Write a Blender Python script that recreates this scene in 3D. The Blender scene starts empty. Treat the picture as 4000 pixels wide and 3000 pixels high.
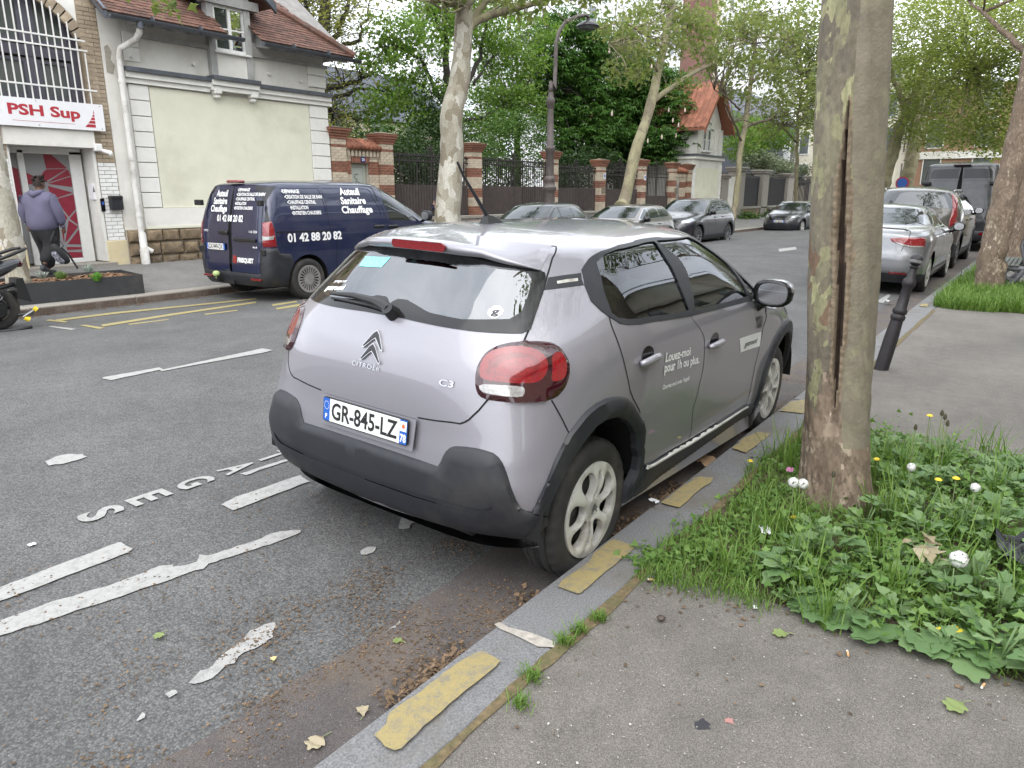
import bpy, bmesh, math, random
import numpy as np
from mathutils import Vector, Matrix
from mathutils.geometry import delaunay_2d_cdt, tessellate_polygon
random.seed(7);RNG=np.random.default_rng(7)
PI=math.pi
scene=bpy.context.scene
COL=scene.collection
# ------------------------------------------------------------------ camera, sky, sun, exposure
CAM=np.array([0.0,0.0,1.709])
YAW, PITCH, FPX=0.633711, 0.256750, 2830.0
_f=np.array([math.cos(YAW)*math.cos(PITCH),math.sin(YAW)*math.cos(PITCH),-math.sin(PITCH)])
_r=np.array([math.sin(YAW),-math.cos(YAW),0.0]);_u=np.cross(_r,_f)
cam_d=bpy.data.cameras.new('camera');cam=bpy.data.objects.new('camera',cam_d);COL.objects.link(cam)
cam.matrix_world=Matrix(((_r[0],_u[0],-_f[0],CAM[0]),(_r[1],_u[1],-_f[1],CAM[1]),(_r[2],_u[2],-_f[2],CAM[2]),(0,0,0,1)))
cam_d.sensor_width=36.0;cam_d.lens=36.0*FPX/4000.0;cam_d.clip_start=0.05;cam_d.clip_end=2000
scene.camera=cam
world=bpy.data.worlds.new('World');scene.world=world;world.use_nodes=True
wn=world.node_tree.nodes;wl=world.node_tree.links
bg=wn['Background']
sky=wn.new('ShaderNodeTexSky');sky.sky_type='NISHITA';sky.sun_disc=False
SUN_EL, SUN_AZ=math.radians(52), math.radians(215)
sky.sun_elevation=SUN_EL;sky.sun_rotation=PI/2-SUN_AZ
sky.air_density=1.0;sky.dust_density=4.0;sky.ozone_density=1.0
hs=wn.new('ShaderNodeHueSaturation');hs.inputs['Saturation'].default_value=0.22
wl.new(sky.outputs['Color'],hs.inputs['Color'])
# a closed cloud layer: bright, with soft paler and greyer banks
tc=wn.new('ShaderNodeTexCoord');mp=wn.new('ShaderNodeMapping');mp.inputs['Scale'].default_value=(1.0,1.0,2.2)
nz=wn.new('ShaderNodeTexNoise');nz.inputs['Scale'].default_value=2.6;nz.inputs['Detail'].default_value=5;nz.inputs['Roughness'].default_value=.55
wl.new(tc.outputs['Generated'],mp.inputs['Vector']);wl.new(mp.outputs['Vector'],nz.inputs['Vector'])
cr=wn.new('ShaderNodeValToRGB');cr.color_ramp.elements[0].position=.32;cr.color_ramp.elements[1].position=.72
cr.color_ramp.elements[0].color=(8.2,8.8,9.8,1);cr.color_ramp.elements[1].color=(13.5,13.9,14.6,1)
wl.new(nz.outputs['Fac'],cr.inputs['Fac'])
mx=wn.new('ShaderNodeMixRGB');mx.inputs['Fac'].default_value=0.72
wl.new(hs.outputs['Color'],mx.inputs['Color1']);wl.new(cr.outputs['Color'],mx.inputs['Color2'])
wl.new(mx.outputs['Color'],bg.inputs['Color']);bg.inputs['Strength'].default_value=0.13
sun_d=bpy.data.lights.new('sun','SUN');sun_d.energy=1.1;sun_d.angle=math.radians(80);sun_d.color=(1.0,.97,.92)
sun=bpy.data.objects.new('sun',sun_d);COL.objects.link(sun)
sd=Vector((math.cos(SUN_EL)*math.cos(SUN_AZ),math.cos(SUN_EL)*math.sin(SUN_AZ),math.sin(SUN_EL)))
sun.rotation_euler=sd.to_track_quat('Z','Y').to_euler();sun.location=(0,0,30)
vs=scene.view_settings
vs.view_transform='Standard';vs.look='None';vs.gamma=1.0;vs.use_curve_mapping=False;vs.exposure=1.05
scene.display_settings.display_device='sRGB'
scene.render.engine='CYCLES'
cy=scene.cycles
cy.max_bounces=7;cy.diffuse_bounces=3;cy.glossy_bounces=4;cy.transmission_bounces=4;cy.transparent_max_bounces=10
cy.use_denoising=True;cy.caustics_reflective=False;cy.caustics_refractive=False
try:
 cy.denoiser='OPENIMAGEDENOISE';cy.denoising_input_passes='RGB_ALBEDO_NORMAL'
except Exception:
 pass
 # ------------------------------------------------------------------ objects
def tag(o,label=None,cat=None,group=None,kind=None):
 if label:o['label']=label
 if cat:o['category']=cat
 if group:o['group']=group
 if kind:o['kind']=kind
 return o
def thing(name,label,cat,loc=(0,0,0),rotz=0.0,group=None):
 o=bpy.data.objects.new(name,None);COL.objects.link(o);o.empty_display_size=.1
 o.location=loc;o.rotation_euler=(0,0,rotz)
 return tag(o,label,cat,group)
def put(name,me,parent=None,mat=None):
 if mat is not None and not me.materials:me.materials.append(mat)
 o=bpy.data.objects.new(name,me);COL.objects.link(o)
 if parent is not None:o.parent=parent
 return o
def mesh(name,V,Fc,mat=None,smooth=False):
 me=bpy.data.meshes.new(name)
 me.from_pydata([tuple(map(float,v))for v in V],[],[tuple(map(int,f))for f in Fc])
 if smooth:me.polygons.foreach_set('use_smooth',[True]*len(me.polygons))
 if mat is not None:me.materials.append(mat)
 me.update()
 return me
def fast_mesh(name,V,Q,mat=None,smooth=False):
 """V (n,3) and Q (m,k) arrays of equal-sized faces"""
 V=np.asarray(V,np.float32);Q=np.asarray(Q,np.int32);m, k=Q.shape
 me=bpy.data.meshes.new(name)
 me.vertices.add(len(V));me.vertices.foreach_set('co',V.ravel())
 me.loops.add(m*k);me.loops.foreach_set('vertex_index',Q.ravel())
 me.polygons.add(m);me.polygons.foreach_set('loop_start',np.arange(0,m*k,k,dtype=np.int32))
 try:me.polygons.foreach_set('loop_total',np.full(m,k,np.int32))
 except Exception:pass
 if smooth:me.polygons.foreach_set('use_smooth',np.ones(m,bool))
 if mat is not None:me.materials.append(mat)
 me.update(calc_edges=True)
 return me
class MB:
 """collects simple solids into ONE mesh"""
 def __init__(s):s.v=[];s.f=[]
 def add(s,V,Fc):
  b=len(s.v);s.v+=[tuple(map(float,p))for p in V];s.f+=[tuple(b+i for i in q)for q in Fc];return s
 def box(s,lo,hi):
  x0, y0, z0=lo;x1, y1, z1=hi
  return s.add([(x0,y0,z0),(x1,y0,z0),(x1,y1,z0),(x0,y1,z0),(x0,y0,z1),(x1,y0,z1),(x1,y1,z1),(x0,y1,z1)],[(0,3,2,1),(4,5,6,7),(0,1,5,4),(1,2,6,5),(2,3,7,6),(3,0,4,7)])
 def cbox(s,c,d):return s.box([c[i]-d[i]/2 for i in range(3)],[c[i]+d[i]/2 for i in range(3)])
 def bbox(s,lo,hi,b=.01):
  """box with chamfered edges"""
  (x0,y0,z0), (x1,y1,z1)=lo, hi;b=min(b,(x1-x0)/2.2,(y1-y0)/2.2,(z1-z0)/2.2)
  V=[];
  for z, i in((z0,b),(z0+b,0),(z1-b,0),(z1,b)):
   V+=[(x0+i+b*(i==0),y0+i,z),(x1-i-b*(i==0),y0+i,z),(x1-i,y0+i+b*(i==0),z),(x1-i,y1-i-b*(i==0),z),(x1-i-b*(i==0),y1-i,z),(x0+i+b*(i==0),y1-i,z),(x0+i,y1-i-b*(i==0),z),(x0+i,y0+i+b*(i==0),z)]
  Fc=[tuple(range(7,-1,-1)),tuple(range(24,32))]
  for k in range(3):
   for j in range(8):Fc.append((k*8+j,k*8+(j+1)%8,k*8+8+(j+1)%8,k*8+8+j))
  return s.add(V,Fc)
 def tube(s,pts,r,n=8,caps=True):
  """tube along points; r a number or one per point"""
  P=[np.array(p,float)for p in pts];m=len(P)
  R=[r]*m if np.isscalar(r)else list(r)
  b=len(s.v);up=None;V=[]
  for i in range(m):
   t=P[min(i+1,m-1)]-P[max(i-1,0)];t=t/max(np.linalg.norm(t),1e-9)
   if up is None:
    up=np.array([0,0,1.])if abs(t[2])<.9 else np.array([1.,0,0])
   a=np.cross(up,t);a/=max(np.linalg.norm(a),1e-9);c=np.cross(t,a);up=c
   for j in range(n):
    an=2*PI*j/n;V.append(P[i]+R[i]*(math.cos(an)*a+math.sin(an)*c))
  Fc=[(i*n+j,i*n+(j+1)%n,(i+1)*n+(j+1)%n,(i+1)*n+j)for i in range(m-1)for j in range(n)]
  if caps:Fc+=[tuple(range(n-1,-1,-1)),tuple((m-1)*n+j for j in range(n))]
  return s.add(V,Fc)
 def lathe(s,prof,n=24,c=(0,0,0),axis='z',caps=True):
  V=[];
  for r, h in prof:
   for j in range(n):
    a=2*PI*j/n;p=(r*math.cos(a),r*math.sin(a),h)
    if axis=='y':p=(p[0],p[2],-p[1])
    if axis=='x':p=(p[2],p[0],p[1])
    V.append((c[0]+p[0],c[1]+p[1],c[2]+p[2]))
  m=len(prof)
  Fc=[(i*n+j,i*n+(j+1)%n,(i+1)*n+(j+1)%n,(i+1)*n+j)for i in range(m-1)for j in range(n)]
  if caps:Fc+=[tuple(range(n-1,-1,-1)),tuple((m-1)*n+j for j in range(n))]
  return s.add(V,Fc)
 def prism(s,poly,h,fn):
  """polygon (list of 2-tuples) extruded 0..h; fn(u, v, w) -> point"""
  n=len(poly)
  V=[fn(u,v,0)for u,v in poly]+[fn(u,v,h)for u,v in poly]
  tr=tessellate_polygon([[Vector((u,v,0))for u,v in poly]])
  Fc=[tuple(t)for t in tr]+[tuple(n+i for i in reversed(t))for t in tr]
  Fc+=[(i,(i+1)%n,n+(i+1)%n,n+i)for i in range(n)]
  return s.add(V,Fc)
 def mesh(s,name,mat=None,smooth=False,fix=True):
  me=mesh(name,s.v,s.f,mat,smooth)
  if fix and len(s.f)<60000:
   bm=bmesh.new();bm.from_mesh(me);bmesh.ops.recalc_face_normals(bm,faces=bm.faces);bm.to_mesh(me);bm.free()
  return me
 def build(s,name,mat,parent=None,smooth=False,sharp=None):
  me=s.mesh(name,mat,smooth)
  if smooth and sharp is not None:
   try:me.set_sharp_from_angle(angle=math.radians(sharp))
   except Exception:pass
  return put(name,me,parent)
class LMB(MB):
 """like MB, but every add becomes an object of its own when built"""
 def __init__(s):s.items=[];s.v=[];s.f=[]
 def add(s,V,Fc):b=MB();b.add(V,Fc);s.items.append(b);s.v=[0];return s
 def build(s,name,mat,parent=None,smooth=False,sharp=None):
  o=None
  for b in s.items:o=b.build(name,mat,parent,smooth,sharp)
  return o
def copy_tree(o,parent=None):
 c=o.copy();COL.objects.link(c)
 if parent is not None:c.parent=parent
 for ch in[x for x in KIDS.get(o.name,[])]:copy_tree(ch,c)
 return c
KIDS={}
def index_kids():
 KIDS.clear()
 for o in COL.objects:
  if o.parent is not None:KIDS.setdefault(o.parent.name,[]).append(o)
def pix(x,y):
 d=(x-2000)/FPX*_r-(y-1500)/FPX*_u+_f;return d
def on_z(x,y,z):
 d=pix(x,y);t=(z-CAM[2])/d[2];return CAM+d*t
def on_y(x,y,Y):
 d=pix(x,y);return CAM+d*(Y/d[1])
def on_x(x,y,X):
 d=pix(x,y);return CAM+d*(X/d[0])
 # ------------------------------------------------------------------ materials
def nodes(name):
 m=bpy.data.materials.new(name);m.use_nodes=True
 return m, m.node_tree.nodes, m.node_tree.links, m.node_tree.nodes['Principled BSDF']
def coords(n,l,scale=(1,1,1),kind='Object'):
 t=n.new('ShaderNodeTexCoord');mp=n.new('ShaderNodeMapping');mp.inputs['Scale'].default_value=scale
 l.new(t.outputs[kind],mp.inputs['Vector']);return mp.outputs['Vector']
def noise(n,l,vec,scale,detail=3,rough=.55,dist=0.0):
 t=n.new('ShaderNodeTexNoise');t.inputs['Scale'].default_value=scale;t.inputs['Detail'].default_value=detail
 t.inputs['Roughness'].default_value=rough;t.inputs['Distortion'].default_value=dist
 if vec is not None:l.new(vec,t.inputs['Vector'])
 return t.outputs['Fac']
def ramp(n,l,fac,stops):
 r=n.new('ShaderNodeValToRGB');e=r.color_ramp.elements
 while len(e)<len(stops):e.new(.5)
 for k, (p,c)in enumerate(stops):
  e[k].position=p;e[k].color=tuple(c)+(1,)if len(c)==3 else c
 l.new(fac,r.inputs['Fac']);return r.outputs['Color']
def mix(n,l,fac,a,b,mode='MIX'):
 m=n.new('ShaderNodeMixRGB');m.blend_type=mode
 for sock, v in((m.inputs['Fac'],fac),(m.inputs['Color1'],a),(m.inputs['Color2'],b)):
  if hasattr(v,'is_output'):l.new(v,sock)
  elif np.isscalar(v):sock.default_value=v
  else:sock.default_value=tuple(v)+(1,)if len(v)==3 else v
 return m.outputs['Color']
def bump(n,l,bs,height,strength=.3,dist=.01):
 b=n.new('ShaderNodeBump');b.inputs['Strength'].default_value=strength;b.inputs['Distance'].default_value=dist
 l.new(height,b.inputs['Height']);l.new(b.outputs['Normal'],bs.inputs['Normal'])
def pm(name,col,rough=.6,metal=0.0,var=.15,scale=8.0,bmp=0.0,bscale=60.0,coat=0.0,spec=None,dirt=None,dscale=2.0,rvar=True,island=0.0):
 """painted / stone / plastic surface: base colour with soft mottling, fine relief, optional dirt colour in patches"""
 m, n, l, b=nodes(name)
 v=coords(n,l)
 f=noise(n,l,v,scale,5,.6)
 c=np.array(col)
 out=ramp(n,l,f,[(.3,np.clip(c*(1-var),0,1)),(.7,np.clip(c*(1+var),0,1))])
 if island:
  g=n.new('ShaderNodeObjectInfo');gg=n.new('ShaderNodeNewGeometry')
  ad=n.new('ShaderNodeMath');ad.operation='ADD';l.new(g.outputs['Random'],ad.inputs[0]);l.new(gg.outputs['Random Per Island'],ad.inputs[1])
  fr=n.new('ShaderNodeMath');fr.operation='FRACT';l.new(ad.outputs[0],fr.inputs[0])
  sc=ramp(n,l,fr.outputs[0],[(0,(1-island,)*3),(1,(1+island,)*3)])
  out=mix(n,l,1.0,out,sc,'MULTIPLY')
 if dirt:
  d=noise(n,l,v,dscale,6,.65)
  df=ramp(n,l,d,[(.5,(0,0,0)),(.72,(1,1,1))])
  out=mix(n,l,df,out,dirt)
 l.new(out,b.inputs['Base Color'])
 b.inputs['Roughness'].default_value=rough;b.inputs['Metallic'].default_value=metal
 if coat:b.inputs['Coat Weight'].default_value=coat;b.inputs['Coat Roughness'].default_value=.03
 if spec is not None:b.inputs['Specular IOR Level'].default_value=spec
 if bmp:bump(n,l,b,noise(n,l,v,bscale,4,.6),bmp,.01)
 return m
def glass_mat(name,tint=(.55,.62,.6),ior=1.5,through=True):
 m=bpy.data.materials.new(name);m.use_nodes=True;n=m.node_tree.nodes;l=m.node_tree.links;n.clear()
 o=n.new('ShaderNodeOutputMaterial');mxs=n.new('ShaderNodeMixShader');g=n.new('ShaderNodeBsdfGlossy');g.inputs['Roughness'].default_value=.015
 g.inputs['Color'].default_value=(.95,.97,1,1)
 if through:t=n.new('ShaderNodeBsdfTransparent');t.inputs['Color'].default_value=tuple(tint)+(1,)
 else:t=n.new('ShaderNodeBsdfDiffuse');t.inputs['Color'].default_value=tuple(tint)+(1,)
 fr=n.new('ShaderNodeFresnel');fr.inputs['IOR'].default_value=ior
 l.new(fr.outputs[0],mxs.inputs[0]);l.new(t.outputs[0],mxs.inputs[1]);l.new(g.outputs[0],mxs.inputs[2]);l.new(mxs.outputs[0],o.inputs['Surface'])
 return m
def paint(name,col,metal=.55,rough=.38,coat=1.0,dust=.12):
 m, n, l, b=nodes(name)
 v=coords(n,l);f=noise(n,l,v,900,2,.5)
 c=np.array(col)
 o1=ramp(n,l,f,[(.3,c*.85),(.7,np.clip(c*1.15,0,1))])
 d=noise(n,l,v,3.0,6,.7)
 dm=ramp(n,l,d,[(.45,(0,0,0)),(.8,(dust,dust,dust))])
 l.new(mix(n,l,dm,o1,(.36,.33,.28)),b.inputs['Base Color'])
 b.inputs['Metallic'].default_value=metal;b.inputs['Roughness'].default_value=rough
 b.inputs['Coat Weight'].default_value=coat;b.inputs['Coat Roughness'].default_value=.035
 return m
 # ------------------------------------------------------------------ shared materials
M={}
M['tyre']=pm('tyre_rubber',(.022,.021,.020),.75,var=.25,scale=14,bmp=.15,bscale=120,dirt=(.07,.06,.05),dscale=5)
M['black']=pm('black_plastic',(.012,.012,.013),.5,var=.2)
M['blackgloss']=pm('gloss_black',(.008,.008,.009),.12,var=.1)
M['void']=pm('dark_cavity',(.004,.004,.004),.95,var=.1)
M['clad']=pm('textured_bumper_plastic',(.014,.015,.020),.52,var=.18,scale=6,bmp=.08,bscale=900,dirt=(.030,.029,.028),dscale=3)
M['seam']=pm('panel_gap',(.004,.004,.005),.9)
M['chrome']=pm('chrome',(.42,.42,.43),.2,1.0,var=.05)
M['alu']=pm('painted_alloy',(.60,.59,.55),.38,.25,var=.10,scale=9,dirt=(.30,.28,.24),dscale=7)
M['alu_dark']=pm('dark_alloy',(.16,.16,.17),.32,.7,var=.1)
M['white_print']=pm('white_vinyl',(.80,.80,.80),.45,var=.03)
M['dark_print']=pm('dark_vinyl',(.03,.03,.035),.45,var=.05)
M['plate_white']=pm('plate_white',(.72,.72,.70),.35,var=.05,dirt=(.5,.48,.44),dscale=8)
M['plate_blue']=pm('plate_blue',(.015,.10,.42),.35,var=.05)
M['plate_black']=pm('plate_black',(.01,.01,.01),.4)
M['orange']=pm('orange_print',(.75,.12,.03),.45)
M['yellow_print']=pm('yellow_print',(.75,.55,.08),.45)
M['red_lens']=pm('red_lens',(.15,.003,.007),.12,var=.35,scale=60,coat=1.0)
M['red_bright']=pm('bright_red_lens',(.20,.004,.008),.14,var=.3,scale=90,coat=1.0)
M['red_dark']=pm('dark_red_lens',(.030,.002,.005),.08,var=.2,scale=40,coat=1.0)
M['clear_lens']=pm('clear_lens',(.34,.33,.32),.12,.3,var=.35,scale=70,coat=1.0)
M['lamp_inner']=pm('headlamp_inside',(.35,.36,.38),.15,.6,var=.5,scale=25,coat=1.0)
M['glass_dark']=glass_mat('tinted_car_glass',(.012,.016,.016),1.9,through=False)
M['glass']=glass_mat('car_glass',(.50,.58,.55),1.75)
M['glass_rear']=glass_mat('heated_rear_glass',(.30,.36,.37),2.6)
M['interior']=pm('dark_upholstery',(.035,.037,.042),.85,var=.2,scale=20)
M['headliner']=pm('pale_headliner',(.30,.30,.29),.9,var=.1)
M['dash']=pm('dashboard',(.05,.05,.055),.6,var=.1)
M['paint_grey']=paint('steel_grey_car_paint',(.27,.262,.29),.45,.38,dust=.05)
M['paint_blue']=paint('navy_van_paint',(.006,.011,.048),.15,.35,dust=.05)
M['paint_silver']=paint('silver_car_paint',(.24,.245,.26),.6,.34)
M['paint_taupe']=paint('grey_brown_car_paint',(.060,.054,.048),.4,.38)
M['paint_beige']=paint('beige_grey_car_paint',(.17,.16,.145),.6,.36)
M['paint_dark']=paint('anthracite_car_paint',(.026,.028,.033),.25,.36)
M['paint_night']=paint('blue_black_car_paint',(.007,.008,.016),.1,.3)
M['paint_black']=paint('charcoal_van_paint',(.011,.0125,.015),.1,.4)
M['paint_red']=paint('red_car_paint',(.30,.012,.015),.4,.35)
# ------------------------------------------------------------------ car body surfaces
def pchip(xs,ys):
 xs=np.asarray(xs,float);ys=np.asarray(ys,float)
 h=np.diff(xs);d=np.diff(ys)/h;m=np.zeros_like(ys)
 for i in range(1,len(xs)-1):
  if d[i-1]*d[i]>0:
   w1=2*h[i]+h[i-1];w2=h[i]+2*h[i-1]
   m[i]=(w1+w2)/(w1/d[i-1]+w2/d[i])
 m[0]=d[0];m[-1]=d[-1]
 def f(x):
  x=np.clip(np.asarray(x,float),xs[0],xs[-1])
  k=np.clip(np.searchsorted(xs,x,side='right')-1,0,len(h)-1)
  t=(x-xs[k])/h[k]
  return(ys[k]*(2*t**3-3*t**2+1)+h[k]*m[k]*(t**3-2*t**2+t)+ys[k+1]*(3*t**2-2*t**3)+h[k]*m[k+1]*(t**3-t**2))
 return f
class Shell:
 """A car body as a stack of rounded plan contours. Chart: s = arc length round the contour from the rear centre
    (right side positive), v = height (arc length over the roof). rows: z, xr, xf, hw, ar, af, nr, nf"""
 def __init__(self,rows,zmax,spine,disp=None,zref=None):
  R=np.array(rows,float);self.R=R;self.zt=R[-1,0];self.zmax=zmax;self.spine=spine
  self.z0=R[0,0]
  self.fn=[pchip(R[:,0],R[:,k])for k in range(1,8)]
  e=1e-3
  top=[float(f(self.zt))for f in self.fn]
  slope=(float(self.fn[2](self.zt))-float(self.fn[2](self.zt-.02)))/.02
  self.B=zmax-self.zt;A=top[2]
  self.ph0=np.arctan(np.clip(-slope,.05,1.5)*self.B/A)
  self.vt=self.zt;self.dv=0.62*A
  self.vmax=self.vt+self.dv
  self.disp=disp
  zr=zref if zref else R[len(R)//2,0]
  # reference parameter table: theta -> arc length, so that q is spread evenly
  P=[float(f(zr))for f in self.fn]
  self.Pref=P
  th=np.linspace(0,np.pi/2,4001)
  def arc(a,b,n):
   x=a*(1-np.cos(th)**(2/n));y=b*np.sin(th)**(2/n)
   return np.concatenate([[0],np.cumsum(np.hypot(np.diff(x),np.diff(y)))])
  self.th=th
  self.Lr=arc(P[3],P[2],P[5]);self.Lf=arc(P[4],P[2],P[6])
  self.Lm=(P[1]-P[4])-(P[0]+P[3])
  self.S=self.Lr[-1]+self.Lm+self.Lf[-1]
 def level(self,v):
  v=np.asarray(v,float)
  z=np.minimum(v,self.zt)
  p=[f(z)for f in self.fn]
  u=np.clip((v-self.vt)/self.dv,0,1)
  ph=self.ph0+(np.pi/2-self.ph0)*u
  c=np.cos(ph)/np.cos(self.ph0);sn=(np.sin(ph)-np.sin(self.ph0))/(1-np.sin(self.ph0))
  dome=u>0
  c=np.where(dome,c,1.0)
  zz=np.where(dome,self.zt+self.B*sn,z)
  xr=self.spine[0]-(self.spine[0]-p[0])*c
  xf=self.spine[1]-(self.spine[1]-p[1])*c
  return zz, xr, xf, p[2]*c, p[3]*c, p[4]*c, p[5], p[6]
 def raw(self,s,v):
  s=np.asarray(s,float);v=np.asarray(v,float)
  sg=np.where(s<0,1.0,-1.0);a=np.abs(s)
  z, xr, xf, hw, ar, af, nr, nf=self.level(v)
  Lr=self.Lr[-1]
  thr=np.interp(np.clip(a,0,Lr),self.Lr,self.th)
  thf=np.interp(np.clip(self.S-a,0,self.Lf[-1]),self.Lf,self.th)
  xrear=xr+ar*(1-np.cos(thr)**(2/nr));yrear=hw*np.sin(thr)**(2/nr)
  xfr=xf-af*(1-np.cos(thf)**(2/nf));yfr=hw*np.sin(thf)**(2/nf)
  t=np.clip((a-Lr)/max(self.Lm,1e-6),0,1)
  xm=(xr+ar)+t*((xf-af)-(xr+ar))
  x=np.where(a<=Lr,xrear,np.where(a>=Lr+self.Lm,xfr,xm))
  y=np.where(a<=Lr,yrear,np.where(a>=Lr+self.Lm,yfr,hw))
  return np.stack([x,sg*y,z],-1)
 def nrm(self,s,v):
  e=2e-3
  ds=self.raw(s+e,v)-self.raw(s-e,v)
  vv=np.minimum(v,self.vmax-.02)
  dvv=self.raw(s,vv+e)-self.raw(s,vv-e)
  n=np.cross(ds,dvv);l=np.linalg.norm(n,axis=-1,keepdims=True)
  n=np.where(l>1e-12,n/np.maximum(l,1e-12),np.array([0,0,1.0]))
  return n
 def pos(self,s,v,off=0.0):
  P=self.raw(s,v);n=self.nrm(s,v)
  o=np.asarray(off,float)
  if self.disp is not None:o=o+self.disp(P)
  return P+n*o[...,None]if np.ndim(o)else P+n*o
 def v_of_z(self,z):
  if z<=self.zt:return z
  sn=min(1.,(z-self.zt)/self.B)
  ph=np.arcsin(np.clip(sn*(1-np.sin(self.ph0))+np.sin(self.ph0),-1,1))
  return self.vt+self.dv*(ph-self.ph0)/(np.pi/2-self.ph0)
 def side(self,x,z,sgn=1):
  """chart point of the side of the car at station x, height z"""
  v=self.v_of_z(z);g=self._grid();xs=self.raw(g,np.full(len(g),v))[:,0]
  return(sgn*float(np.interp(x,xs,g)),v)
 def _grid(self):
  if not hasattr(self,'_g'):self._g=np.linspace(0,self.S,900)
  return self._g
 def rear(self,y,z,front=False):
  """chart point of the rear (or front) face at offset y (right = positive), height z"""
  v=self.v_of_z(z)
  if not front:g=np.linspace(0,self.Lr[-1],500);ys=np.abs(self.raw(g,np.full(500,v))[:,1]);s=float(np.interp(abs(y),ys,g))
  else:g=np.linspace(self.S,self.S-self.Lf[-1],500);ys=np.abs(self.raw(g,np.full(500,v))[:,1]);s=float(np.interp(abs(y),ys,g))
  return(s if y>=0 else-s,v)
def densify(poly,step,closed=True):
 out=[];n=len(poly)
 for i in range(n if closed else n-1):
  a=np.array(poly[i],float);b=np.array(poly[(i+1)%n],float)
  k=max(1,int(np.ceil(np.linalg.norm(b-a)/step)))
  for j in range(k):out.append(tuple(a+(b-a)*j/k))
 if not closed:out.append(tuple(poly[-1]))
 return out
def chaikin(poly,it=1,closed=True):
 P=[np.array(p,float)for p in poly]
 for _ in range(it):
  Q=[];n=len(P)
  if not closed:Q.append(P[0])
  for i in range(n if closed else n-1):
   a, b=P[i], P[(i+1)%n];Q+=[a*.75+b*.25,a*.25+b*.75]
  if not closed:Q.append(P[-1])
  P=Q
 return[tuple(p)for p in P]
def area2(p):
 return sum(p[i][0]*p[(i+1)%len(p)][1]-p[(i+1)%len(p)][0]*p[i][1]for i in range(len(p)))
def inset(poly,d):
 p=[np.array(q,float)for q in poly]
 if area2(poly)<0:p=p[::-1]
 n=len(p);out=[]
 for i in range(n):
  a, b, c=p[i-1], p[i], p[(i+1)%n]
  e1=b-a;e2=c-b;e1/=max(np.linalg.norm(e1),1e-9);e2/=max(np.linalg.norm(e2),1e-9)
  n1=np.array([-e1[1],e1[0]]);n2=np.array([-e2[1],e2[0]]);m=n1+n2;l=np.linalg.norm(m)
  m=n1 if l<1e-6 else m/l;k=1/max(float(m@n1),.5)
  out.append(tuple(b+m*d*k))
 return out
def inside(P,poly):
 x, y=P[:,0], P[:,1];q=np.array(poly);r=np.zeros(len(P),bool);n=len(q)
 for i in range(n):
  x0, y0=q[i];x1, y1=q[i-1]
  if y0==y1:continue
  c=((y0>y)!=(y1>y))&(x<(x1-x0)*(y-y0)/(y1-y0)+x0)
  r^=c
 return r
def mir(p):return[(-a,b)for a,b in p][::-1]
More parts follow.
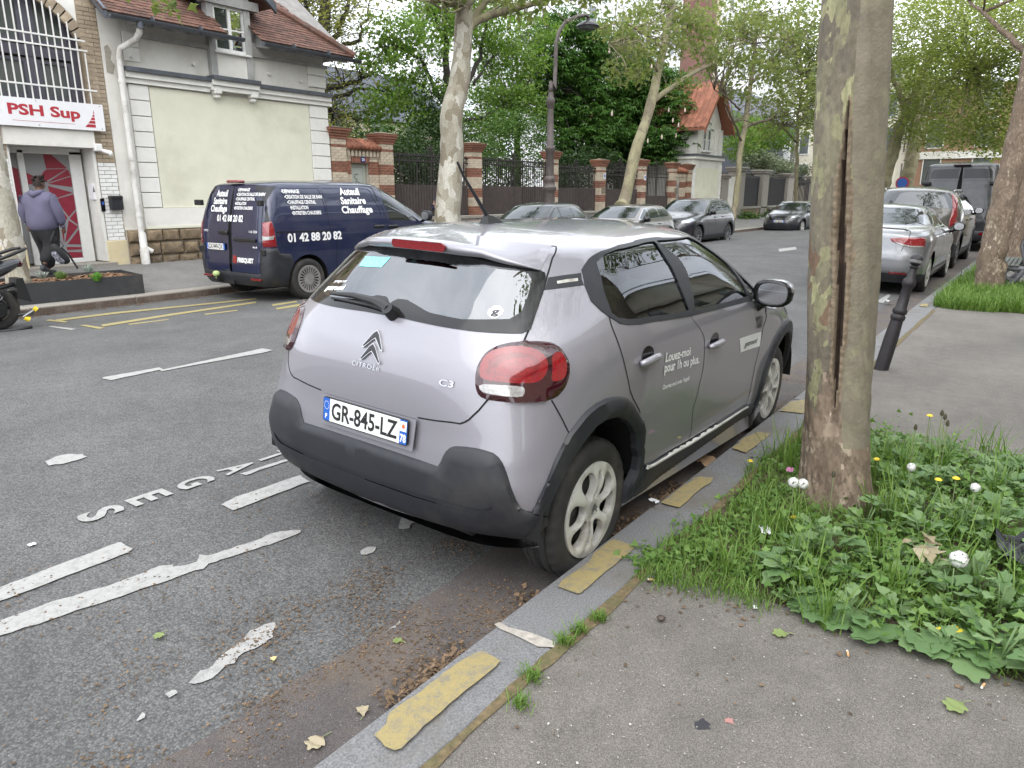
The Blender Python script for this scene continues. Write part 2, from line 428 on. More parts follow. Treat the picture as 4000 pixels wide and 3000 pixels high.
def body_regions(sh,regs,step=.05,estep=.03):
 """cut the chart of a shell along the outlines of all regions; returns one (V, tris, normals) per region"""
 V=[];E=[]
 def poly(pts):
  b=len(V);V.extend(pts);n=len(pts);E.extend((b+i,b+(i+1)%n)for i in range(n))
 S, z0, v1=sh.S, sh.z0, sh.vmax
 poly(densify([(-S,z0),(S,z0),(S,v1),(-S,v1)],step))
 for r in regs:
  if r.get('poly')is None:continue
  p=densify(r['poly'],estep);r['_p']=p;poly(p)
  if r.get('bevel'):
   r['_in']=densify(inset(r['poly'],r['bevel']),estep);poly(r['_in'])
 ed=np.array(V)
 gs, gv=np.meshgrid(np.arange(-S+step/2,S,step),np.arange(z0+step*.4,v1-.01,step*.8))
 gs[::2]+=step/2
 G=np.stack([gs.ravel(),gv.ravel()],1);G=G[(np.abs(G[:,0])<S-.01)]
 d=np.full(len(G),9.)
 for k in range(0,len(ed),400):
  d=np.minimum(d,np.sqrt(((G[:,None]-ed[None,k:k+400])**2).sum(-1)).min(1))
 V+=[tuple(g)for g in G[d>step*.35]]
 vo, eo, fo, *_=delaunay_2d_cdt([Vector(v)for v in V],E,[],0,1e-5)
 C=np.array([tuple(v)for v in vo]);T=np.array([f for f in fo if len(f)==3])
 a2=(C[T[:,1],0]-C[T[:,0],0])*(C[T[:,2],1]-C[T[:,0],1])-(C[T[:,2],0]-C[T[:,0],0])*(C[T[:,1],1]-C[T[:,0],1])
 T[a2<0]=T[a2<0][:,::-1];T=T[np.abs(a2)>1e-9]
 cen=C[T].mean(1);own=np.zeros(len(T),int)
 for i, r in enumerate(regs):
  if r.get('poly')is None:own[:]=i
  else:own[inside(cen,r['_p'])]=i
 NR=sh.nrm(C[:,0],C[:,1])
 for i, r in enumerate(regs):
  t=T[own==i];r['tris']=t
  if r.get('drop')or len(t)==0:continue
  off=r.get('off',0.0);ids=np.unique(t)
  loc=np.full(len(C),-1);loc[ids]=np.arange(len(ids));tl=loc[t]
  cnt={}
  for q in tl:
   for k in range(3):
    e=(q[k],q[(k+1)%3]);cnt[e]=1
  bd=[e for e in cnt if(e[1],e[0])not in cnt]
  o=np.full(len(ids),off)
  if r.get('bevel'):
   own_=np.array(r['_p'])
   for q in set(sum(([e[0],e[1]]for e in bd),[])):
    if((own_-C[ids[q]])**2).sum(1).min()<1e-6:o[q]=off*.2
  if r.get('fn'):o=o+r['fn'](C[ids])
  P=sh.pos(C[ids,0],C[ids,1],o);Nn=NR[ids]
  Vv=list(P);Fc=[tuple(q)for q in tl];nn=list(Nn)
  dp=r.get('depth',.008)
  nsurf=len(Fc)
  if dp:
   for a, b in bd:
    if abs(C[ids[a],0])>S-.001 and abs(C[ids[b],0])>S-.001:continue
    k=len(Vv);e=P[b]-P[a];lat=np.cross(e,Nn[a]);L=np.linalg.norm(lat)
    if L<1e-9:continue
    lat/=L
    Vv+=[P[a],P[b],P[b]-Nn[b]*dp,P[a]-Nn[a]*dp];nn+=[lat]*4
    Fc.append((k+1,k,k+3,k+2))
  r['geo']=(Vv,Fc,nn)
 return regs
def region_object(r,parent,name=None):
 Vv, Fc, nn=r['geo']
 me=mesh(name or r['name'],Vv,Fc,r['mat'],True)
 if not r.get('bevel')and not r.get('fn')and not r.get('facet'):
  me.normals_split_custom_set_from_vertices([tuple(map(float,v))for v in nn])
 else:
  me.set_sharp_from_angle(angle=math.radians(50))
 return put(name or r['name'],me,parent)
def ribbon(sh,line,w,off,name,m,parent,closed=False,mb=None):
 L=densify(line,.02,closed);n=len(L);b=mb or MB();V=[]
 for i in range(n):
  p=np.array(L[i]);t=np.array(L[(i+1)%n]if(closed or i<n-1)else L[i])-np.array(L[i-1]if(closed or i>0)else L[i])
  t=t/max(np.linalg.norm(t),1e-9);q=np.array([-t[1],t[0]])*w/2
  V.append((*(p+q),));V.append((*(p-q),))
 V=np.array(V);P=sh.pos(V[:,0],V[:,1],off)
 Fc=[(2*i,2*i+1,(2*i+3)%(2*n),(2*i+2)%(2*n))for i in range(n if closed else n-1)]
 b.add(P,Fc)
 if mb is None:return b.build(name,m,parent,smooth=True)
_FONT={}
def text_mesh(body,bold=0.0,shear=0.0,res=3,spacing=1.0):
 """flat lettering as (V 2d, faces), origin at the baseline start, height of capitals = 1"""
 key=(body,bold,shear,res,spacing)
 if key in _FONT:return _FONT[key]
 def get(s):
  cu=bpy.data.curves.new('lettering','FONT');cu.body=s;cu.size=1.0;cu.offset=bold;cu.shear=shear;cu.resolution_u=res;cu.space_character=spacing
  cu.fill_mode='FRONT'
  ob=bpy.data.objects.new('lettering',cu);me=bpy.data.meshes.new_from_object(ob)
  V=np.array([v.co[:2]for v in me.vertices]);Fc=[tuple(p.vertices)for p in me.polygons]
  bpy.data.objects.remove(ob);bpy.data.meshes.remove(me);bpy.data.curves.remove(cu)
  return V, Fc
 V, Fc=get(body);H, _=get('H')
 V=(V-np.array([V[:,0].min(),H[:,1].min()]))/(H[:,1].max()-H[:,1].min())
 _FONT[key]=(V,Fc);return V, Fc
def text_map(body,fn,name,m,parent,bold=0.0,width=None,height=1.0,shear=0.0,mb=None,flip=False,spacing=1.0):
 """lettering laid on a surface: fn(u, v) -> point, u along the line, v up; width fixes the length of the line"""
 V, Fc=text_mesh(body,bold,shear,3,spacing)
 sx=(width/V[:,0].max())if width else height
 P=[fn(u*sx,v*height)for u,v in V]
 if flip:Fc=[f[::-1]for f in Fc]
 if mb is not None:mb.add(P,Fc);return
 return put(name,mesh(name,P,Fc,m),parent)
def text_chart(sh,body,o,e,t,name,m,parent,off=.0015,bold=0.0,shear=0.0,mb=None,spacing=1.0):
 """lettering on a car body: chart points of baseline start, baseline end and cap height above the start"""
 o, e, t=map(np.array,(o,e,t))
 V, Fc=text_mesh(body,bold,shear,3,spacing)
 q=o[None]+V[:,:1]/V[:,0].max()*(e-o)[None]+V[:,1:]*(t-o)[None]
 P=sh.pos(q[:,0],q[:,1],off)
 A=(e-o)[0]*(t-o)[1]-(e-o)[1]*(t-o)[0]
 if A<0:Fc=[f[::-1]for f in Fc]
 if mb is not None:mb.add(P,Fc);return
 return put(name,mesh(name,P,Fc,m),parent)
def tyre_mesh(R,rim,w,blocks=0,seg=48):
 """tyre about the y axis, outer face towards -y"""
 h=w/2;sw=R-rim
 pr=[(rim-.012,h*.80),(rim+.004,h*.88),(rim+sw*.25,h*.98),(rim+sw*.5,h*1.0),(rim+sw*.78,h*.95),(R-.012,h*.86),(R-.003,h*.74),(R,h*.60),(R,h*.54),(R-.008,h*.53),(R-.008,h*.47),(R+.001,h*.46),(R+.001,h*.12),(R-.008,h*.11),(R-.008,h*.03),(R+.001,h*.02)]
 full=pr+[(r,-y)for r,y in pr[::-1]]
 V=[];n=seg
 for j in range(n):
  a=2*PI*j/n
  for r, y in full:
   rr=r
   if blocks and abs(y)>h*.5 and r>R-.03 and j%3==0:rr=r-.007
   V.append((rr*math.cos(a),y,rr*math.sin(a)))
 m=len(full);Fc=[]
 for j in range(n):
  k=(j+1)%n
  for i in range(m-1):Fc.append((j*m+i,k*m+i,k*m+i+1,j*m+i+1))
 return mesh('tyre',V,Fc,None,True)
def rim_disc(R,holes,depth_fn,thick,name,m):
 """wheel face about the y axis (outer face towards -y): disc with openings cut through it"""
 V=[];E=[]
 def poly(p):
  b=len(V);V.extend(p);n=len(p);E.extend((b+i,b+(i+1)%n)for i in range(n))
 circ=[(R*math.cos(2*PI*k/72),R*math.sin(2*PI*k/72))for k in range(72)];poly(circ)
 for h in holes:poly(h)
 ed=np.array(V);g=np.linspace(-R,R,31);G=np.array([(x,y)for x in g for y in g if math.hypot(x,y)<R*.97])
 d=np.sqrt(((G[:,None]-ed[None])**2).sum(-1)).min(1)
 V+=[tuple(q)for q in G[d>R*.035]]
 vo, eo, fo, *_=delaunay_2d_cdt([Vector(v)for v in V],E,[],0,1e-6)
 C=np.array([tuple(v)for v in vo]);T=np.array([f for f in fo if len(f)==3]);cen=C[T].mean(1)
 keep=np.hypot(cen[:,0],cen[:,1])<R
 for h in holes:keep&=~inside(cen,h)
 T=T[keep];cnt={}
 for q in T:
  for k in range(3):cnt[(q[k],q[(k+1)%3])]=1
 hd=np.array(ed);dist=np.full(len(C),9.)
 for h in holes:
  hp=np.array(densify(h,.006));dist=np.minimum(dist,np.sqrt(((C[:,None]-hp[None])**2).sum(-1)).min(1))
 P=[(x,depth_fn(math.hypot(x,y),dd),y)for(x,y),dd in zip(C,dist)]
 Fc=[tuple(q)for q in T];Vv=list(P)
 for a, b in[e for e in cnt if(e[1],e[0])not in cnt]:
  k=len(Vv);pa, pb=P[a], P[b]
  Vv+=[pa,pb,(pb[0],pb[1]+thick,pb[2]),(pa[0],pa[1]+thick,pa[2])];Fc.append((k+1,k,k+3,k+2))
 me=mesh(name,Vv,Fc,m,True)
 bm=bmesh.new();bm.from_mesh(me);bmesh.ops.recalc_face_normals(bm,faces=bm.faces);bm.to_mesh(me);bm.free()
 me.set_sharp_from_angle(angle=math.radians(45))
 return me
def tear(a,r0,r1,w0,w1,n=10):
 """an opening between two spokes at angle a: from radius r0 (narrow, w0) to r1 (wide, w1)"""
 pts=[]
 c=[(r0,-w0),(r0+(r1-r0)*.35,-(w0+(w1-w0)*.65)),(r1-.03*(r1>.1),-w1),(r1,-w1*.62),(r1+.004,0),(r1,w1*.62),(r1-.03*(r1>.1),w1),(r0+(r1-r0)*.35,w0+(w1-w0)*.65),(r0,w0),(r0-.006,0)]
 for r, t in chaikin(c,2):pts.append((r*math.cos(a)-t*math.sin(a),r*math.sin(a)+t*math.cos(a)))
 return pts
_WH={}
def wheel(parent,pos,R,rimR,w,right,key,make_rim,mt,rot=0.0,tyre_blocks=0,lug=None):
 """wheel > tyre, rim; pos is the centre of the outer face"""
 if key not in _WH:
  ty=tyre_mesh(R,rimR,w,tyre_blocks,96 if tyre_blocks else 40);ty.materials.append(mt['tyre'])
  rm=make_rim(rimR)
  bk=MB();bk.lathe([(.02,.07),(rimR*.98,.07),(rimR*.98,.10)],28,axis='y');bk.lathe([(.02,.045),(rimR*.62,.045),(rimR*.62,.065)],28,axis='y')
  bm_=bk.mesh('brake_disc',mt['black'])
  _WH[key]=(ty,rm,bm_)
 ty, rm, bk=_WH[key]
 wh=bpy.data.objects.new('wheel',None);COL.objects.link(wh);wh.empty_display_size=.1;wh.parent=parent
 wh.location=(pos[0],pos[1],pos[2])
 rz=0 if right else PI
 t=put('tyre',ty,wh);t.location=(0,(w/2 if right else-w/2),0);t.rotation_euler=(0,0,rz)
 r=put('rim',rm,wh);r.rotation_euler=(0,rot,rz)if right else(0,rot,PI)
 k=put('brake_disc',bk,wh);k.rotation_euler=(0,0,rz)
 return wh
def spoke_rim(ns,m,hub=.07,dish=.02,twin=True,wfrac=.5):
 def f(rimR):
  hs=[]
  for k in range(ns):
   a=2*PI*k/ns
   half=PI/ns*wfrac
   r1=rimR*.86;hs.append(tear(a,hub+.02,r1,(hub+.02)*math.tan(half)*.7,r1*math.tan(half)))
  return rim_disc(rimR,hs,lambda r,d:(-.004 if r>rimR*.9 else dish*(1-(r/rimR)**2)-.004),.03,'rim',m)
 return f
 # ------------------------------------------------------------------ the grey hatchback at the kerb
C3_ROWS=[(.235,.125,3.93,.826,.85,1.1,4.8,2.8),(.33,.080,3.96,.856,.90,1.1,5.5,2.8),(.42,.052,3.985,.868,.95,1.1,6.0,2.8),(.52,.046,3.996,.874,.95,1.1,6.0,2.8),(.62,.052,3.98,.877,1.0,1.1,5.6,2.8),(.70,.060,3.95,.879,1.0,1.1,5.1,2.8),(.80,.066,3.88,.877,1.0,1.1,4.5,2.8),(.90,.076,3.72,.872,1.0,1.05,4.1,2.7),(.98,.094,3.40,.862,1.0,1.0,3.9,2.7),(1.05,.125,3.15,.845,1.0,.95,3.75,2.6),(1.12,.168,3.00,.816,1.0,.90,3.65,2.6),(1.20,.235,2.86,.774,.98,.90,3.5,2.6),(1.30,.330,2.66,.716,.95,.90,3.4,2.6),(1.385,.415,2.46,.650,.90,.85,3.3,2.6),]
C3=dict(rows=C3_ROWS,zmax=1.488,spine=(1.0,1.65),zref=.62)
PK={'dlo':[(0.949,1.334),(0.965,1.351),(0.991,1.365),(1.076,1.413),(1.275,1.459),(2.269,1.487),(3.581,1.492),(3.961,1.475),(4.317,1.435),(4.314,1.362),(4.305,1.31),(4.28,1.252),(4.236,1.183),(4.21,1.108),(4.379,0.943),(3.794,1.074),(3.384,1.016),(3.357,1.02),(2.373,1.058),(1.347,1.089),(1.235,1.1),(1.17,1.113),(1.09,1.149),(1.042,1.177),(0.993,1.215),(0.96,1.274)],'glass_rd':[(1.027,1.354),(1.093,1.379),(1.208,1.414),(1.753,1.446),(2.847,1.44),(2.336,1.337),(2.134,1.083),(1.346,1.109),(1.234,1.119),(1.152,1.134),(1.107,1.156),(1.055,1.249)],'glass_fd':[(3.562,1.434),(3.821,1.412),(3.969,1.379),(4.064,1.352),(4.199,1.276),(4.101,1.253),(3.361,1.038),(2.449,1.073),(2.588,1.24)],'glass_q':[(4.137,1.242),(4.25,1.159),(4.21,1.108),(3.637,1.07),(3.496,1.063),(3.757,1.166)],'lamp':[(0.632,0.976),(0.638,1.001),(0.649,1.027),(0.66,1.046),(0.675,1.061),(0.695,1.074),(0.715,1.082),(0.741,1.088),(0.771,1.092),(0.815,1.091),(0.854,1.084),(0.882,1.063),(0.905,1.032),(0.917,1.011),(0.922,0.993),(0.925,0.959),(0.914,0.918),(0.891,0.891),(0.876,0.883),(0.86,0.878),(0.837,0.874),(0.811,0.873),(0.765,0.872),(0.709,0.875),(0.668,0.878),(0.642,0.888),(0.632,0.916),(0.63,0.946)],'lamp_white':[(0.644,0.933),(0.709,0.936),(0.771,0.933),(0.779,0.926),(0.781,0.909),(0.772,0.893),(0.723,0.896),(0.681,0.901),(0.651,0.908)],'lamp_ring':[(0.646,0.977),(0.65,1.011),(0.666,1.04),(0.696,1.061),(0.749,1.073),(0.803,1.061),(0.833,1.035),(0.845,0.998),(0.835,0.962),(0.812,0.944),(0.757,0.943),(0.688,0.948),(0.652,0.953)],'lamp_core':[(0.694,0.982),(0.707,1.011),(0.746,1.029),(0.782,1.033),(0.8,1.017),(0.803,0.992),(0.783,0.972),(0.736,0.968),(0.702,0.97)],'lamp_side':[(0.85,1.038),(0.875,1.05),(0.893,1.03),(0.906,0.996),(0.904,0.958),(0.882,0.944),(0.855,0.947),(0.859,0.989)],'rglassR':[(0.158,1.412),(0.478,1.403),(0.601,1.384),(0.7,1.371),(0.741,1.361),(0.78,1.345),(0.81,1.328),(0.813,1.315),(0.809,1.262),(0.801,1.209),(0.786,1.132),(0.782,1.129),(0.762,1.122),(0.733,1.122),(0.62,1.117),(0.48,1.117)],'seam_tg':[(0.877,1.48),(0.838,1.382),(0.818,1.317),(0.798,1.205),(0.779,1.127),(0.783,1.132),(0.776,1.113),(0.769,1.092)],'seam_tg2':[(0.668,0.876),(0.638,0.835),(0.599,0.795),(0.579,0.782),(0.558,0.772),(0.593,0.784),(0.559,0.775),(0.524,0.771),(0.442,0.762),(0.35,0.755)],'bumper':[(0.298,0.579),(0.361,0.578),(0.404,0.576),(0.427,0.602),(0.444,0.628),(0.463,0.65),(0.486,0.668),(0.51,0.678),(0.554,0.685),(0.603,0.688),(0.64,0.685),(0.671,0.679),(0.688,0.667),(0.701,0.651),(0.721,0.609),(0.709,0.624),(0.74,0.559),(0.768,0.502),(0.786,0.471),(0.81,0.457),(0.832,0.45)],'bump_bot':[(0.911,0.417),(0.91,0.394),(0.887,0.355),(0.853,0.328),(0.832,0.319),(0.782,0.324),(0.733,0.328),(0.635,0.324),(0.528,0.307),(0.36,0.301),(0.141,0.269),(-0.162,0.253),(-0.418,0.261)],'bump_groove':[(0.678,0.475),(0.666,0.46),(0.635,0.444),(0.592,0.44),(0.477,0.442),(0.287,0.432),(0.005,0.426)],'archR_out':[(0.832,0.45),(0.86,0.51),(0.884,0.567),(0.907,0.656),(0.943,0.737),(0.974,0.766),(1.001,0.797),(1.027,0.814),(1.068,0.83),(1.124,0.836),(1.174,0.832),(1.222,0.824),(1.277,0.81),(1.329,0.791),(1.384,0.763),(1.444,0.724),(1.517,0.679),(1.592,0.611),(1.682,0.553),(1.703,0.492),(1.701,0.431),(1.705,0.389),(1.702,0.327),(1.626,0.284)],'archR_in':[(0.911,0.417),(0.921,0.473),(0.943,0.519),(0.965,0.561),(0.997,0.633),(1.043,0.689),(1.091,0.729),(1.164,0.744),(1.271,0.733),(1.357,0.702),(1.453,0.655),(1.531,0.602),(1.61,0.547),(1.643,0.47)],'door_r':[(1.093,1.151),(1.094,1.148),(1.107,1.121),(1.138,1.075),(1.198,0.992),(1.245,0.929),(1.294,0.868),(1.327,0.824),(1.379,0.781),(1.479,0.717)],'door_m':[(2.369,1.055),(2.403,1.004),(2.386,0.957),(2.395,0.961),(2.361,0.912),(2.35,0.86),(2.329,0.758),(2.309,0.688),(2.297,0.617),(2.292,0.541)],'door_f':[(3.533,0.943),(3.412,0.891),(3.374,0.841),(3.317,0.723),(3.297,0.641),(3.279,0.581),(3.234,0.472),(3.228,0.352),(3.211,0.344)],'door_bot':[(1.695,0.404),(1.985,0.378),(2.324,0.359),(2.315,0.486),(2.715,0.406),(3.252,0.331)],'sill_bot':[(1.605,0.293),(1.864,0.262),(2.315,0.226),(2.857,0.191)],'archF_out':[(3.214,0.334),(3.218,0.396),(3.27,0.539),(3.342,0.652),(3.44,0.731),(3.537,0.777),(3.631,0.799),(3.702,0.808),(3.77,0.804),(3.836,0.783)],'archF_in':[(3.343,0.303),(3.34,0.399),(3.377,0.542),(3.446,0.62),(3.535,0.676),(3.617,0.707),(3.706,0.714),(3.779,0.706)],'handle_r':[(1.339,0.961),(1.449,0.957),(1.604,0.949),(1.714,0.937),(1.723,0.923),(1.619,0.913),(1.464,0.917),(1.365,0.928)],'cup_r':[(1.397,0.964),(1.415,0.988),(1.482,0.997),(1.54,0.989),(1.605,0.947),(1.599,0.919),(1.562,0.898),(1.484,0.898)],'handle_f':[(2.397,0.893),(2.511,0.889),(2.631,0.881),(2.653,0.866),(2.62,0.855),(2.513,0.855),(2.403,0.86)],'cup_f':[(2.45,0.89),(2.507,0.919),(2.574,0.921),(2.6,0.904),(2.614,0.878),(2.555,0.843),(2.507,0.826),(2.465,0.841)],'stickC':[(0.82,1.311),(0.878,1.318),(0.946,1.322),(0.947,1.298),(0.957,1.276),(0.879,1.272),(0.812,1.266)],'pill':[(0.851,1.297),(0.886,1.302),(0.93,1.304),(0.931,1.293),(0.891,1.291),(0.853,1.287)],'sticker':[(2.924,0.832),(3.134,0.823),(3.348,0.813),(3.311,0.714),(3.119,0.726),(2.938,0.736)],'txt1':[(1.781,0.884),(2.123,0.865),(1.783,0.93)],'txt2':[(1.78,0.835),(2.257,0.798),(1.778,0.882)],'txt3':[(1.772,0.753),(2.131,0.728),(1.771,0.776)],'you':[(3.22,0.845),(3.343,0.839),(3.339,0.928)],'plate':[(-0.282,0.745),(0.331,0.745),(0.261,0.632),(-0.27,0.631)],'recess':[(-0.405,0.747),(-0.31,0.754),(0.039,0.751),(0.358,0.752),(0.319,0.677),(0.29,0.63),(0.245,0.604),(0.197,0.599),(-0.014,0.595),(-0.221,0.605),(-0.296,0.616),(-0.346,0.651),(-0.381,0.696)],'logo':[(-0.004,1.034),(-0.127,0.974),(0.139,0.95)],'citroen':[(-0.158,0.908),(0.198,0.915),(0.198,0.935)],'c3t':[(0.513,0.906),(0.579,0.912),(0.52,0.934)],'brake':[(-0.278,1.487),(-0.246,1.496),(0.22,1.485),(0.403,1.471),(0.424,1.454),(0.428,1.432),(0.284,1.434),(-0.121,1.441),(-0.188,1.445),(-0.237,1.465)],'wiper':[(-0.522,1.149),(-0.471,1.168),(-0.357,1.175),(-0.155,1.169),(0.032,1.158),(0.127,1.144),(0.131,1.13),(-0.072,1.128),(-0.234,1.131),(-0.446,1.138)],'pivot':[(0.147,1.138)],'gsticker':[(0.648,1.19),(0.676,1.212),(0.698,1.187),(0.667,1.166)],'green':[(-0.528,1.287),(-0.55,1.329),(-0.355,1.34),(-0.363,1.296)],'gtxt':[(-0.612,1.177),(-0.51,1.193),(-0.526,1.207)],'cap':[(0.449,0.5)],'spoilerL':[(-0.69,1.346),(-0.769,1.385)],'spoiler':[(-0.687,1.371),(-0.412,1.403),(0.156,1.414),(0.478,1.405),(0.601,1.384),(0.7,1.371),(0.76,1.355),(0.799,1.334),(0.814,1.321),(0.833,1.365),(0.876,1.477)],'ant':[(0.287,1.731)],'hub_r':[(1.231,0.371)],}
def sym(half):
 """closed outline symmetric about the car's centre line from its right half (top centre to bottom centre)"""
 h=[(max(a,.0),b)for a,b in half]
 return[(0.0,h[0][1])]+h+[(0.0,h[-1][1])]+[(-a,b)for a,b in h[::-1]]
def bumps_c3(P):
 x, y, z=P[...,0], P[...,1], P[...,2]
 sd=np.clip((np.abs(y)-.70)/.1,0,1)
 o=np.zeros_like(x)
 for cx in(.60,3.145):
  r=np.hypot(x-cx,z-.33);o+=.012*np.exp(-((r-.47)/.13)**2)*sd
 dx=np.clip((x-1.15)/.25,0,1)*np.clip((2.75-x)/.25,0,1)
 o-=.016*np.exp(-((z-.60)/.17)**2)*sd*dx
 o+=.010*np.exp(-((z-.98)/.07)**2)*sd*np.clip((x-.5)/.4,0,1)*np.clip((3.0-x)/.4,0,1)
 rr=np.clip((.32-x)/.1,0,1)
 o+=.016*np.exp(-((z-.83)/.06)**2)*rr*np.clip((.62-np.abs(y))/.1,0,1)
 return o
def build_c3():
 root=thing('parked_car','grey five-door hatchback parked at the kerb, nearest car, with large red tail lamps','car',(1.9799,2.3003,.0843))
 root.rotation_euler=(.0356,0,.004)
 sh=Shell(C3['rows'],C3['zmax'],C3['spine'],disp=bumps_c3,zref=C3['zref'])
 S, z0=sh.S, sh.z0
 pg, clad, seam=M['paint_grey'], M['clad'], M['seam']
 regs=[]
 def R(name,poly,mat,both=True,**k):
  regs.append(dict(name=name,poly=poly,mat=mat,**k))
  if both:regs.append(dict(name=name,poly=mir(poly),mat=mat,**k))
 def circ(cx,cz,r,a0,a1,n=22):return[sh.side(cx+r*math.cos(math.radians(a0+(a1-a0)*k/n)),cz+r*math.sin(math.radians(a0+(a1-a0)*k/n)))for k in range(n+1)]
 regs.append(dict(name='body',poly=None,mat=pg,depth=0))
 tgr=[(.30,1.58),(.60,1.545),(.877,1.48)]+PK['seam_tg'][1:5]+[(.769,1.092),(.72,.98),(.668,.876)]+PK['seam_tg2'][1:5]+[(.524,.771),(.442,.762),(.35,.755)]
 TG=sym([(0,1.585)]+tgr+[(0,.752)])
 R('tailgate',TG,pg,False)
 RG=sym([(.158,1.413),(.478,1.404),(.601,1.386)]+PK['rglassR'][3:12]+[(.762,1.118),(.733,1.117),(.62,1.116),(.48,1.118),(.25,1.124)])
 # the bumper skin in body colour, below the tailgate seam
 BP=sym([(0,.752),(.35,.755),(.524,.771),(.558,.775),(.599,.795),(.638,.835),(.668,.876),(.76,.873),(.845,.876),(.86,.85),(.93,.70),(.86,.50),(.5,.40),(0,.40)])
 R('bumper',BP,pg,False)
 fd_top=[(3.50,1.00),(3.40,1.06),(2.32,1.10)]
 dm=[(2.296,1.075),(2.33,1.03)]+[(2.358,.985),(2.366,.955),(2.352,.912),(2.345,.86),(2.331,.758),(2.312,.688),(2.297,.617),(2.288,.541),(2.29,.359)]
 RD=[(1.10,1.19),(1.094,1.148)]+PK['door_r'][2:]+[(1.60,.60),(1.695,.50),(1.70,.404),(1.972,.378)]+dm[::-1]+[(2.28,1.12)]
 R('rear_door',RD,pg)
 df=[sh.side(x,z)for x,z in((2.66,.985),(2.64,.93),(2.625,.84),(2.60,.72),(2.58,.60),(2.55,.47),(2.52,.345))]
 FD=dm+[(2.7,.35)]+df[::-1]+[sh.side(2.60,1.08),(2.33,1.11)]
 R('front_door',FD,pg)
 D=PK['dlo']
 DL=[(.949,1.334),(.965,1.351),(.991,1.372),(1.076,1.413),(1.275,1.452),(1.75,1.474),(2.207,1.482),(2.9,1.486),(3.377,1.484)]+[sh.side(x,z)for x,z in((2.10,1.405),(2.24,1.355),(2.37,1.285),(2.50,1.20),(2.62,1.115),(2.70,1.055),(2.62,1.028),(2.36,1.03))]+[(2.299,1.055),(1.347,1.089),(1.235,1.1),(1.17,1.113),(1.09,1.149),(1.042,1.177),(.993,1.215),(.96,1.274)]
 R('window_surround',DL,M['clad'],off=.004,depth=.012)
 g=M['glass']
 def G(p):return chaikin(p,1)
 R('window',[(1.027,1.354),(1.093,1.384),(1.208,1.414),(1.45,1.43),(1.748,1.440),(2.25,1.448),(2.70,1.447)]+[sh.side(x,z)for x,z in((1.46,1.33),(1.47,1.2),(1.475,1.085))]+[(2.0,1.090),(1.346,1.113),(1.234,1.122),(1.152,1.137),(1.107,1.159),(1.055,1.249)],g,off=-.004,depth=-.008)
 R('window',[(3.1,1.452)]+[sh.side(x,z)for x,z in((1.95,1.408),(2.10,1.368),(2.25,1.290),(2.33,1.235),(2.36,1.06))]+[(2.42,1.078)]+[sh.side(x,z)for x,z in((1.60,1.2),(1.60,1.33))]+[(2.86,1.448)],g,off=-.004,depth=-.008)
 R('quarter_window',[sh.side(x,z)for x,z in((2.40,1.20),(2.53,1.12),(2.60,1.07),(2.42,1.058))],g,off=-.004,depth=-.008)
 # windscreen: forward of the pillars
 WS=[sh.side(x,z)for x,z in((2.36,1.40),(2.52,1.30),(2.70,1.18),(2.84,1.09))]
 WSp=[(S,WS[0][1]+.03)]+WS+[(S,WS[-1][1]-.01)]
 R('windscreen',WSp,g,off=-.002,depth=0)
 R('rear_window',RG,M['blackgloss'],False,off=.003,depth=.006)
 R('rear_window_glass',sym([(0,1.392),(.4,1.386),(.60,1.362),(.70,1.348),(.755,1.325),(.770,1.30),(.765,1.25),(.752,1.19),(.72,1.165),(.56,1.152),(.40,1.160),(.30,1.180),(.22,1.192),(.12,1.19),(0,1.165)]),M['glass_rear'],False,off=.003,depth=0)
 # plastic cladding
 BL=sym([(0,.580)]+PK['bumper'][0:20:1][:13]+[(.705,.645),(.721,.609),(.74,.559),(.768,.502),(.786,.471),(.81,.457),(.838,.452),(.88,.44),(.911,.417),(.91,.394),(.887,.355),(.853,.328),(.832,.319),(.782,.318),(.70,.322),(.60,.316),(.50,.306),(.36,.296),(.14,.285),(0,.285)])
 R('bumper_cladding',BL,clad,False,off=.020,bevel=.016,depth=.024)
 R('bumper_groove',sym([(0,.436),(.29,.440),(.48,.450),(.592,.452),(.64,.458),(.675,.476),(.66,.452),(.63,.436),(.59,.428),(.48,.426),(.29,.416),(0,.412)]),M['clad'],False,off=.014,depth=-.005)
 R('parking_sensor',[(.449+.030*math.cos(a),.500+.027*math.sin(a))for a in np.linspace(0,2*PI,18)[:-1]],M['clad'],False,off=.0205,depth=.003)
 ro=[(.832,.45),(.86,.51),(.884,.567),(.907,.656),(.943,.737),(.974,.770),(1.001,.797),(1.027,.814),(1.068,.830),(1.124,.836),(1.174,.832),(1.222,.824),(1.277,.81),(1.329,.791),(1.384,.763),(1.444,.724),(1.517,.679),(1.592,.611),(1.67,.553),(1.70,.492),(1.705,.43),(1.70,.36),(1.66,.30),(1.62,z0)]
 ri=[(.911,.417),(.921,.473),(.943,.519),(.965,.561),(.997,.633),(1.043,.689),(1.091,.729),(1.164,.744),(1.271,.733),(1.357,.702),(1.453,.655),(1.531,.602),(1.60,.547),(1.643,.47),(1.64,.40),(1.60,.33),(1.55,z0)]
 R('wheel_arch',ro+ri[::-1],clad,off=.018,bevel=.012,depth=.03)
 fo=circ(3.145,.33,.478,205,-10);fi=circ(3.145,.33,.392,200,-10)
 R('wheel_arch',fo+fi[::-1],clad,off=.018,bevel=.012,depth=.03)
 R('sill',[(1.715,.41),(1.74,.402),(1.972,.374),(2.29,.355),(2.7,.346),sh.side(2.53,.338),sh.side(2.66,.32),sh.side(2.70,z0),(1.63,z0),(1.68,.31),(1.708,.36)],clad,off=.012,bevel=.01,depth=.03)
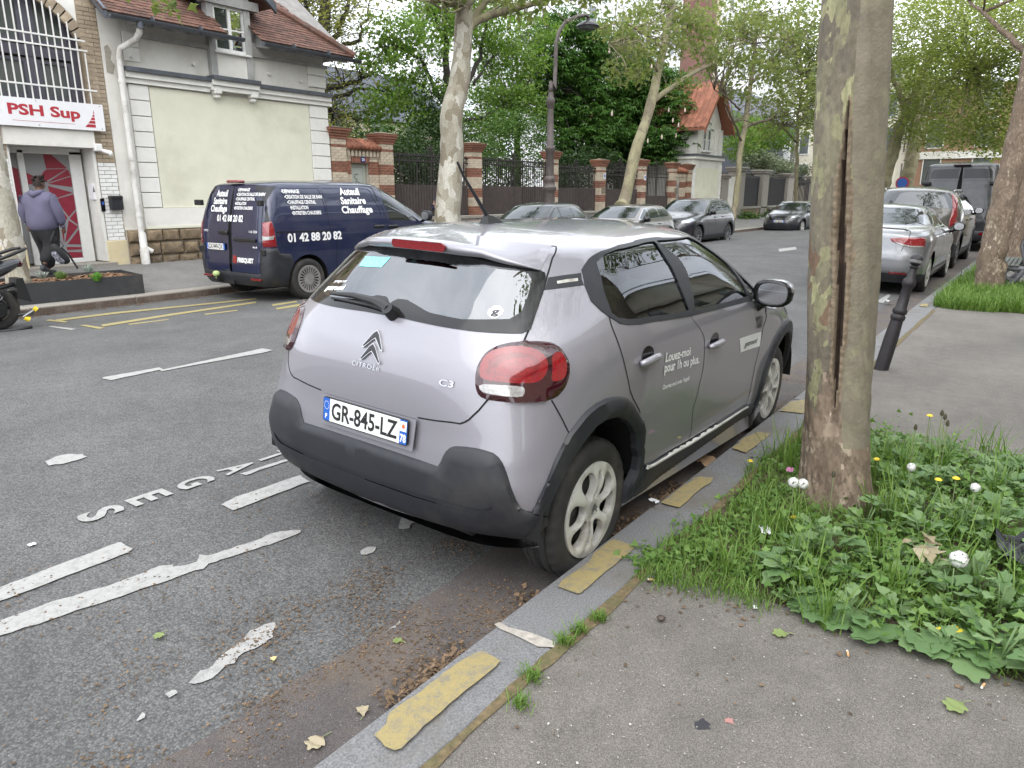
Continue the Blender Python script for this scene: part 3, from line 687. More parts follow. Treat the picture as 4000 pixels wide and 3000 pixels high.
 R('sill_trim',[(1.715,.407),(1.74,.400),(1.972,.373),(2.29,.354),(2.7,.345),sh.side(2.53,.337),sh.side(2.53,.323),(2.7,.326),(2.29,.337),(1.972,.356),(1.74,.383),(1.718,.388)],M['alu'],off=.020,bevel=.004,depth=.01)
 hr=ri+[(1.55,z0-.01),(.90,z0-.01),(.90,.36)]
 R('opening',hr,None,drop=True)
 hf=fi+[sh.side(3.50,z0-.0),sh.side(2.79,z0-.0)]
 R('opening',hf,None,drop=True)
 R('opening',sym([(0,.264),(.14,.266),(.36,.284),(.50,.300),(.60,.316),(.70,.322),(.782,.318),(.832,.319),(.853,.328),(.887,.355),(.905,.37),(.95,z0),(0,z0)]),None,False,drop=True)
 # tail lamps
 def lamp(k):return chaikin(PK[k],1)
 R('tail_lamp',chaikin(PK['lamp'],1),M['red_dark'],off=.016,bevel=.018,depth=.02)
 R('lamp_ring',lamp('lamp_ring'),M['red_bright'],off=.0165,depth=.002)
 R('lamp_band',inset(lamp('lamp_ring'),.022),M['red_lens'],off=.0162,depth=.0)
 R('lamp_core',lamp('lamp_core'),M['red_bright'],off=.0168,depth=.002)
 R('lamp_side',lamp('lamp_side'),M['red_bright'],off=.0165,depth=.002)
 R('reversing_lamp',lamp('lamp_white'),M['clear_lens'],off=.0168,depth=.002)
 # pillar stickers
 R('pillar_sticker',[(.822,1.311),(.878,1.318),(.946,1.322),(.947,1.298),(.957,1.276),(.879,1.272),(.812,1.266)],M['clad'],off=.0012,depth=0)
 R('pillar_mark',PK['pill'],M['alu'],off=.0016,depth=0)
 body_regions(sh,regs,.05)
 objs={}
 par={'lamp_ring':'tail_lamp','lamp_band':'tail_lamp','lamp_core':'tail_lamp','lamp_side':'tail_lamp','reversing_lamp':'tail_lamp','rear_window':'tailgate','rear_window_glass':'tailgate','bumper_groove':'bumper','parking_sensor':'bumper','bumper_cladding':'bumper','sill_trim':'sill'}
 cnt={}
 for r in regs:
  if 'geo' not in r:continue
  k=cnt.get(r['name'],0);cnt[r['name']]=k+1
  p=root
  if r['name']in par:
   cand=objs[par[r['name']]];p=cand[k]if len(cand)>1 else cand[0]
  o=region_object(r,p);objs.setdefault(r['name'],[]).append(o)
 tg=objs['tailgate'][0]
 # panel gaps
 mb=LMB()
 half=[(0,1.585)]+tgr
 for sg in(1,-1):
  q=[(a*sg,b)for a,b in half];ribbon(sh,q,.006,.0012,'',None,None,mb=mb)
  q=[(a*sg,b)for a,b in PK['door_r'][1:]+[(1.50,.70)]];ribbon(sh,q,.006,.0012,'',None,None,mb=mb)
  q=[(a*sg,b)for a,b in dm];ribbon(sh,q,.006,.0012,'',None,None,mb=mb)
  q=[(a*sg,b)for a,b in df];ribbon(sh,q,.006,.0012,'',None,None,mb=mb)
  q=[(a*sg,b)for a,b in[(.868,.876),(.90,.82),(.93,.77),(.95,.74)]];ribbon(sh,q,.005,.0012,'',None,None,mb=mb)
  q=[(a*sg,b)for a,b in[(1.70,.402),(1.972,.377),(2.29,.358),(2.7,.349)]];ribbon(sh,q,.008,.0012,'',None,None,mb=mb)
 mb.build('panel_gap',seam,root,True)
 # spoiler above the rear window
 ys=np.linspace(-1,1,41);V=[];Fc=[]
 sa=[(0,1.585),(.30,1.58),(.60,1.545),(.86,1.484)];sb=[(0,1.412),(.40,1.405),(.60,1.384),(.795,1.335)]
 ip=lambda L, q:np.array((np.interp(q,[0,.34,.70,1],[k[0]for k in L]),np.interp(q,[0,.34,.70,1],[k[1]for k in L])))
 for t in ys:
  q=abs(t);g_=1 if t>0 else-1;ca, cb=ip(sa,q), ip(sb,q);mid=ca*.35+cb*.65
  A1=sh.pos(ca[0]*g_,ca[1],.004);M1=sh.pos(mid[0]*g_,mid[1],.012*(1-q**4)+.004);B1=sh.pos(cb[0]*g_,cb[1],.002);ov=.060*(1-q**3)+.010
  V+=[A1,M1,B1+np.array((-ov+.016,0,.030*(1-q**4)+.006)),B1+np.array((-ov,0,.020*(1-q**4)+.002)),B1+np.array((-ov+.012,0,.002-.010*(1-q**3))),B1+np.array((.012,0,-.012))]
 for i in range(len(ys)-1):
  for k in range(5):Fc.append((i*6+k,(i+1)*6+k,(i+1)*6+k+1,i*6+k+1))
 me=mesh('spoiler',V,Fc,pg,True);bm=bmesh.new();bm.from_mesh(me);bmesh.ops.recalc_face_normals(bm,faces=bm.faces);bm.to_mesh(me);bm.free()
 # face normals outwards (away from the car's middle)
 sp=put('spoiler',me,tg)
 b=MB();n=20
 pts=[(.052,0)]
 def oval(w,h,n=20):return[((w-h)*(1 if math.cos(a)>0 else-1)*(abs(math.cos(a))>1e-6)+h*math.cos(a),h*math.sin(a))for a in np.linspace(0,2*PI,n)[:-1]]
 b.prism(oval(.155,.019),.012,lambda u,v,w:(.352-w+.05*((u)/.6)**2+v*-.15,u-.035,1.412+v))
 b.build('brake_light',M['red_bright'],tg,True,40)
 # wiper
 b=MB()
 P=[sh.pos(*np.array(q),.03)for q in((.14,1.136),(.02,1.148),(-.16,1.157),(-.36,1.164),(-.52,1.155))]
 b.tube(P,[.026,.026,.019,.014,.008],8)
 P=[sh.pos(*np.array(q),.012)for q in((.0,1.138),(-.20,1.146),(-.52,1.146))];b.tube(P,[.008,.009,.006],6)
 b.tube([sh.pos(.15,1.134,-.005),sh.pos(.15,1.134,.05)],[.034,.026],12)
 b.build('wiper',M['black'],tg,True,40)
 # badge: two chevrons, letters
 def chev(dz,w=.098,k=1.0):
  return[(u,v+dz)for u,v in((-.066,-.006),(-.062,.008),(-.020,.060),(0,.074),(.020,.060),(.062,.008),(.066,-.006),(.054,-.004),(.013,.030),(0,.038),(-.013,.030),(-.054,-.004))]
 o3=np.array([(.098,-.004,1.003)])
 def onrear(y,z,off):
  s_, v_=sh.rear(-y,z);return sh.pos(s_,v_,off)
 b=MB();bi=MB()
 for dz in(.000,-.052):
  p=[(u*.92,v*.98)for u,v in chev(0)]
  b.prism(p,.010,lambda u,v,w:onrear(-u-.010,.992+dz+v,w))
  pi_=inset(p,.005)
  bi.prism(pi_,.003,lambda u,v,w:onrear(-u-.010,.992+dz+v,.0095+w))
 b.build('badge',M['chrome'],tg,True,35);bi.build('badge_inlay',M['blackgloss'],tg)
 b=LMB();tx=lambda s, y0, z0_, w, h, bold:text_map(s,lambda u,v:onrear(y0-u,z0_+v,.004),'',None,None,bold=bold,width=w,height=h,mb=b)
 V0, F0=text_mesh('CITRO\u00cbn',.01,0,3,1.15)
 text_map('CITRO\u00cbn',lambda u,v:onrear(.098-u,.905+v,.005),'',None,None,bold=.012,width=.165,height=.020,mb=b,spacing=1.15)
 text_map('C3',lambda u,v:onrear(-.392-u,.905+v,.005),'',None,None,bold=.02,width=.068,height=.026,mb=b)
 b.build('badge_lettering',M['chrome'],tg)
 # number plate in its recess
 cx=-.012
 c=np.array([(.040,.260+cx,.745),(.040,-.260+cx,.745),(.028,-.260+cx,.634),(.028,.260+cx,.634)])
 ex=(c[1]-c[0])/.52;ez=(c[0]-c[3]);ez=ez/np.linalg.norm(ez);nn=np.cross(ez,ex);nn=nn/np.linalg.norm(nn)
 if nn[0]>0:nn=-nn
 P0=c[3]
 pl=lambda u, v, w:P0+ex*u+ez*v+nn*w
 b=MB();b.prism([(-.02,-.02),(.54,-.02),(.55,.115),(-.03,.115)],.004,lambda u,v,w:pl(u,v,w-.010));b.build('plate_recess',pg,objs['bumper'][0])
 number_plate(objs['bumper'][0]if False else root,pl,'GR-845-LZ','78',star=True)
 # stickers on glass
 b=LMB();sq=[(.642,1.185),(.675,1.214),(.706,1.186),(.670,1.156)]
 text_poly(sh,chaikin(sq,1),.0045,b);b.build('window_sticker',M['white_print'],tg)
 b=LMB();text_chart(sh,'g',(.660,1.176),(.685,1.176),(.664,1.199),'',None,None,.006,.03,0,b);b.build('sticker_lettering',M['dark_print'],tg)
 b=MB();text_poly(sh,[(-.535,1.287),(-.555,1.329),(-.355,1.340),(-.363,1.296)],.0045,b);b.build('window_sticker',pm('pale_green_film',(.20,.62,.62),.4,var=.25,scale=60),tg)
 b=LMB();text_chart(sh,'getaround',(-.632,1.168),(-.50,1.186),(-.644,1.190),'',None,None,.0045,.03,.2,b);text_chart(sh,'partagee avec',(-.615,1.205),(-.525,1.217),(-.620,1.217),'',None,None,.0045,.01,.2,b);b.build('window_lettering',M['white_print'],tg)
 # door lettering
 b=LMB()
 text_chart(sh,'Louez-moi',PK['txt1'][0],PK['txt1'][1],PK['txt1'][2],'',None,None,.005,.025,0,b)
 text_chart(sh,'pour 1h ou plus.',PK['txt2'][0],PK['txt2'][1],PK['txt2'][2],'',None,None,.005,.025,0,b)
 text_chart(sh,"Ouvrez-moi avec l'appli",PK['txt3'][0],PK['txt3'][1],PK['txt3'][2],'',None,None,.005,.015,.1,b)
 b.build('door_lettering',M['white_print'],objs['rear_door'][0])
 b=LMB();ST=[sh.side(x,z)for x,z in((2.19,.832),(2.39,.823),(2.595,.813),(2.60,.716),(2.43,.726),(2.25,.736))]
 text_poly(sh,ST,.002,b);b.build('door_sticker',M['white_print'],objs['front_door'][0])
 b=LMB();text_chart(sh,'getaround',sh.side(2.30,.762),sh.side(2.53,.752),sh.side(2.30,.795),'',None,None,.0055,.012,.1,b)
 text_chart(sh,'YOU!',sh.side(2.47,.845),sh.side(2.585,.84),sh.side(2.45,.925),'',None,None,.004,.06,0,b);b.build('sticker_lettering',M['dark_print'],objs['front_door'][0])
 # handles
 for sg in(1,-1):
  for dn, (hx,hz)in(('rear_door',(.955,.937)),('front_door',(1.785,.874))):
   d=objs[dn][0 if sg>0 else 1]
   ss=lambda x, z, o:sh.pos(*[np.array(t)for t in sh.side(x,z,sg)],o)
   b=MB()
   P=[ss(hx+t*.095,hz-.004*abs(t)+.004*t,.010+.020*(1-abs(t)**3))for t in np.linspace(-1,1,9)]
   b.tube(P,[.012,.017,.019,.019,.019,.019,.018,.016,.010],10);b.build('handle',pg,d,True)
   b=MB();
   cup=[(hx-.005+.062*math.cos(a),hz+.014+.042*math.sin(a))for a in np.linspace(0,2*PI,21)[:-1]]
   text_poly(sh,[sh.side(x,z,sg)for x,z in cup],.0015,b);b.build('handle_cup',M['blackgloss'],d,True)
   # mirror
 for sg in(1,-1):
  b=MB();cx_, cy_, cz_=2.46, -sg*.965, 1.085
  rows=[]
  for k, (dx,sx)in enumerate(((-.05,.82),(-.045,.98),(0,1.0),(.05,.90),(.09,.66),(.11,.30))):
   rows.append([(cx_+dx-.02*sg*0,cy_+.115*sx*math.copysign(abs(math.cos(a))**.75,math.cos(a)),cz_+.082*sx*math.copysign(abs(math.sin(a))**.75,math.sin(a))+dx*.05)for a in np.linspace(0,2*PI,21)[:-1]])
  Vv=sum(rows,[]);Fq=[(i*20+j,i*20+(j+1)%20,(i+1)*20+(j+1)%20,(i+1)*20+j)for i in range(5)for j in range(20)]
  b.add(Vv,Fq);b.add(rows[-1],[tuple(range(20))])
  mi=b.build('door_mirror',pg if sg<0 else M['blackgloss'],root,True)
  b=MB();b.add([(cx_-.05,y,z)for _,y,z in rows[0]]+[(cx_-.030,cy_+(y-cy_)*.9,cz_+(z-cz_)*.9)for _,y,z in rows[0]],[(j,(j+1)%20,20+(j+1)%20,20+j)for j in range(20)]);b.build('mirror_rim',M['black'],mi,True)
  b=MB();b.add([(cx_-.036,cy_+(y-cy_)*.93,cz_+(z-cz_)*.93)for _,y,z in rows[0]],[tuple(range(20))]);b.build('mirror_glass',M['chrome'],mi)
  b=MB();b.tube([(cx_+.02,cy_+sg*.05,cz_-.05),(cx_+.03,cy_+sg*.10,cz_-.10),(cx_+.04,-sg*.83,1.0)],[.035,.032,.04],10);b.build('mirror_foot',M['black'],mi,True)
  b=MB();b.add(sum([[(x+.001,cy_+(y-cy_)*1.01,max(z,cz_+.012)+.002)for x,y,z in r]for r in rows[1:5]],[]),[(i*20+j,i*20+(j+1)%20,(i+1)*20+(j+1)%20,(i+1)*20+j)for i in range(3)for j in range(20)]);b.build('mirror_cap',pg,mi,True)
  # aerial
 b=MB();ax, az=.90, 1.482
 b.add([(ax-.05,-.030,az),(ax+.10,-.024,az),(ax+.10,.024,az),(ax-.05,.030,az),(ax-.035,-.012,az+.045),(ax+.01,-.008,az+.040),(ax+.01,.008,az+.040),(ax-.035,.012,az+.045)],[(0,3,2,1),(4,5,6,7),(0,1,5,4),(1,2,6,5),(2,3,7,6),(3,0,4,7)])
 b.tube([(ax-.02,0,az+.035),(ax-.19,.012,az+.22),(ax-.235,.015,az+.285)],[.011,.0065,.0055],8)
 b.build('aerial',M['black'],root,True,40)
 # wheels and wells
 def rimf(r):
  hs=[]
  for d in(45,118,180,225,298,0):hs.append(tear(math.radians(d),.066,r*.87,.020,.058))
  for d in(82,262):hs.append(tear(math.radians(d),.060,r*.80,.010,.017))
  for d in(152,332):hs.append(tear(math.radians(d),.105,r*.78,.006,.008))
  hs=hs[:8]
  return rim_disc(r,hs,lambda rr,dd:(.004 if rr>r*.93 else.0)-.018*math.exp(-((rr-.12)/.06)**2)+.010*(rr<.045)+(.010*math.exp(-dd/.012)),.035,'rim',M['alu'])
 mt=dict(tyre=M['tyre'],black=M['black'])
 for i, (x,yy)in enumerate(((.605,.835),(3.145,.828))):
  for sg in(-1,1):
   w_=wheel(root,(x,sg*yy,.306),.318,.218,.195,sg<0,'c3',rimf,mt,rot=.12 if i==0 else.5,tyre_blocks=1)
   b=MB()
   for dz, k in((.012,1),(-.004,1)):
    b.prism([(u*.34,v*.40+dz-.006)for u,v in chev(0)],.004,lambda u,v,w:(u,-.004-w if sg<0 else.004+w,v))
   b.build('hub_badge',M['chrome'],w_)
 for x in(.605,3.145):
  for sg in(-1,1):
   b=MB();n=24;V=[]
   for k in range(n+1):
    a=-.02+(PI+.04)*k/n
    for y in(.875,.50):V.append((x+.425*math.cos(a)-.012,sg*y if y<.8 else sg*.845,.335+.415*math.sin(a)))
   Fc=[(2*k,2*k+1,2*k+3,2*k+2)for k in range(n)];b.add(V,Fc)
   b.add([(x+.42*math.cos(a),sg*.5,.33+.42*math.sin(a))for a in np.linspace(-.02,PI+.02,20)],[tuple(range(20))])
   b.build('wheel_well',M['void'],root)
 b=MB();b.bbox((.25,-.50,.20),(3.75,.50,.34),.03);b.bbox((1.05,-.82,.22),(2.68,.82,.30),.02);b.bbox((.12,-.55,.26),(.45,.55,.40),.03);b.build('underbody',M['void'],root)
 # cabin seen through the glass
 b=MB();V=[];
 b.box((.55,-.72,.30),(3.0,.72,.36));b.box((.30,-.66,.60),(.95,.66,.98))
 b.build('cabin_floor',M['interior'],root)
 b=MB()
 for y in(-.36,.36):
  b.bbox((1.65,y-.24,.40),(2.15,y+.24,.56),.05)
  b.add([(1.60,y-.24,.50),(1.76,y-.24,.50),(1.76,y+.24,.50),(1.60,y+.24,.50),(1.42,y-.21,1.12),(1.53,y-.21,1.12),(1.53,y+.21,1.12),(1.42,y+.21,1.12)],[(0,3,2,1),(4,5,6,7),(0,1,5,4),(1,2,6,5),(2,3,7,6),(3,0,4,7)])
  b.bbox((1.38,y-.13,1.17),(1.49,y+.13,1.36),.035)
 b.bbox((.98,-.62,.40),(1.30,.62,.58),.05)
 b.add([(.90,-.62,.5),(1.03,-.62,.5),(1.03,.62,.5),(.90,.62,.5),(.74,-.6,1.06),(.85,-.6,1.06),(.85,.6,1.06),(.74,.6,1.06)],[(0,3,2,1),(4,5,6,7),(0,1,5,4),(1,2,6,5),(2,3,7,6),(3,0,4,7)])
 for y in(-.38,.38):b.bbox((.72,y-.12,1.09),(.81,y+.12,1.24),.03)
 b.build('seat',M['interior'],root,True,50)
 b=MB();b.bbox((2.35,-.70,.60),(2.85,.70,1.03),.06);b.lathe([(.175,-.012),(.190,0),(.175,.012),(.160,0),(.175,-.012)],28,caps=False);
 V=b.v[-28*5:];R_=Matrix.Rotation(math.radians(-65),3,'Y')
 b.v[-28*5:]=[tuple(R_@Vector(v)+Vector((2.20,.36,.98)))for v in V]
 b.build('dashboard',M['dash'],root,True,50)
 gs, gv=np.meshgrid(np.linspace(0,1,25),np.linspace(-.62,.62,9))
 b=MB();V=[(.60+1.65*u,y*.86,1.425-.06*(abs(y)/.62)**2-.05*(2*u-1)**4)for y in np.linspace(-.62,.62,9)for u in np.linspace(0,1,13)]
 b.add(V,[(r*13+c,r*13+c+1,r*13+c+14,r*13+c+13)for r in range(8)for c in range(12)]);b.build('headliner',M['headliner'],root,True)
 return root
def text_poly(sh,poly,off,mb):
 """a flat film following the body: polygon in chart points"""
 p=densify(poly,.02);n=len(p);A=np.array(p)
 gx=np.arange(A[:,0].min(),A[:,0].max(),.025);gy=np.arange(A[:,1].min(),A[:,1].max(),.02)
 G=np.array([(x,y)for x in gx for y in gy])
 if len(G):G=G[inside(G,p)];G=G[[np.hypot(*(A-g).T).min()>.008 for g in G]]if len(G)else G
 vo, eo, fo, *_=delaunay_2d_cdt([Vector(q)for q in p]+[Vector(q)for q in G],[(i,(i+1)%n)for i in range(n)],[],1,1e-6)
 C=np.array([tuple(v)for v in vo]);P=sh.pos(C[:,0],C[:,1],off);Fc=[]
 for f in fo:
  if len(f)!=3:continue
  t=f;a2=(C[t[1]][0]-C[t[0]][0])*(C[t[2]][1]-C[t[0]][1])-(C[t[2]][0]-C[t[0]][0])*(C[t[1]][1]-C[t[0]][1])
  Fc.append(tuple(t)if a2>0 else tuple(t)[::-1])
 mb.add(P,Fc)
def number_plate(parent,pl,txt,dep=None,star=False,L=.52,H=.11,detail=True):
 """number plate (> bands, characters); pl(u, v, w) maps plate metres to the car"""
 b=MB();c=.008
 rr=[(c,0),(L-c,0),(L,c),(L,H-c),(L-c,H),(c,H),(0,H-c),(0,c)]
 b.prism(rr,.006,lambda u,v,w:pl(u,v,w));p=b.build('number_plate',M['plate_black'],parent)
 b=MB();b.prism([(.045,.004),(L-.045,.004),(L-.045,H-.004),(.045,H-.004)],.001,lambda u,v,w:pl(u,v,.0062+w));b.build('plate_face',M['plate_white'],p)
 b=LMB()
 for a, e in((.004,.045),(L-.045,L-.004)):b.prism([(a,.004),(e,.004),(e,H-.004),(a,H-.004)],.001,lambda u,v,w:pl(u,v,.0062+w))
 b.build('plate_band',M['plate_blue'],p)
 b=MB();text_map(txt,lambda u,v:pl(.058+u,.017+v,.0078),'',None,None,bold=.022,width=L-.116,height=.076,mb=b);b.build('plate_characters',M['plate_black'],p)
 b=LMB()
 if detail:
  text_map('F',lambda u,v:pl(.017+u,.014+v,.0078),'',None,None,bold=.04,height=.022,mb=b)
  st_=MB()
  for k in range(12):
   a=2*PI*k/12;cx, cz=.0245+.015*math.cos(a), .074+.018*math.sin(a)
   MB.add(st_,[pl(cx+.003*math.cos(t),cz+.003*math.sin(t),.0078)for t in(0,2.1,4.2)],[(0,1,2)])
 if detail:st_.build('star_ring',M['white_print'],p)['kind']='stuff'
 if dep:text_map(dep,lambda u,v:pl(L-.041+u,.012+v,.0078),'',None,None,bold=.03,width=.034,height=.034,mb=b)
 if star:b.add([pl(L-.042,.058,.0076),pl(L-.007,.058,.0076),pl(L-.007,.100,.0076),pl(L-.042,.100,.0076)],[(0,1,2,3)])
 if b.v:b.build('plate_print',M['white_print'],p)
 if star:
  b=MB();q=[(L-.0245+(.014 if k%2==0 else.006)*math.cos(PI*k/8),.079+(.014 if k%2==0 else.006)*math.sin(PI*k/8))for k in range(16)]
  b.prism(q,.0004,lambda u,v,w:pl(u,v,.0082+w));b.build('plate_emblem',M['orange'],p)
 return p
build_c3()
# ------------------------------------------------------------------ the other vehicles
def tok(sh,pts):
 """outline in car metres: ('s', x, z) side, ('r', y, z) rear, ('f', y, z) front; right side positive"""
 out=[]
 for k, a, b in pts:
  out.append(sh.side(a,b)if k=='s' else sh.rear(a,b)if k=='r' else sh.rear(a,b,True))
 return out
def sd(*p):return[('s',a,b)for a,b in p]
def rr_(*p):return[('r',a,b)for a,b in p]
def ff_(*p):return[('f',a,b)for a,b in p]
def symf(sh,half):
 """outline round the front centre, from its right half given as tokens"""
 h=tok(sh,half);return h
def rim_multi(n,wf=.62,m='alu_dark'):
 return spoke_rim(n,M[m],.055,.015,wfrac=wf)
def assemble(root,sh,regs,L,W,wheels,R,rimR,tw,rimfn,key,par=None,under=True,step=.07,seams=()):
 body_regions(sh,regs,step,.05)
 objs={};cnt={};par=par or{}
 for r in regs:
  if 'geo' not in r:continue
  k=cnt.get(r['name'],0);cnt[r['name']]=k+1;p=root
  if r['name']in par and par[r['name']]in objs:
   c=objs[par[r['name']]];p=c[k]if k<len(c)else c[0]
  objs.setdefault(r['name'],[]).append(region_object(r,p))
 mb=LMB()
 for q in seams:
  for sg in(1,-1):ribbon(sh,[(a*sg,b)for a,b in q],.008,.002,'',None,None,mb=mb)
 if mb.v:mb.build('panel_gap',M['seam'],root,True)
 for x, y in wheels:
  for sg in(-1,1):wheel(root,(x,sg*y,R),R,rimR,tw,sg<0,key,rimfn,dict(tyre=M['tyre'],black=M['black']),rot=x)
 for x, y in wheels:
  for sg in(-1,1):
   b=MB();n=16;V=[];rw=R*1.22
   for k in range(n+1):
    a=-.05+(PI+.1)*k/n
    for yy in(y-.01,y-.36):V.append((x+rw*math.cos(a),sg*yy,R+.02+rw*math.sin(a)))
   b.add(V,[(2*k,2*k+1,2*k+3,2*k+2)for k in range(n)])
   b.add([(x+rw*math.cos(a),sg*(y-.36),R+.02+rw*math.sin(a))for a in np.linspace(-.05,PI+.05,16)],[tuple(range(16))])
   b.build('wheel_well',M['void'],root)
 b=MB();xs=[wheels[0][0],wheels[-1][0]]
 b.box((.35,-W*.30,.20),(L-.35,W*.30,.45));b.box((xs[0]+R*1.3,-W*.46,.22),(xs[1]-R*1.3,W*.46,.40));b.build('underbody',M['void'],root)
 return objs
def arch(sh,cx,r,z0,cz,n=14):
 a0=math.asin(max(-1,min(1,(z0-cz)/r)))
 return[sh.side(cx+r*math.cos(a),max(z0,cz+r*math.sin(a)))for a in np.linspace(PI-a0,a0,n)]
def side_mirror(root,x,y,z,m,s=1.0):
 for sg in(-1,1):
  b=MB();rows=[]
  for dx, k in((-.05,.85),(-.03,1),(.04,.95),(.09,.6),(.11,.25)):
   rows.append([(x+dx,sg*(y+.11)+.105*s*k*math.copysign(abs(math.cos(a))**.8,math.cos(a)),z+.085*s*k*math.copysign(abs(math.sin(a))**.8,math.sin(a)))for a in np.linspace(0,2*PI,15)[:-1]])
  V=sum(rows,[]);n=14
  b.add(V,[(i*n+j,i*n+(j+1)%n,(i+1)*n+(j+1)%n,(i+1)*n+j)for i in range(4)for j in range(n)]);b.add(rows[-1],[tuple(range(n))])
  b.add(rows[0],[tuple(range(n-1,-1,-1))])
  b.tube([(x+.02,sg*(y+.06),z-.06),(x+.04,sg*(y-.06),z-.11)],.03,8)
  o=b.build('door_mirror',m,root,True,50)
  b=MB();b.add([(x-.053,sg*(y+.11)+(p[1]-sg*(y+.11))*.88,z+(p[2]-z)*.88)for p in rows[0]],[tuple(range(n))]);b.build('mirror_glass',M['chrome'],o)
  # ---- navy plumber's van
VAN_ROWS=[(.26,.05,4.86,.90,.45,.8,5.5,3.4),(.40,.0,4.89,.945,.45,.8,6,3.4),(.60,.0,4.895,.960,.45,.9,6.5,3.4),(.80,.022,4.87,.964,.45,.9,7,3.3),(1.0,.030,4.72,.963,.45,.9,7,3.2),(1.12,.04,4.35,.957,.45,.9,7,3.0),(1.22,.055,3.98,.945,.45,.9,7,3.0),(1.35,.08,3.74,.922,.45,.9,6.5,3.0),(1.55,.13,3.38,.876,.45,.9,6,3.0),(1.72,.175,3.06,.826,.45,.9,5,3.0),(1.82,.215,2.84,.775,.45,.9,4.2,3.0)]
def build_blue_van():
 root=thing('van','navy blue plumber\'s van with white lettering, parked across the street by the cream house','van',(6.87,10.72,.02))
 sh=Shell(VAN_ROWS,1.912,(1.2,2.2),zref=.8);S, z0=sh.S, sh.z0
 pb, cl=M['paint_blue'], M['clad'];regs=[]
 T=lambda p:tok(sh,p)
 def A(name,poly,m,both=True,**k):
  regs.append(dict(name=name,poly=poly,mat=m,**k))
  if both:regs.append(dict(name=name,poly=mir(poly),mat=m,**k))
 regs.append(dict(name='body',poly=None,mat=pb,depth=0))
 rd=T(rr_((.012,1.83),(.60,1.81),(.70,1.78),(.76,1.60),(.80,1.25),(.80,.90),(.755,.86),(.755,.50),(.70,.47),(.012,.47)))
 A('rear_door',rd,pb)
 A('corner_trim',T(rr_((.775,1.80),(.80,1.60),(.845,1.27))+sd((.16,1.25),(.18,1.50),(.20,1.74),(.235,1.82))),cl,off=.003,depth=.004)
 A('sliding_door',T(sd((1.235,1.80),(1.30,1.13),(1.38,.40),(2.30,.40),(2.60,.62),(2.62,1.20),(2.42,1.78))),pb)
 A('front_door',T(sd((2.42,1.79),(2.63,1.2),(2.62,.62),(2.45,.40),(3.35,.40),(3.62,.70),(3.70,1.10),(3.46,1.28),(2.98,1.80))),pb)
 A('window',T(sd((2.60,1.765),(2.70,1.225),(3.46,1.20),(3.20,1.52),(2.97,1.735),(2.85,1.765))),M['glass_dark'],off=.002,depth=.004)
 A('window',T(sd((3.52,1.22),(3.74,1.19),(3.44,1.42))),M['glass_dark'],off=.002,depth=.004)
 ws=T([('s',3.12,1.76),('s',3.5,1.50),('s',3.80,1.27),('s',3.98,1.16)])
 A('windscreen',[(S,ws[0][1]+.02)]+ws+[(S,ws[-1][1])],M['glass_dark'],off=.002,depth=0)
 A('window_panel',T(sd((.47,1.775),(.36,1.70),(.31,1.40),(.33,1.345),(1.26,1.345),(1.20,1.775))),pb,off=-.006,depth=-.006)
 A('window_panel',T(sd((1.29,1.775),(1.345,1.345),(2.46,1.31),(2.49,1.34),(2.36,1.72),(2.30,1.775))),pb,off=-.006,depth=-.006)
 A('door_window_panel',T(rr_((.06,1.76),(.60,1.73),(.66,1.68),(.71,1.36),(.67,1.31),(.06,1.31))),M['blackgloss']if False else pb,off=-.006,depth=-.006)
 A('slide_rail',T(sd((.225,1.118),(1.30,1.098),(1.30,1.078),(.225,1.096))),M['seam'],off=.001,depth=0)
 low=T(rr_((0,.46),(.76,.46),(.77,.86))+sd((.10,.865),(.22,.865),(.26,.78),(.45,.76),(.50,.66),(.50,z0)))
 A('bumper',low+[(0,z0)],cl,off=.014,bevel=.012,depth=.02)
 fl=T(sd((4.10,z0),(4.10,.60),(4.30,.70),(4.55,.72))+ff_((.50,.62),(0,.62)))
 A('bumper',fl+[(S,z0)],cl,off=.01,depth=.02)
 A('sill',T(sd((1.25,.39),(3.55,.39),(3.55,z0),(1.25,z0))),cl,off=.004,depth=.01)
 for cx in(.80,4.0):A('opening',arch(sh,cx,.40,z0,.335),None,drop=True)
 lampo=T(rr_((.815,1.255),(.825,.89))+sd((.06,.885),(.215,.885),(.20,1.15),(.185,1.275)))
 A('tail_lamp',lampo,M['red_bright'],off=.012,bevel=.01,depth=.015)
 A('reversing_lamp',T(rr_((.83,1.05),(.835,.98))+sd((.05,.985),(.16,1.0),(.185,1.06),(.10,1.045))),M['clear_lens'],off=.013,depth=.002)
 seams=[T(rr_((0.004,1.83),(0.004,.47))),rd,T(sd((1.20,1.90),(1.235,1.80),(1.30,1.12),(1.38,.40))),T(sd((2.42,1.80),(2.63,1.2),(2.62,.62),(2.45,.42))),T(sd((2.98,1.80),(2.45,1.815),(1.22,1.85)))]
 o=assemble(root,sh,regs,4.895,1.93,[(.80,.955),(4.0,.955)],.335,.225,.225,rim_multi(20,.60,'alu_dark')if False else spoke_rim(22,pm('grey_alloy',(.33,.31,.30),.35,.5),.07,.012,wfrac=.50),'vito',{'window':'front_door','door_window_panel':'rear_door','reversing_lamp':'tail_lamp'},seams=seams)
 rd0=o['rear_door'][0]
 rp=lambda y, z, w=.0:sh.pos(*[np.array(t)for t in sh.rear(y,z)],w)
 sp=lambda x, z, w=.0:sh.pos(*[np.array(t)for t in sh.side(x,z)],w)
 def rt(s,y,z,w,h,mb,bold=.02):text_map(s,lambda u,v:rp(y+u,z+v,.006),'',None,None,bold=bold,width=w,height=h,mb=mb)
 def st(s,x,z,w,h,mb,bold=.02):text_map(s,lambda u,v:sp(x+u,z+v,.006),'',None,None,bold=bold,width=w,height=h,mb=mb)
 b=LMB()
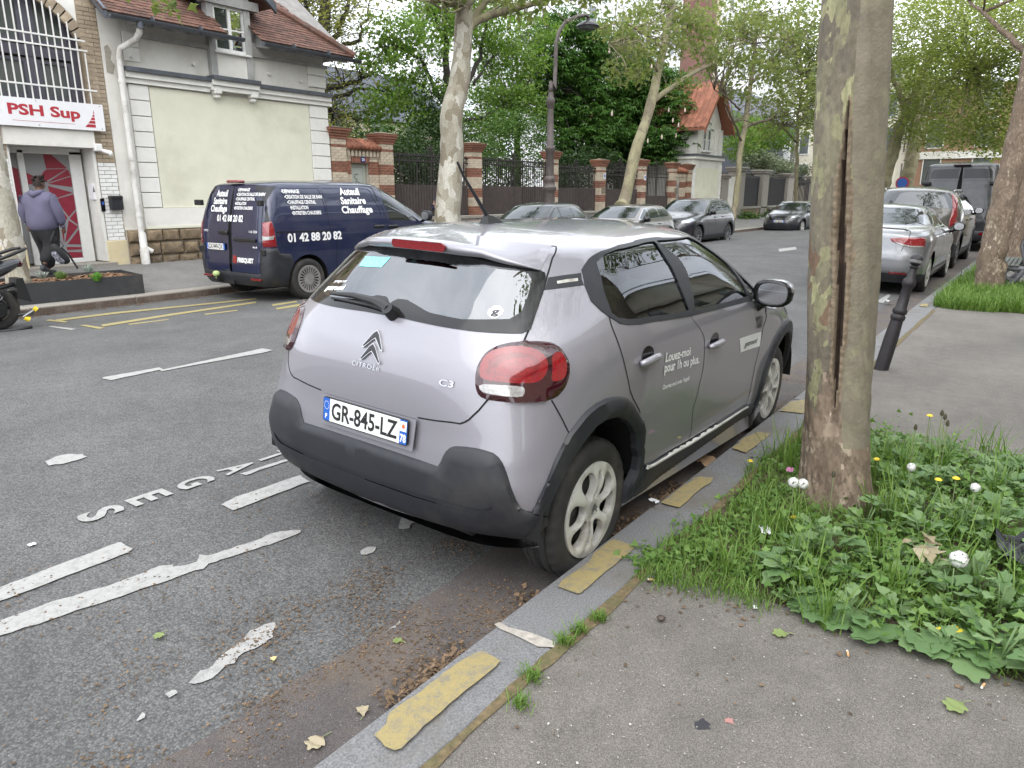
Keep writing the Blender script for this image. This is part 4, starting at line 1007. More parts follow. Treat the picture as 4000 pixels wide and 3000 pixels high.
 rt('Auteuil',-.45,1.645,.31,.105,b,.03);rt('Sanitaire',-.51,1.525,.38,.105,b,.03);rt('Chauffage',-.57,1.405,.46,.105,b,.03)
 rt('01 42 88 20 82',-.36,1.255,.71,.105,b,.03)
 for s, y, z, w in(('DEPANNAGE',.12,1.725,.31),('CREATION DE SALLE DE BAIN',.11,1.655,.64),('CHAUFFAGE CENTRAL',.10,1.585,.49),('INSTALLATION',.09,1.515,.30),('ENTRETIEN CHAUDIERE',.08,1.445,.49)):
  rt('\u2022'+s,y,z,w,.048,b,.03)
 rt('FRISQUET',.20,.625,.42,.075,b,.05)
 rt('VITO',-.74,1.085,.13,.035,b,.02);rt('116 CDI',.52,1.095,.20,.035,b,.02);rt('4x4',.60,.86,.11,.032,b,.01)
 b.build('door_lettering',M['white_print'],rd0)
 b=MB()
 b.add([rp(y,z,.002)for y,z in((.06,.62),(.16,.60),(.17,.72),(.07,.735))],[(0,1,2,3)]);b.build('red_emblem',M['red_bright'],rd0)
 b=LMB()
 for s, x, z, w in(('DEPANNAGE',.47,1.695,.34),('CREATION DE SALLE DE BAIN',.50,1.612,.74),('CHAUFFAGE CENTRAL',.53,1.530,.56),('INSTALLATION',.555,1.445,.36),('ENTRETIEN CHAUDIERE',.575,1.362,.58)):
  st('\u2022'+s,x,z,w,.058,b,.03)
 st('Auteuil',1.64,1.665,.44,.120,b,.035);st('Sanitaire',1.62,1.515,.56,.120,b,.035);st('Chauffage',1.60,1.365,.70,.120,b,.035)
 st('01 42 88 20 82',.42,.945,1.10,.135,b,.04)
 b.build('side_lettering',M['white_print'],o['sliding_door'][0])
 b=MB()
 for x, z in((2.40,1.13),(2.74,1.12)):b.bbox((x-.12,-.99,z-.022),(x+.12,-.935,z+.022),.015);b.bbox((x-.12,.935,z-.022),(x+.12,.99,z+.022),.015)
 b.build('handle',M['black'],root)
 b=MB()
 for sg in(-1,1):
  for z in(1.55,.80):b.bbox((.02,sg*.80-.07+.02*sg,z-.045),(.10,sg*.86+.06,z+.045),.01)
 b.build('hinge',M['black'],root)
 b=MB();b.bbox((-.012,-.70,.955),(.04,-.14,1.01),.012);b.bbox((-.02,.02,1.05),(.04,.26,1.12),.02);b.build('handle',M['black'],rd0)
 number_plate(rd0,lambda u,v,w:np.array([.008-w,.64-u,.80+v]),'GX-949-DX',None,L=.52)
 b=MB();b.lathe([(.02,-.05),(.02,-.02),(.055,.0),(.06,.03),(.04,.06),(.01,.07)],14,(-.10,.28,.40));b.build('tow_ball_cap',pm('pale_tennis_ball',(.42,.52,.22),.8),root,True)
 b=MB();b.tube([(.3,.28,.33),(.05,.28,.30),(-.08,.28,.33),(-.10,.28,.40)],.03,8);b.box((.0,-.05,.26),(.2,.6,.34));b.build('tow_bar',M['black'],root)
 b=MB()
 for y in(-.66,.66):b.bbox((-.025,y-.12,.355),(.03,y+.12,.39),.008)
 b.build('reflector',M['red_lens'],root)
 b=MB();b.bbox((.16,-.17,1.855),(.30,.17,1.90),.02);b.build('brake_light',M['red_bright'],root)
 side_mirror(root,3.52,.97,1.29,M['clad'],1.15)
 return root
build_blue_van()
# ---- hatchbacks and tall cars: one pattern of shell in different proportions
def rows_like(L,W,H,lean=1.0,nose=1.0):
 R=[]
 for z, xr, xf, hw, ar, af, nr, nf in C3_ROWS:
  R.append((z*H/1.488,(xr*lean+.0),L-(3.996-xf)*nose,hw*W/1.755,ar,af,nr,nf))
 return R
def hatch(name,label,cat,pose,L,W,H,m,R=.33,rimR=.23,ro=.80,wb=2.7,lean=1.0,nose=1.0,facing=False,group=None,rails=False,chrome=False,spokes=5,rear=None,plate=None,roll=0.0,roof=None,key=None,wf=.6):
 root=thing(name,label,cat,pose[:3],pose[3],group);root.rotation_euler=(roll,0,pose[3])
 sh=Shell(rows_like(L,W,H,lean,nose),H,(1.0+.1*(L-4)*lean,1.65+.75*(L-4)),zref=.62*H/1.488);S, z0=sh.S, sh.z0
 T=lambda p:tok(sh,p);regs=[];k=H/1.488;cl=M['clad']
 X=lambda f:L*f
 def A(nm,poly,mt,both=True,**q):
  regs.append(dict(name=nm,poly=poly,mat=mt,**q))
  if both:regs.append(dict(name=nm,poly=mir(poly),mat=mt,**q))
 regs.append(dict(name='body',poly=None,mat=m,depth=0))
 xr0=.17*L*lean if lean<.9 else.165*L
 dlo=[(xr0-.02,.80*H),(xr0+.03,.865*H),(xr0+.18,.905*H),(.40*L,.928*H),(.50*L,.925*H),(.545*L,.905*H),(.60*L,.83*H),(.655*L,.745*H),(.68*L,.70*H),(.60*L,.690*H),(.30*L,.715*H),(xr0+.05,.735*H)]
 A('window_surround',T(sd(*dlo)),M['chrome']if chrome else M['blackgloss'],off=.002,depth=.003)
 gi=.018
 p1, p2=.345*L, .50*L
 A('window',T(sd((xr0+.03,.805*H),(xr0+.07,.855*H),(xr0+.2,.895*H),(p1-.03,.915*H),(p1,.73*H),(xr0+.12,.745*H))),M['glass_dark'],off=.003,depth=.002)
 A('window',T(sd((p1+.03,.916*H),(.42*L,.918*H),(p2,.914*H),(p2+.02,.715*H),(p1+.05,.73*H))),M['glass_dark'],off=.003,depth=.002)
 A('window',T(sd((p2+.045,.912*H),(.54*L,.895*H),(.595*L,.82*H),(.648*L,.74*H),(.655*L,.708*H),(p2+.06,.713*H))),M['glass_dark'],off=.003,depth=.002)
 ws=T(sd((.545*L,.935*H),(.63*L,.83*H),(.70*L,.735*H)))
 A('windscreen',[(S,ws[0][1]+.02)]+ws+[(S,ws[-1][1]-.005)],M['glass_dark'],off=.003,depth=0)
 wr=W/1.755
 RG=sym([(0,.945*H)]+T(rr_((.50*wr,.935*H),(.57*wr,.90*H),(.66*wr,.80*H),(.70*wr,.755*H),(.30*wr,.745*H)))+[(0,.745*H)])
 A('rear_window',RG,M['glass_dark'],False,off=.003,depth=.003)
 A('bumper',sym([(0,.36*H)]+T(rr_((.50*wr,.36*H),(.70*wr,.37*H),(.78*wr,.34*H))+sd((ro-R*1.3,.30*H),(ro-R*1.25,z0)))+[(0,z0)]),cl,False,off=.006,depth=.01)
 fz=[('s',L-.90+.16,z0),('s',L-.72,.27*H),('f',.62*wr,.30*H),('f',.40*wr,.33*H)]
 A('front_bumper',T(fz)+[(S,.33*H),(S,z0)],cl,off=.006,depth=.01)
 A('grille',T([('f',.42*wr,.44*H),('f',.50*wr,.535*H),('f',.20*wr,.55*H)])+[(S,.55*H),(S,.42*H)],M['blackgloss'],off=.004,depth=.01)
 A('headlamp',T([('f',.50*wr,.545*H),('f',.66*wr,.58*H),('s',L-.55,.60*H),('s',L-.62,.555*H),('f',.70*wr,.51*H),('f',.52*wr,.50*H)]),M['lamp_inner'],off=.006,depth=.01)
 A('sill',T(sd((ro+R*1.3,.25*H),(ro+wb-R*1.3,.235*H),(ro+wb-R*1.3,z0),(ro+R*1.3,z0))),cl,off=.004,depth=.01)
 if rear=='volvo':
  A('tail_lamp',T(rr_((.60*wr,.92*H),(.68*wr,.90*H),(.76*wr,.74*H),(.80*wr,.66*H))+sd((.30,.62*H),(.34,.575*H),(.18,.545*H))+rr_((.70*wr,.53*H),(.69*wr,.62*H),(.70*wr,.70*H))),M['red_bright'],off=.01,bevel=.01,depth=.012)
 elif rear=='lamp':
  A('tail_lamp',T(rr_((.52*wr,.62*H),(.70*wr,.66*H))+sd((.22,.66*H),(.28,.60*H),(.2,.54*H))+rr_((.60*wr,.53*H),(.5*wr,.56*H))),M['red_bright'],off=.01,bevel=.01,depth=.012)
 else:
  A('tail_lamp',T(rr_((.52*wr,.62*H),(.70*wr,.66*H))+sd((.22,.66*H),(.30,.60*H),(.2,.56*H))+rr_((.60*wr,.55*H),(.5*wr,.57*H))),M['red_lens'],off=.01,bevel=.01,depth=.012)
 for cx in(ro,ro+wb):
  ao=arch(sh,cx,R*1.34,z0,R+.01);ai=arch(sh,cx,R*1.16,z0,R+.01)
  A('wheel_arch',ao+ai[::-1],cl if cat!='car ' else m,off=.008,depth=.02);A('opening',ai,None,drop=True)
 seams=[T(sd((p1-.20,.72*H),(p1-.28,.60*H),(p1-.10,.45*H),(p1-.06,.25*H))),T(sd((p2,.70*H),(p2+.03,.5*H),(p2-.02,.245*H))),T(sd((.665*L,.69*H),(.655*L,.5*H),(.64*L,.24*H))),T(sd((.69*L,.695*H),(.80*L,.665*H),(L-.45,.60*H)))]
 par={'window':'body','window_surround':'body'}
 o=assemble(root,sh,regs,L,W,[(ro,W/2-.035),(ro+wb,W/2-.035)],R,rimR,.215,rim_multi(spokes,wf,'alu_dark' if spokes!=5 else 'alu'),key or name+str(L),None,seams=seams)
 b=MB()
 for x in(p1+.06,p2+.10):
  for sg in(-1,1):
   c=sh.pos(*[np.array(t)for t in sh.side(x,.60*H,-sg)],.012);b.bbox((c[0]-.11,c[1]-.02,c[2]-.018),(c[0]+.11,c[1]+.02,c[2]+.018),.012)
 b.build('handle',m,root)
 side_mirror(root,.625*L,W/2-.02,.705*H,M['blackgloss'])
 if rails:
  b=MB()
  for sg in(-1,1):
   P=[sh.pos(*[np.array(t)for t in sh.side(x,.945*H,-sg)],.03+dz)for x,dz in((xr0+.22,-.02),(xr0+.34,.012),(.36*L,.02),(.46*L,.012),(.49*L,-.02))]
   b.tube(P,.017,6)
  b.build('roof_rail',M['chrome'],root,True)
 if plate:
  if facing:number_plate(root,lambda u,v,w:np.array([L-.01+w,-.26+u,.40*H-.055+v]),plate,None)
  else:number_plate(root,lambda u,v,w:np.array([.03-w,.26-u,.47*H+v]),plate,None)
 return root, sh
def build_cars():
 g='cars parked along the far kerb'
 PIh=PI
 hatch('parked_car','small dark grey hatchback behind the roof aerial, half hidden by the nearest car','car',(17.45,10.72,.0,PIh),3.57,1.64,1.50,M['paint_dark'],.30,.20,.55,2.30,nose=.8,facing=True,group=g)
 hatch('parked_car','beige grey hatchback parked between the small dark car and the black off-roader','car',(22.75,10.80,-.04,PIh),4.20,1.78,1.44,M['paint_beige'],.32,.22,.75,2.58,facing=True,group=g,chrome=True)
 hatch('parked_car','blue black off-roader with silver roof rails parked nose towards us','car',(28.45,10.92,-.10,PIh),4.71,1.89,1.66,M['paint_night'],.365,.25,.97,2.86,lean=.9,nose=1.05,facing=True,group=g,rails=True,chrome=True,spokes=10,wf=.55)
 hatch('parked_car','dark crossover with a pale bumper strip and number plate facing us, far down the street','car',(40.2,10.5,-.17,PIh-.03),4.42,1.82,1.55,M['paint_dark'],.34,.23,.85,2.72,lean=.95,facing=True,group=g,plate='HA-359-SV',rails=True)
 hatch('car','red car driving away, mostly hidden behind the big trunk','car',(21.7,4.45,.15,0),4.0,1.76,1.46,M['paint_red'],.32,.21,.70,2.55,rear='lamp',plate='FB-612-KT')
 hatch('parked_car','grey brown estate with tall red tail lamps parked behind the silver saloon','car',(18.35,2.68,.095,0),4.95,1.95,1.775,M['paint_taupe'],.37,.25,1.0,2.98,lean=.72,nose=1.1,rear='volvo',group='cars parked along the near kerb',rails=True,chrome=True,roll=.03,spokes=10)
build_cars()
# ---- silver saloon
PS_ROWS=[(.22,.12,4.68,.84,.7,1.1,4.5,2.9),(.34,.04,4.74,.885,.8,1.1,4.6,2.9),(.48,.0,4.765,.905,.9,1.1,4.6,2.8),(.62,.0,4.74,.914,.9,1.1,4.4,2.8),(.76,.03,4.68,.915,.9,1.1,4.2,2.8),(.88,.045,4.45,.908,.9,1.1,4,2.7),(.96,.055,4.05,.892,.9,1.0,3.8,2.7),(1.02,.085,3.75,.868,.95,.95,3.6,2.7),(1.06,.20,3.60,.845,.95,.9,3.3,2.6),(1.09,.45,3.48,.815,.95,.9,3.0,2.6),(1.13,.66,3.38,.782,.95,.9,2.9,2.6),(1.22,.86,3.16,.725,.9,.9,2.8,2.6),(1.30,1.05,2.96,.672,.9,.9,2.8,2.6),(1.38,1.28,2.70,.60,.85,.85,2.8,2.6)]
def build_saloon():
 root=thing('parked_car','silver saloon parked beyond the big trunk, slim red tail lamps towards us','car',(13.35,2.56,.085),0,'cars parked along the near kerb');root.rotation_euler=(.033,0,0)
 sh=Shell(PS_ROWS,1.46,(1.9,2.4),zref=.62);S, z0=sh.S, sh.z0;T=lambda p:tok(sh,p);regs=[];m=M['paint_silver'];cl=M['clad']
 def A(nm,poly,mt,both=True,**q):
  regs.append(dict(name=nm,poly=poly,mat=mt,**q))
  if both:regs.append(dict(name=nm,poly=mir(poly),mat=mt,**q))
 regs.append(dict(name='body',poly=None,mat=m,depth=0))
 tl=sym([(0,1.085)]+T(rr_((.50,1.075),(.62,1.05),(.62,.92),(.58,.86),(.56,.74)))+[(0,.74)])
 A('boot_lid',tl,m,False)
 A('rear_window',sym([(0,1.405)]+T(sd((1.62,1.375),(1.36,1.28),(1.06,1.155),(.98,1.125)))+[(0,1.112)]),M['glass_dark'],False,off=.002,depth=.004)
 A('window_surround',T(sd((1.22,1.12),(1.32,1.22),(1.55,1.34),(1.75,1.375),(2.4,1.385),(2.75,1.33),(3.0,1.21),(3.22,1.06),(3.0,1.02),(1.5,1.055),(1.25,1.075))),M['chrome'],off=.002,depth=.004)
 A('window',T(sd((1.30,1.12),(1.40,1.22),(1.62,1.33),(2.02,1.355),(2.06,1.065),(1.5,1.085))),M['glass_dark'],off=.003,depth=.002)
 A('window',T(sd((2.08,1.358),(2.4,1.362),(2.72,1.31),(2.96,1.19),(3.12,1.06),(2.12,1.062))),M['glass_dark'],off=.003,depth=.002)
 ws=T(sd((2.62,1.39),(2.98,1.25),(3.34,1.09)));A('windscreen',[(S,ws[0][1]+.02)]+ws+[(S,ws[-1][1])],M['glass_dark'],off=.002,depth=0)
 A('tail_lamp',T(rr_((.36,.93),(.56,.955),(.70,.96))+sd((.30,.96),(.36,.94),(.30,.82),(.2,.80))+rr_((.66,.80),(.5,.84),(.40,.88))),M['red_bright'],off=.008,bevel=.012,depth=.012)
 A('lamp_band',T(rr_((.42,.885),(.66,.83))+sd((.24,.83),(.28,.81),(.2,.805))+rr_((.66,.805),(.5,.845))),M['clear_lens'],off=.009,depth=.001)
 A('bumper',sym([(0,.40)]+T(rr_((.6,.40),(.75,.38))+sd((.45,.36),(.62,.33),(.62,z0)))+[(0,z0)]),cl,False,off=.006,depth=.01)
 A('bumper_trim',sym([(0,.405)]+T(rr_((.6,.405),(.76,.385),(.76,.365),(.6,.380)))+[(0,.38)]),M['chrome'],False,off=.010,depth=.004)
 A('reflector',T(rr_((.42,.40),(.68,.395),(.68,.365),(.44,.365))),M['red_lens'],off=.012,depth=.004)
 for cx in(1.05,3.84):A('opening',arch(sh,cx,.385,z0,.33),None,drop=True)
 seams=[T(rr_((.56,.74),(.58,.86),(.62,.92))),T(sd((1.75,1.05),(1.60,.92),(1.55,.7),(1.62,.3))),T(sd((2.08,1.04),(2.12,.7),(2.05,.28)))]
 o=assemble(root,sh,regs,4.77,1.83,[(1.05,.885),(3.84,.885)],.325,.235,.215,rim_multi(5,.62,'alu'),'saloon',{'lamp_band':'tail_lamp'},seams=seams+[[(a,b)for a,b in tl[:7]]])
 number_plate(root,lambda u,v,w:np.array([.012-w,.26-u,.50+v]),'EN-417-VN','56')
 b=MB();b.add([(1.75,-.03,1.455),(1.95,-.02,1.455),(1.95,.02,1.455),(1.75,.03,1.455),(1.78,-.01,1.52),(1.80,.0,1.525),(1.78,.01,1.52)],[(0,1,2,3),(0,4,5,1),(1,5,2),(3,2,5,6),(0,3,6,4),(4,6,5)]);b.build('aerial',M['black'],root)
 b=MB()
 for x in(1.90,2.75):
  for sg in(-1,1):c=sh.pos(*[np.array(t)for t in sh.side(x,.93,-sg)],.012);b.bbox((c[0]-.11,c[1]-.02,c[2]-.016),(c[0]+.11,c[1]+.02,c[2]+.016),.01)
 b.build('handle',M['chrome'],root)
 side_mirror(root,3.05,.93,1.06,M['blackgloss'])
build_saloon()
# ---- tall charcoal delivery van
FV_ROWS=[(.30,.05,5.4,.96,.4,1.0,7,3.4),(.45,.0,5.45,1.0,.4,1.0,8,3.4),(.8,.0,5.4,1.02,.4,1.0,9,3.4),(1.1,.02,5.0,1.02,.4,1.0,9,3.2),(1.4,.05,4.5,1.0,.4,1.0,8,3.2),(1.8,.10,4.1,.965,.4,.9,8,3.2),(2.2,.16,3.75,.925,.4,.9,7,3.2),(2.42,.19,3.5,.88,.4,.9,5.5,3.2)]
def build_tall_van():
 root=thing('van','tall charcoal delivery van parked at the head of the near kerb row','van',(25.2,2.45,.09));sh=Shell(FV_ROWS,2.54,(1.2,2.8),zref=1.1);S, z0=sh.S, sh.z0
 T=lambda p:tok(sh,p);regs=[];m=M['paint_black'];cl=M['clad']
 def A(nm,poly,mt,both=True,**q):
  regs.append(dict(name=nm,poly=poly,mat=mt,**q))
  if both:regs.append(dict(name=nm,poly=mir(poly),mat=mt,**q))
 regs.append(dict(name='body',poly=None,mat=m,depth=0))
 rd=T(rr_((.012,2.40),(.74,2.38),(.80,2.30),(.86,1.5),(.88,1.15),(.82,.62),(.012,.58)))
 A('rear_door',rd,m)
 A('door_window_panel',T(rr_((.05,2.33),(.70,2.31),(.755,2.25),(.775,2.05),(.05,2.05))),M['blackgloss'],off=.002,depth=.004)
 A('door_window_panel',T(rr_((.05,2.0),(.775,2.0),(.82,1.45),(.05,1.35))),m,off=-.012,depth=-.012)
 A('tail_lamp',T(rr_((.885,1.52),(.895,.80))+sd((.10,.80),(.16,.84),(.17,1.50),(.10,1.56))),M['red_bright'],off=.01,bevel=.01,depth=.012)
 A('reversing_lamp',T(rr_((.89,1.08),(.895,.90))+sd((.12,.90),(.13,1.08))),M['clear_lens'],off=.011,depth=.002)
 A('bumper',sym([(0,.58)]+T(rr_((.84,.58),(.90,.62))+sd((.2,.62),(.45,.50),(.45,z0)))+[(0,z0)]),cl,False,off=.02,bevel=.02,depth=.02)
 for cx in(.95,4.5):A('opening',arch(sh,cx,.40,z0,.36),None,drop=True)
 assemble(root,sh,regs,5.45,2.05,[(.95,.99),(4.5,.99)],.345,.21,.225,rim_multi(6,.6,'alu'),'tallvan',{'door_window_panel':'rear_door','reversing_lamp':'tail_lamp'},seams=[rd,T(rr_((.004,2.40),(.004,.58)))])
 b=MB()
 for sg in(-1,1):
  for z in(1.92,.95):b.bbox((.0,sg*.86-.12,z-.05),(.12,sg*.86+.12,z+.05),.02)
 b.build('hinge',M['black'],root)
 b=MB();b.bbox((-.01,-.22,2.405),(.20,.22,2.455),.02);b.build('brake_light',M['red_dark'],root)
 b=MB();text_map('DAILY',lambda u,v:np.array([-.002,-.55-u,1.05+v]),'',None,None,bold=.02,width=.22,height=.06,mb=b);b.v=[];
 b=MB()
 for sg in(-1,1):b.lathe([(.045,0),(.04,.012)],12,(-.02 if False else-.03,sg*.72,.50),'x')
 b.build('reflector',M['red_lens'],root)
build_tall_van()
# ------------------------------------------------------------------ road, kerbs, pavements
RY=[(1.47,.051),(2.4,.085),(3.3,.118),(5.0,.155),(6.4,.165),(8.0,.12),(9.8,.03),(11.75,-.01)]
_rz=pchip([a for a,b in RY],[b for a,b in RY])
def road_z(y):return float(_rz(y))
def on_road(x,y):
 z=.1
 for _ in range(10):P=on_z(x,y,z);z=road_z(P[1])
 return P
LK=11.75;LKZ=.115
def left_z(y):return LKZ+(y-LK-.3)*(.315-LKZ)/(15.2-LK-.3)if y>LK+.3 else LKZ
def asphalt(name,c0,c1,agg=150.0,spec_=.35,brown=.0,wear=.2,bmp=.5,fleck=.0):
 m, n, l, b=nodes(name);v=coords(n,l)
 vo=n.new('ShaderNodeTexVoronoi');vo.inputs['Scale'].default_value=agg;l.new(v,vo.inputs['Vector'])
 r1=ramp(n,l,vo.outputs['Distance'],[(.15,(1,1,1)),(.75,(.48,.48,.48))])
 fine=noise(n,l,v,agg*1.6,3,.7)
 big=noise(n,l,v,1.1,6,.6);mid=noise(n,l,v,9,5,.65)
 base=ramp(n,l,vo.outputs['Color'],[(.2,c0),(.8,c1)])
 base=mix(n,l,.75,base,r1,'MULTIPLY')
 base=mix(n,l,1.0,base,ramp(n,l,fine,[(.3,(.62,.62,.62)),(.7,(1.3,1.3,1.3))]),'MULTIPLY')
 base=mix(n,l,1.0,base,ramp(n,l,big,[(.3,(1-wear,)*3),(.7,(1+wear,)*3)]),'MULTIPLY')
 base=mix(n,l,1.0,base,ramp(n,l,mid,[(.3,(.88,.88,.88)),(.7,(1.1,1.1,1.1))]),'MULTIPLY')
 if fleck:
  w=n.new('ShaderNodeTexVoronoi');w.inputs['Scale'].default_value=48;l.new(v,w.inputs['Vector'])
  base=mix(n,l,ramp(n,l,w.outputs['Distance'],[(.05,(fleck,)*3),(.12,(0,0,0))]),base,(.50,.48,.44))
 if brown:
  d=noise(n,l,v,2.3,7,.7)
  base=mix(n,l,ramp(n,l,d,[(.46,(0,0,0)),(.70,(brown,)*3)]),base,(.16,.115,.075))
 l.new(base,b.inputs['Base Color']);b.inputs['Roughness'].default_value=.85;b.inputs['Specular IOR Level'].default_value=spec_
 h=mix(n,l,.5,r1,fine);bump(n,l,b,h,bmp,.006)
 return m
M['road']=asphalt('worn_asphalt',(.098,.098,.099),(.175,.173,.168),120)
M['gutter']=asphalt('smooth_gutter_asphalt',(.098,.086,.082),(.142,.127,.121),260,wear=.22,bmp=.2,brown=.5,fleck=.5)
M['pave']=asphalt('pavement_asphalt',(.165,.150,.134),(.235,.216,.193),230,wear=.2,bmp=.25,brown=.0,fleck=.45)
M['pave_far']=asphalt('far_pavement_asphalt',(.20,.193,.184),(.27,.262,.25),120,wear=.18,bmp=.2)
M['granite']=pm('grey_granite',(.165,.165,.167),.75,var=.42,scale=130,bmp=.35,bscale=150,dirt=(.135,.12,.10),dscale=2.5)
M['granite_brown']=pm('stained_granite',(.115,.085,.068),.8,var=.45,scale=60,bmp=.3,bscale=90,dirt=(.20,.17,.14),dscale=4)
M['granite_pale']=pm('pale_kerb_stone',(.27,.25,.22),.8,var=.2,scale=40,bmp=.3,bscale=90,dirt=(.26,.23,.2),dscale=4)
def road_paint(name,c,worn=.55):
 m, n, l, b=nodes(name);v=coords(n,l)
 w=noise(n,l,v,26,6,.75);w2=noise(n,l,v,220,3,.6)
 base=ramp(n,l,w2,[(.25,tuple(np.array(c)*.72)),(.65,c)])
 base=mix(n,l,ramp(n,l,w,[(.47,(0,0,0)),(.66,(worn,)*3)]),base,(.15,.147,.14))
 l.new(base,b.inputs['Base Color']);b.inputs['Roughness'].default_value=.7;bump(n,l,b,w2,.3,.004)
 return m
M['paint_white']=road_paint('white_road_paint',(.37,.365,.35))
M['paint_yellow']=road_paint('yellow_kerb_paint',(.33,.265,.115),.75)
M['paint_yellow2']=road_paint('yellow_road_paint',(.36,.30,.12),.6)
M['soil']=pm('dry_soil',(.085,.062,.042),.95,var=.35,scale=20,bmp=.6,bscale=60)
def sheet(name,xs,ys,zf,m,kind='structure'):
 V=np.array([(x,y,zf(x,y))for x in xs for y in ys]);nx, ny=len(xs), len(ys)
 Q=[(i*ny+j,(i+1)*ny+j,(i+1)*ny+j+1,i*ny+j+1)for i in range(nx-1)for j in range(ny-1)]
 return tag(put(name,fast_mesh(name,V,Q,m,True)),kind=kind)
def build_ground():
 xs=list(np.arange(-14,30,2.0))+list(np.arange(30,140,8.0))+[160]
 sheet('road',xs,[1.46,1.9,2.4,3.0,3.7,4.4,5,5.7,6.4,7.2,8,8.9,9.8,10.8,LK+.02],lambda x,y:road_z(y),M['road'])
 # smooth strip along the near kerb, with an uneven edge
 xx=np.arange(-6,30,.12);V=[];Q=[]
 for i, x in enumerate(xx):
  e=1.905+.018*math.sin(x*3.1)+.012*math.sin(x*11)
  V+=[(x,1.465,.056),(x,1.68,.063),(x,e,road_z(e)+.005)]
 for i in range(len(xx)-1):
  for k in range(2):Q.append((i*3+k,i*3+3+k,i*3+4+k,i*3+1+k))
 tag(put('gutter',fast_mesh('gutter',V,Q,M['gutter'],True)),kind='structure')
 # near pavement with an opening for the two tree pits
 PX0, PX1, PYR=2.66, 5.02, -1.9
 def pave(name,x0,x1,y0,y1,m=M['pave'],z=.15):
  nx=max(2,int((x1-x0)/.6));sheet(name,np.linspace(x0,x1,nx),np.linspace(y0,y1,5),lambda x,y:z,m)
 b=MB()
 Y1=1.195
 rects=[(-14,PX0,-7,Y1),(PX0,PX1,-7,PYR),(PX1,11.85,-7,Y1),(11.85,14.6,-7,-.15),(14.6,160,-7,Y1)]
 for x0, x1, y0, y1 in rects:
  for a, c in zip(np.linspace(x0,x1,9)[:-1],np.linspace(x0,x1,9)[1:]):b.add([(a,y0,.15),(c,y0,.15),(c,y1,.15),(a,y1,.15)],[(0,1,2,3)])
 tag(b.build('pavement',M['pave'],None),kind='structure')
 for x0, x1, y0, y1 in((PX0,PX1,PYR,Y1),(11.85,14.6,-.15,Y1)):
  sheet('soil',np.linspace(x0,x1,24),np.linspace(y0,y1,24),lambda x,y:.135+.02*math.sin(x*7+y*3)*math.sin(y*6)+.03*math.exp(-((x-(x0+x1)/2)**2+(y-.5)**2)/.4),M['soil'])
 b=MB();b.box((-14,-60,-.3),(160,-7,.148));b.box((-14,-7,-.3),(160,11.9,-.06));
 b.build('ground',M['soil'],None)['kind']='structure'
 # far ground beyond the facades and to the horizon
 b=MB();b.add([(-200,-300,-.32),(900,-300,-.32),(900,600,-.32),(-200,600,-.32)],[(0,1,2,3)]);b.build('terrain',M['soil'],None)['kind']='structure'
 # near kerb: granite stones, one object each
 kerb=bpy.data.objects.new('kerb',None);COL.objects.link(kerb);kerb['kind']='structure'
 js=[-6.0,-4.6,-3.1,-1.6,-.2,.62,1.905,3.205,4.45,5.7,7.0,8.3,9.7,11.1,12.5,13.9,15.3,16.8,18.2,19.7,21.2,22.7,24.2,26,28,31,34,38,44]
 for i, (a,c)in enumerate(zip(js[:-1],js[1:])):
  dz=random.uniform(-.003,.003);b=MB();b.bbox((a+.004,1.20,-.05),(c-.004,1.468+random.uniform(-.004,.004),.154+dz),.014);b.build('kerb_stone',M['granite'],kerb,True,30)
 b=MB()
 b.box((js[0],1.19,-.05),(js[-1],1.20,.147));b.build('joint',M['soil'],kerb)
 # broken mortar across the joint at x = 1.9
 # dead pavement crack with dry moss along the kerb
 xx=np.arange(-4,11.5,.06);V=[];Q=[]
 for i, x in enumerate(xx):
  w=.010+.012*abs(math.sin(x*2.3))+random.uniform(0,.008);c=1.188+.006*math.sin(x*5)
  V+=[(x,c-w,.1545),(x,c+w,.1555)]
  if i:Q.append((2*i-2,2*i,2*i+1,2*i-1))
 tag(put('moss',fast_mesh('moss',V,Q,pm('dry_moss',(.14,.105,.055),.95,var=.4,scale=40,bmp=.6,bscale=80,dirt=(.07,.09,.03),dscale=6))),kind='stuff')
 # kerb round the near tree pit
 # far pavement and kerb
 sheet('far_pavement',list(np.arange(-14,60,4.0))+[60,80,110,160],[LK+.3,13,14,15.3],lambda x,y:left_z(y),M['pave_far'])
 fk=bpy.data.objects.new('far_kerb',None);COL.objects.link(fk);fk['kind']='structure'
 x=-8.0
 while x<48:
  L=random.uniform(1.2,1.7)if x<26 else 3.0;b=MB()
  b.bbox((x+.006,LK,-.1),(x+L-.006,LK+.30,LKZ+.004),.012);b.build('kerb_stone',M['granite_pale'],fk,True,30)
  b=MB();b.box((x+.012,LK-.004,-.08),(x+L-.012,LK+.002,LKZ-.022));b.build('kerb_face',M['granite_brown'],fk)
  x+=L
  # markings
 mk=bpy.data.objects.new('road_marking',None);COL.objects.link(mk);mk['kind']='structure'
 def paintpoly(px,m=M['paint_white'],name='marking',lift=.006,zf=None,jag=.004):
  W=[on_road(*p)if zf is None else on_z(p[0],p[1],zf)for p in px]
  P=densify([(w[0],w[1])for w in W],.045);P=[(a+random.uniform(-jag,jag),b_+random.uniform(-jag,jag))for a,b_ in P]
  tr=delaunay_2d_cdt([Vector(p)for p in P],[(i,(i+1)%len(P))for i in range(len(P))],[],1,1e-6)
  V=[(v[0],v[1],(road_z(v[1])if zf is None else zf)+lift)for v in tr[0]];Fc=[tuple(f)for f in tr[2]]
  me=mesh(name,V,Fc,m);bm=bmesh.new();bm.from_mesh(me);bmesh.ops.recalc_face_normals(bm,faces=bm.faces)
  if bm.faces and bm.faces[0].normal.z<0:bmesh.ops.reverse_faces(bm,faces=bm.faces)
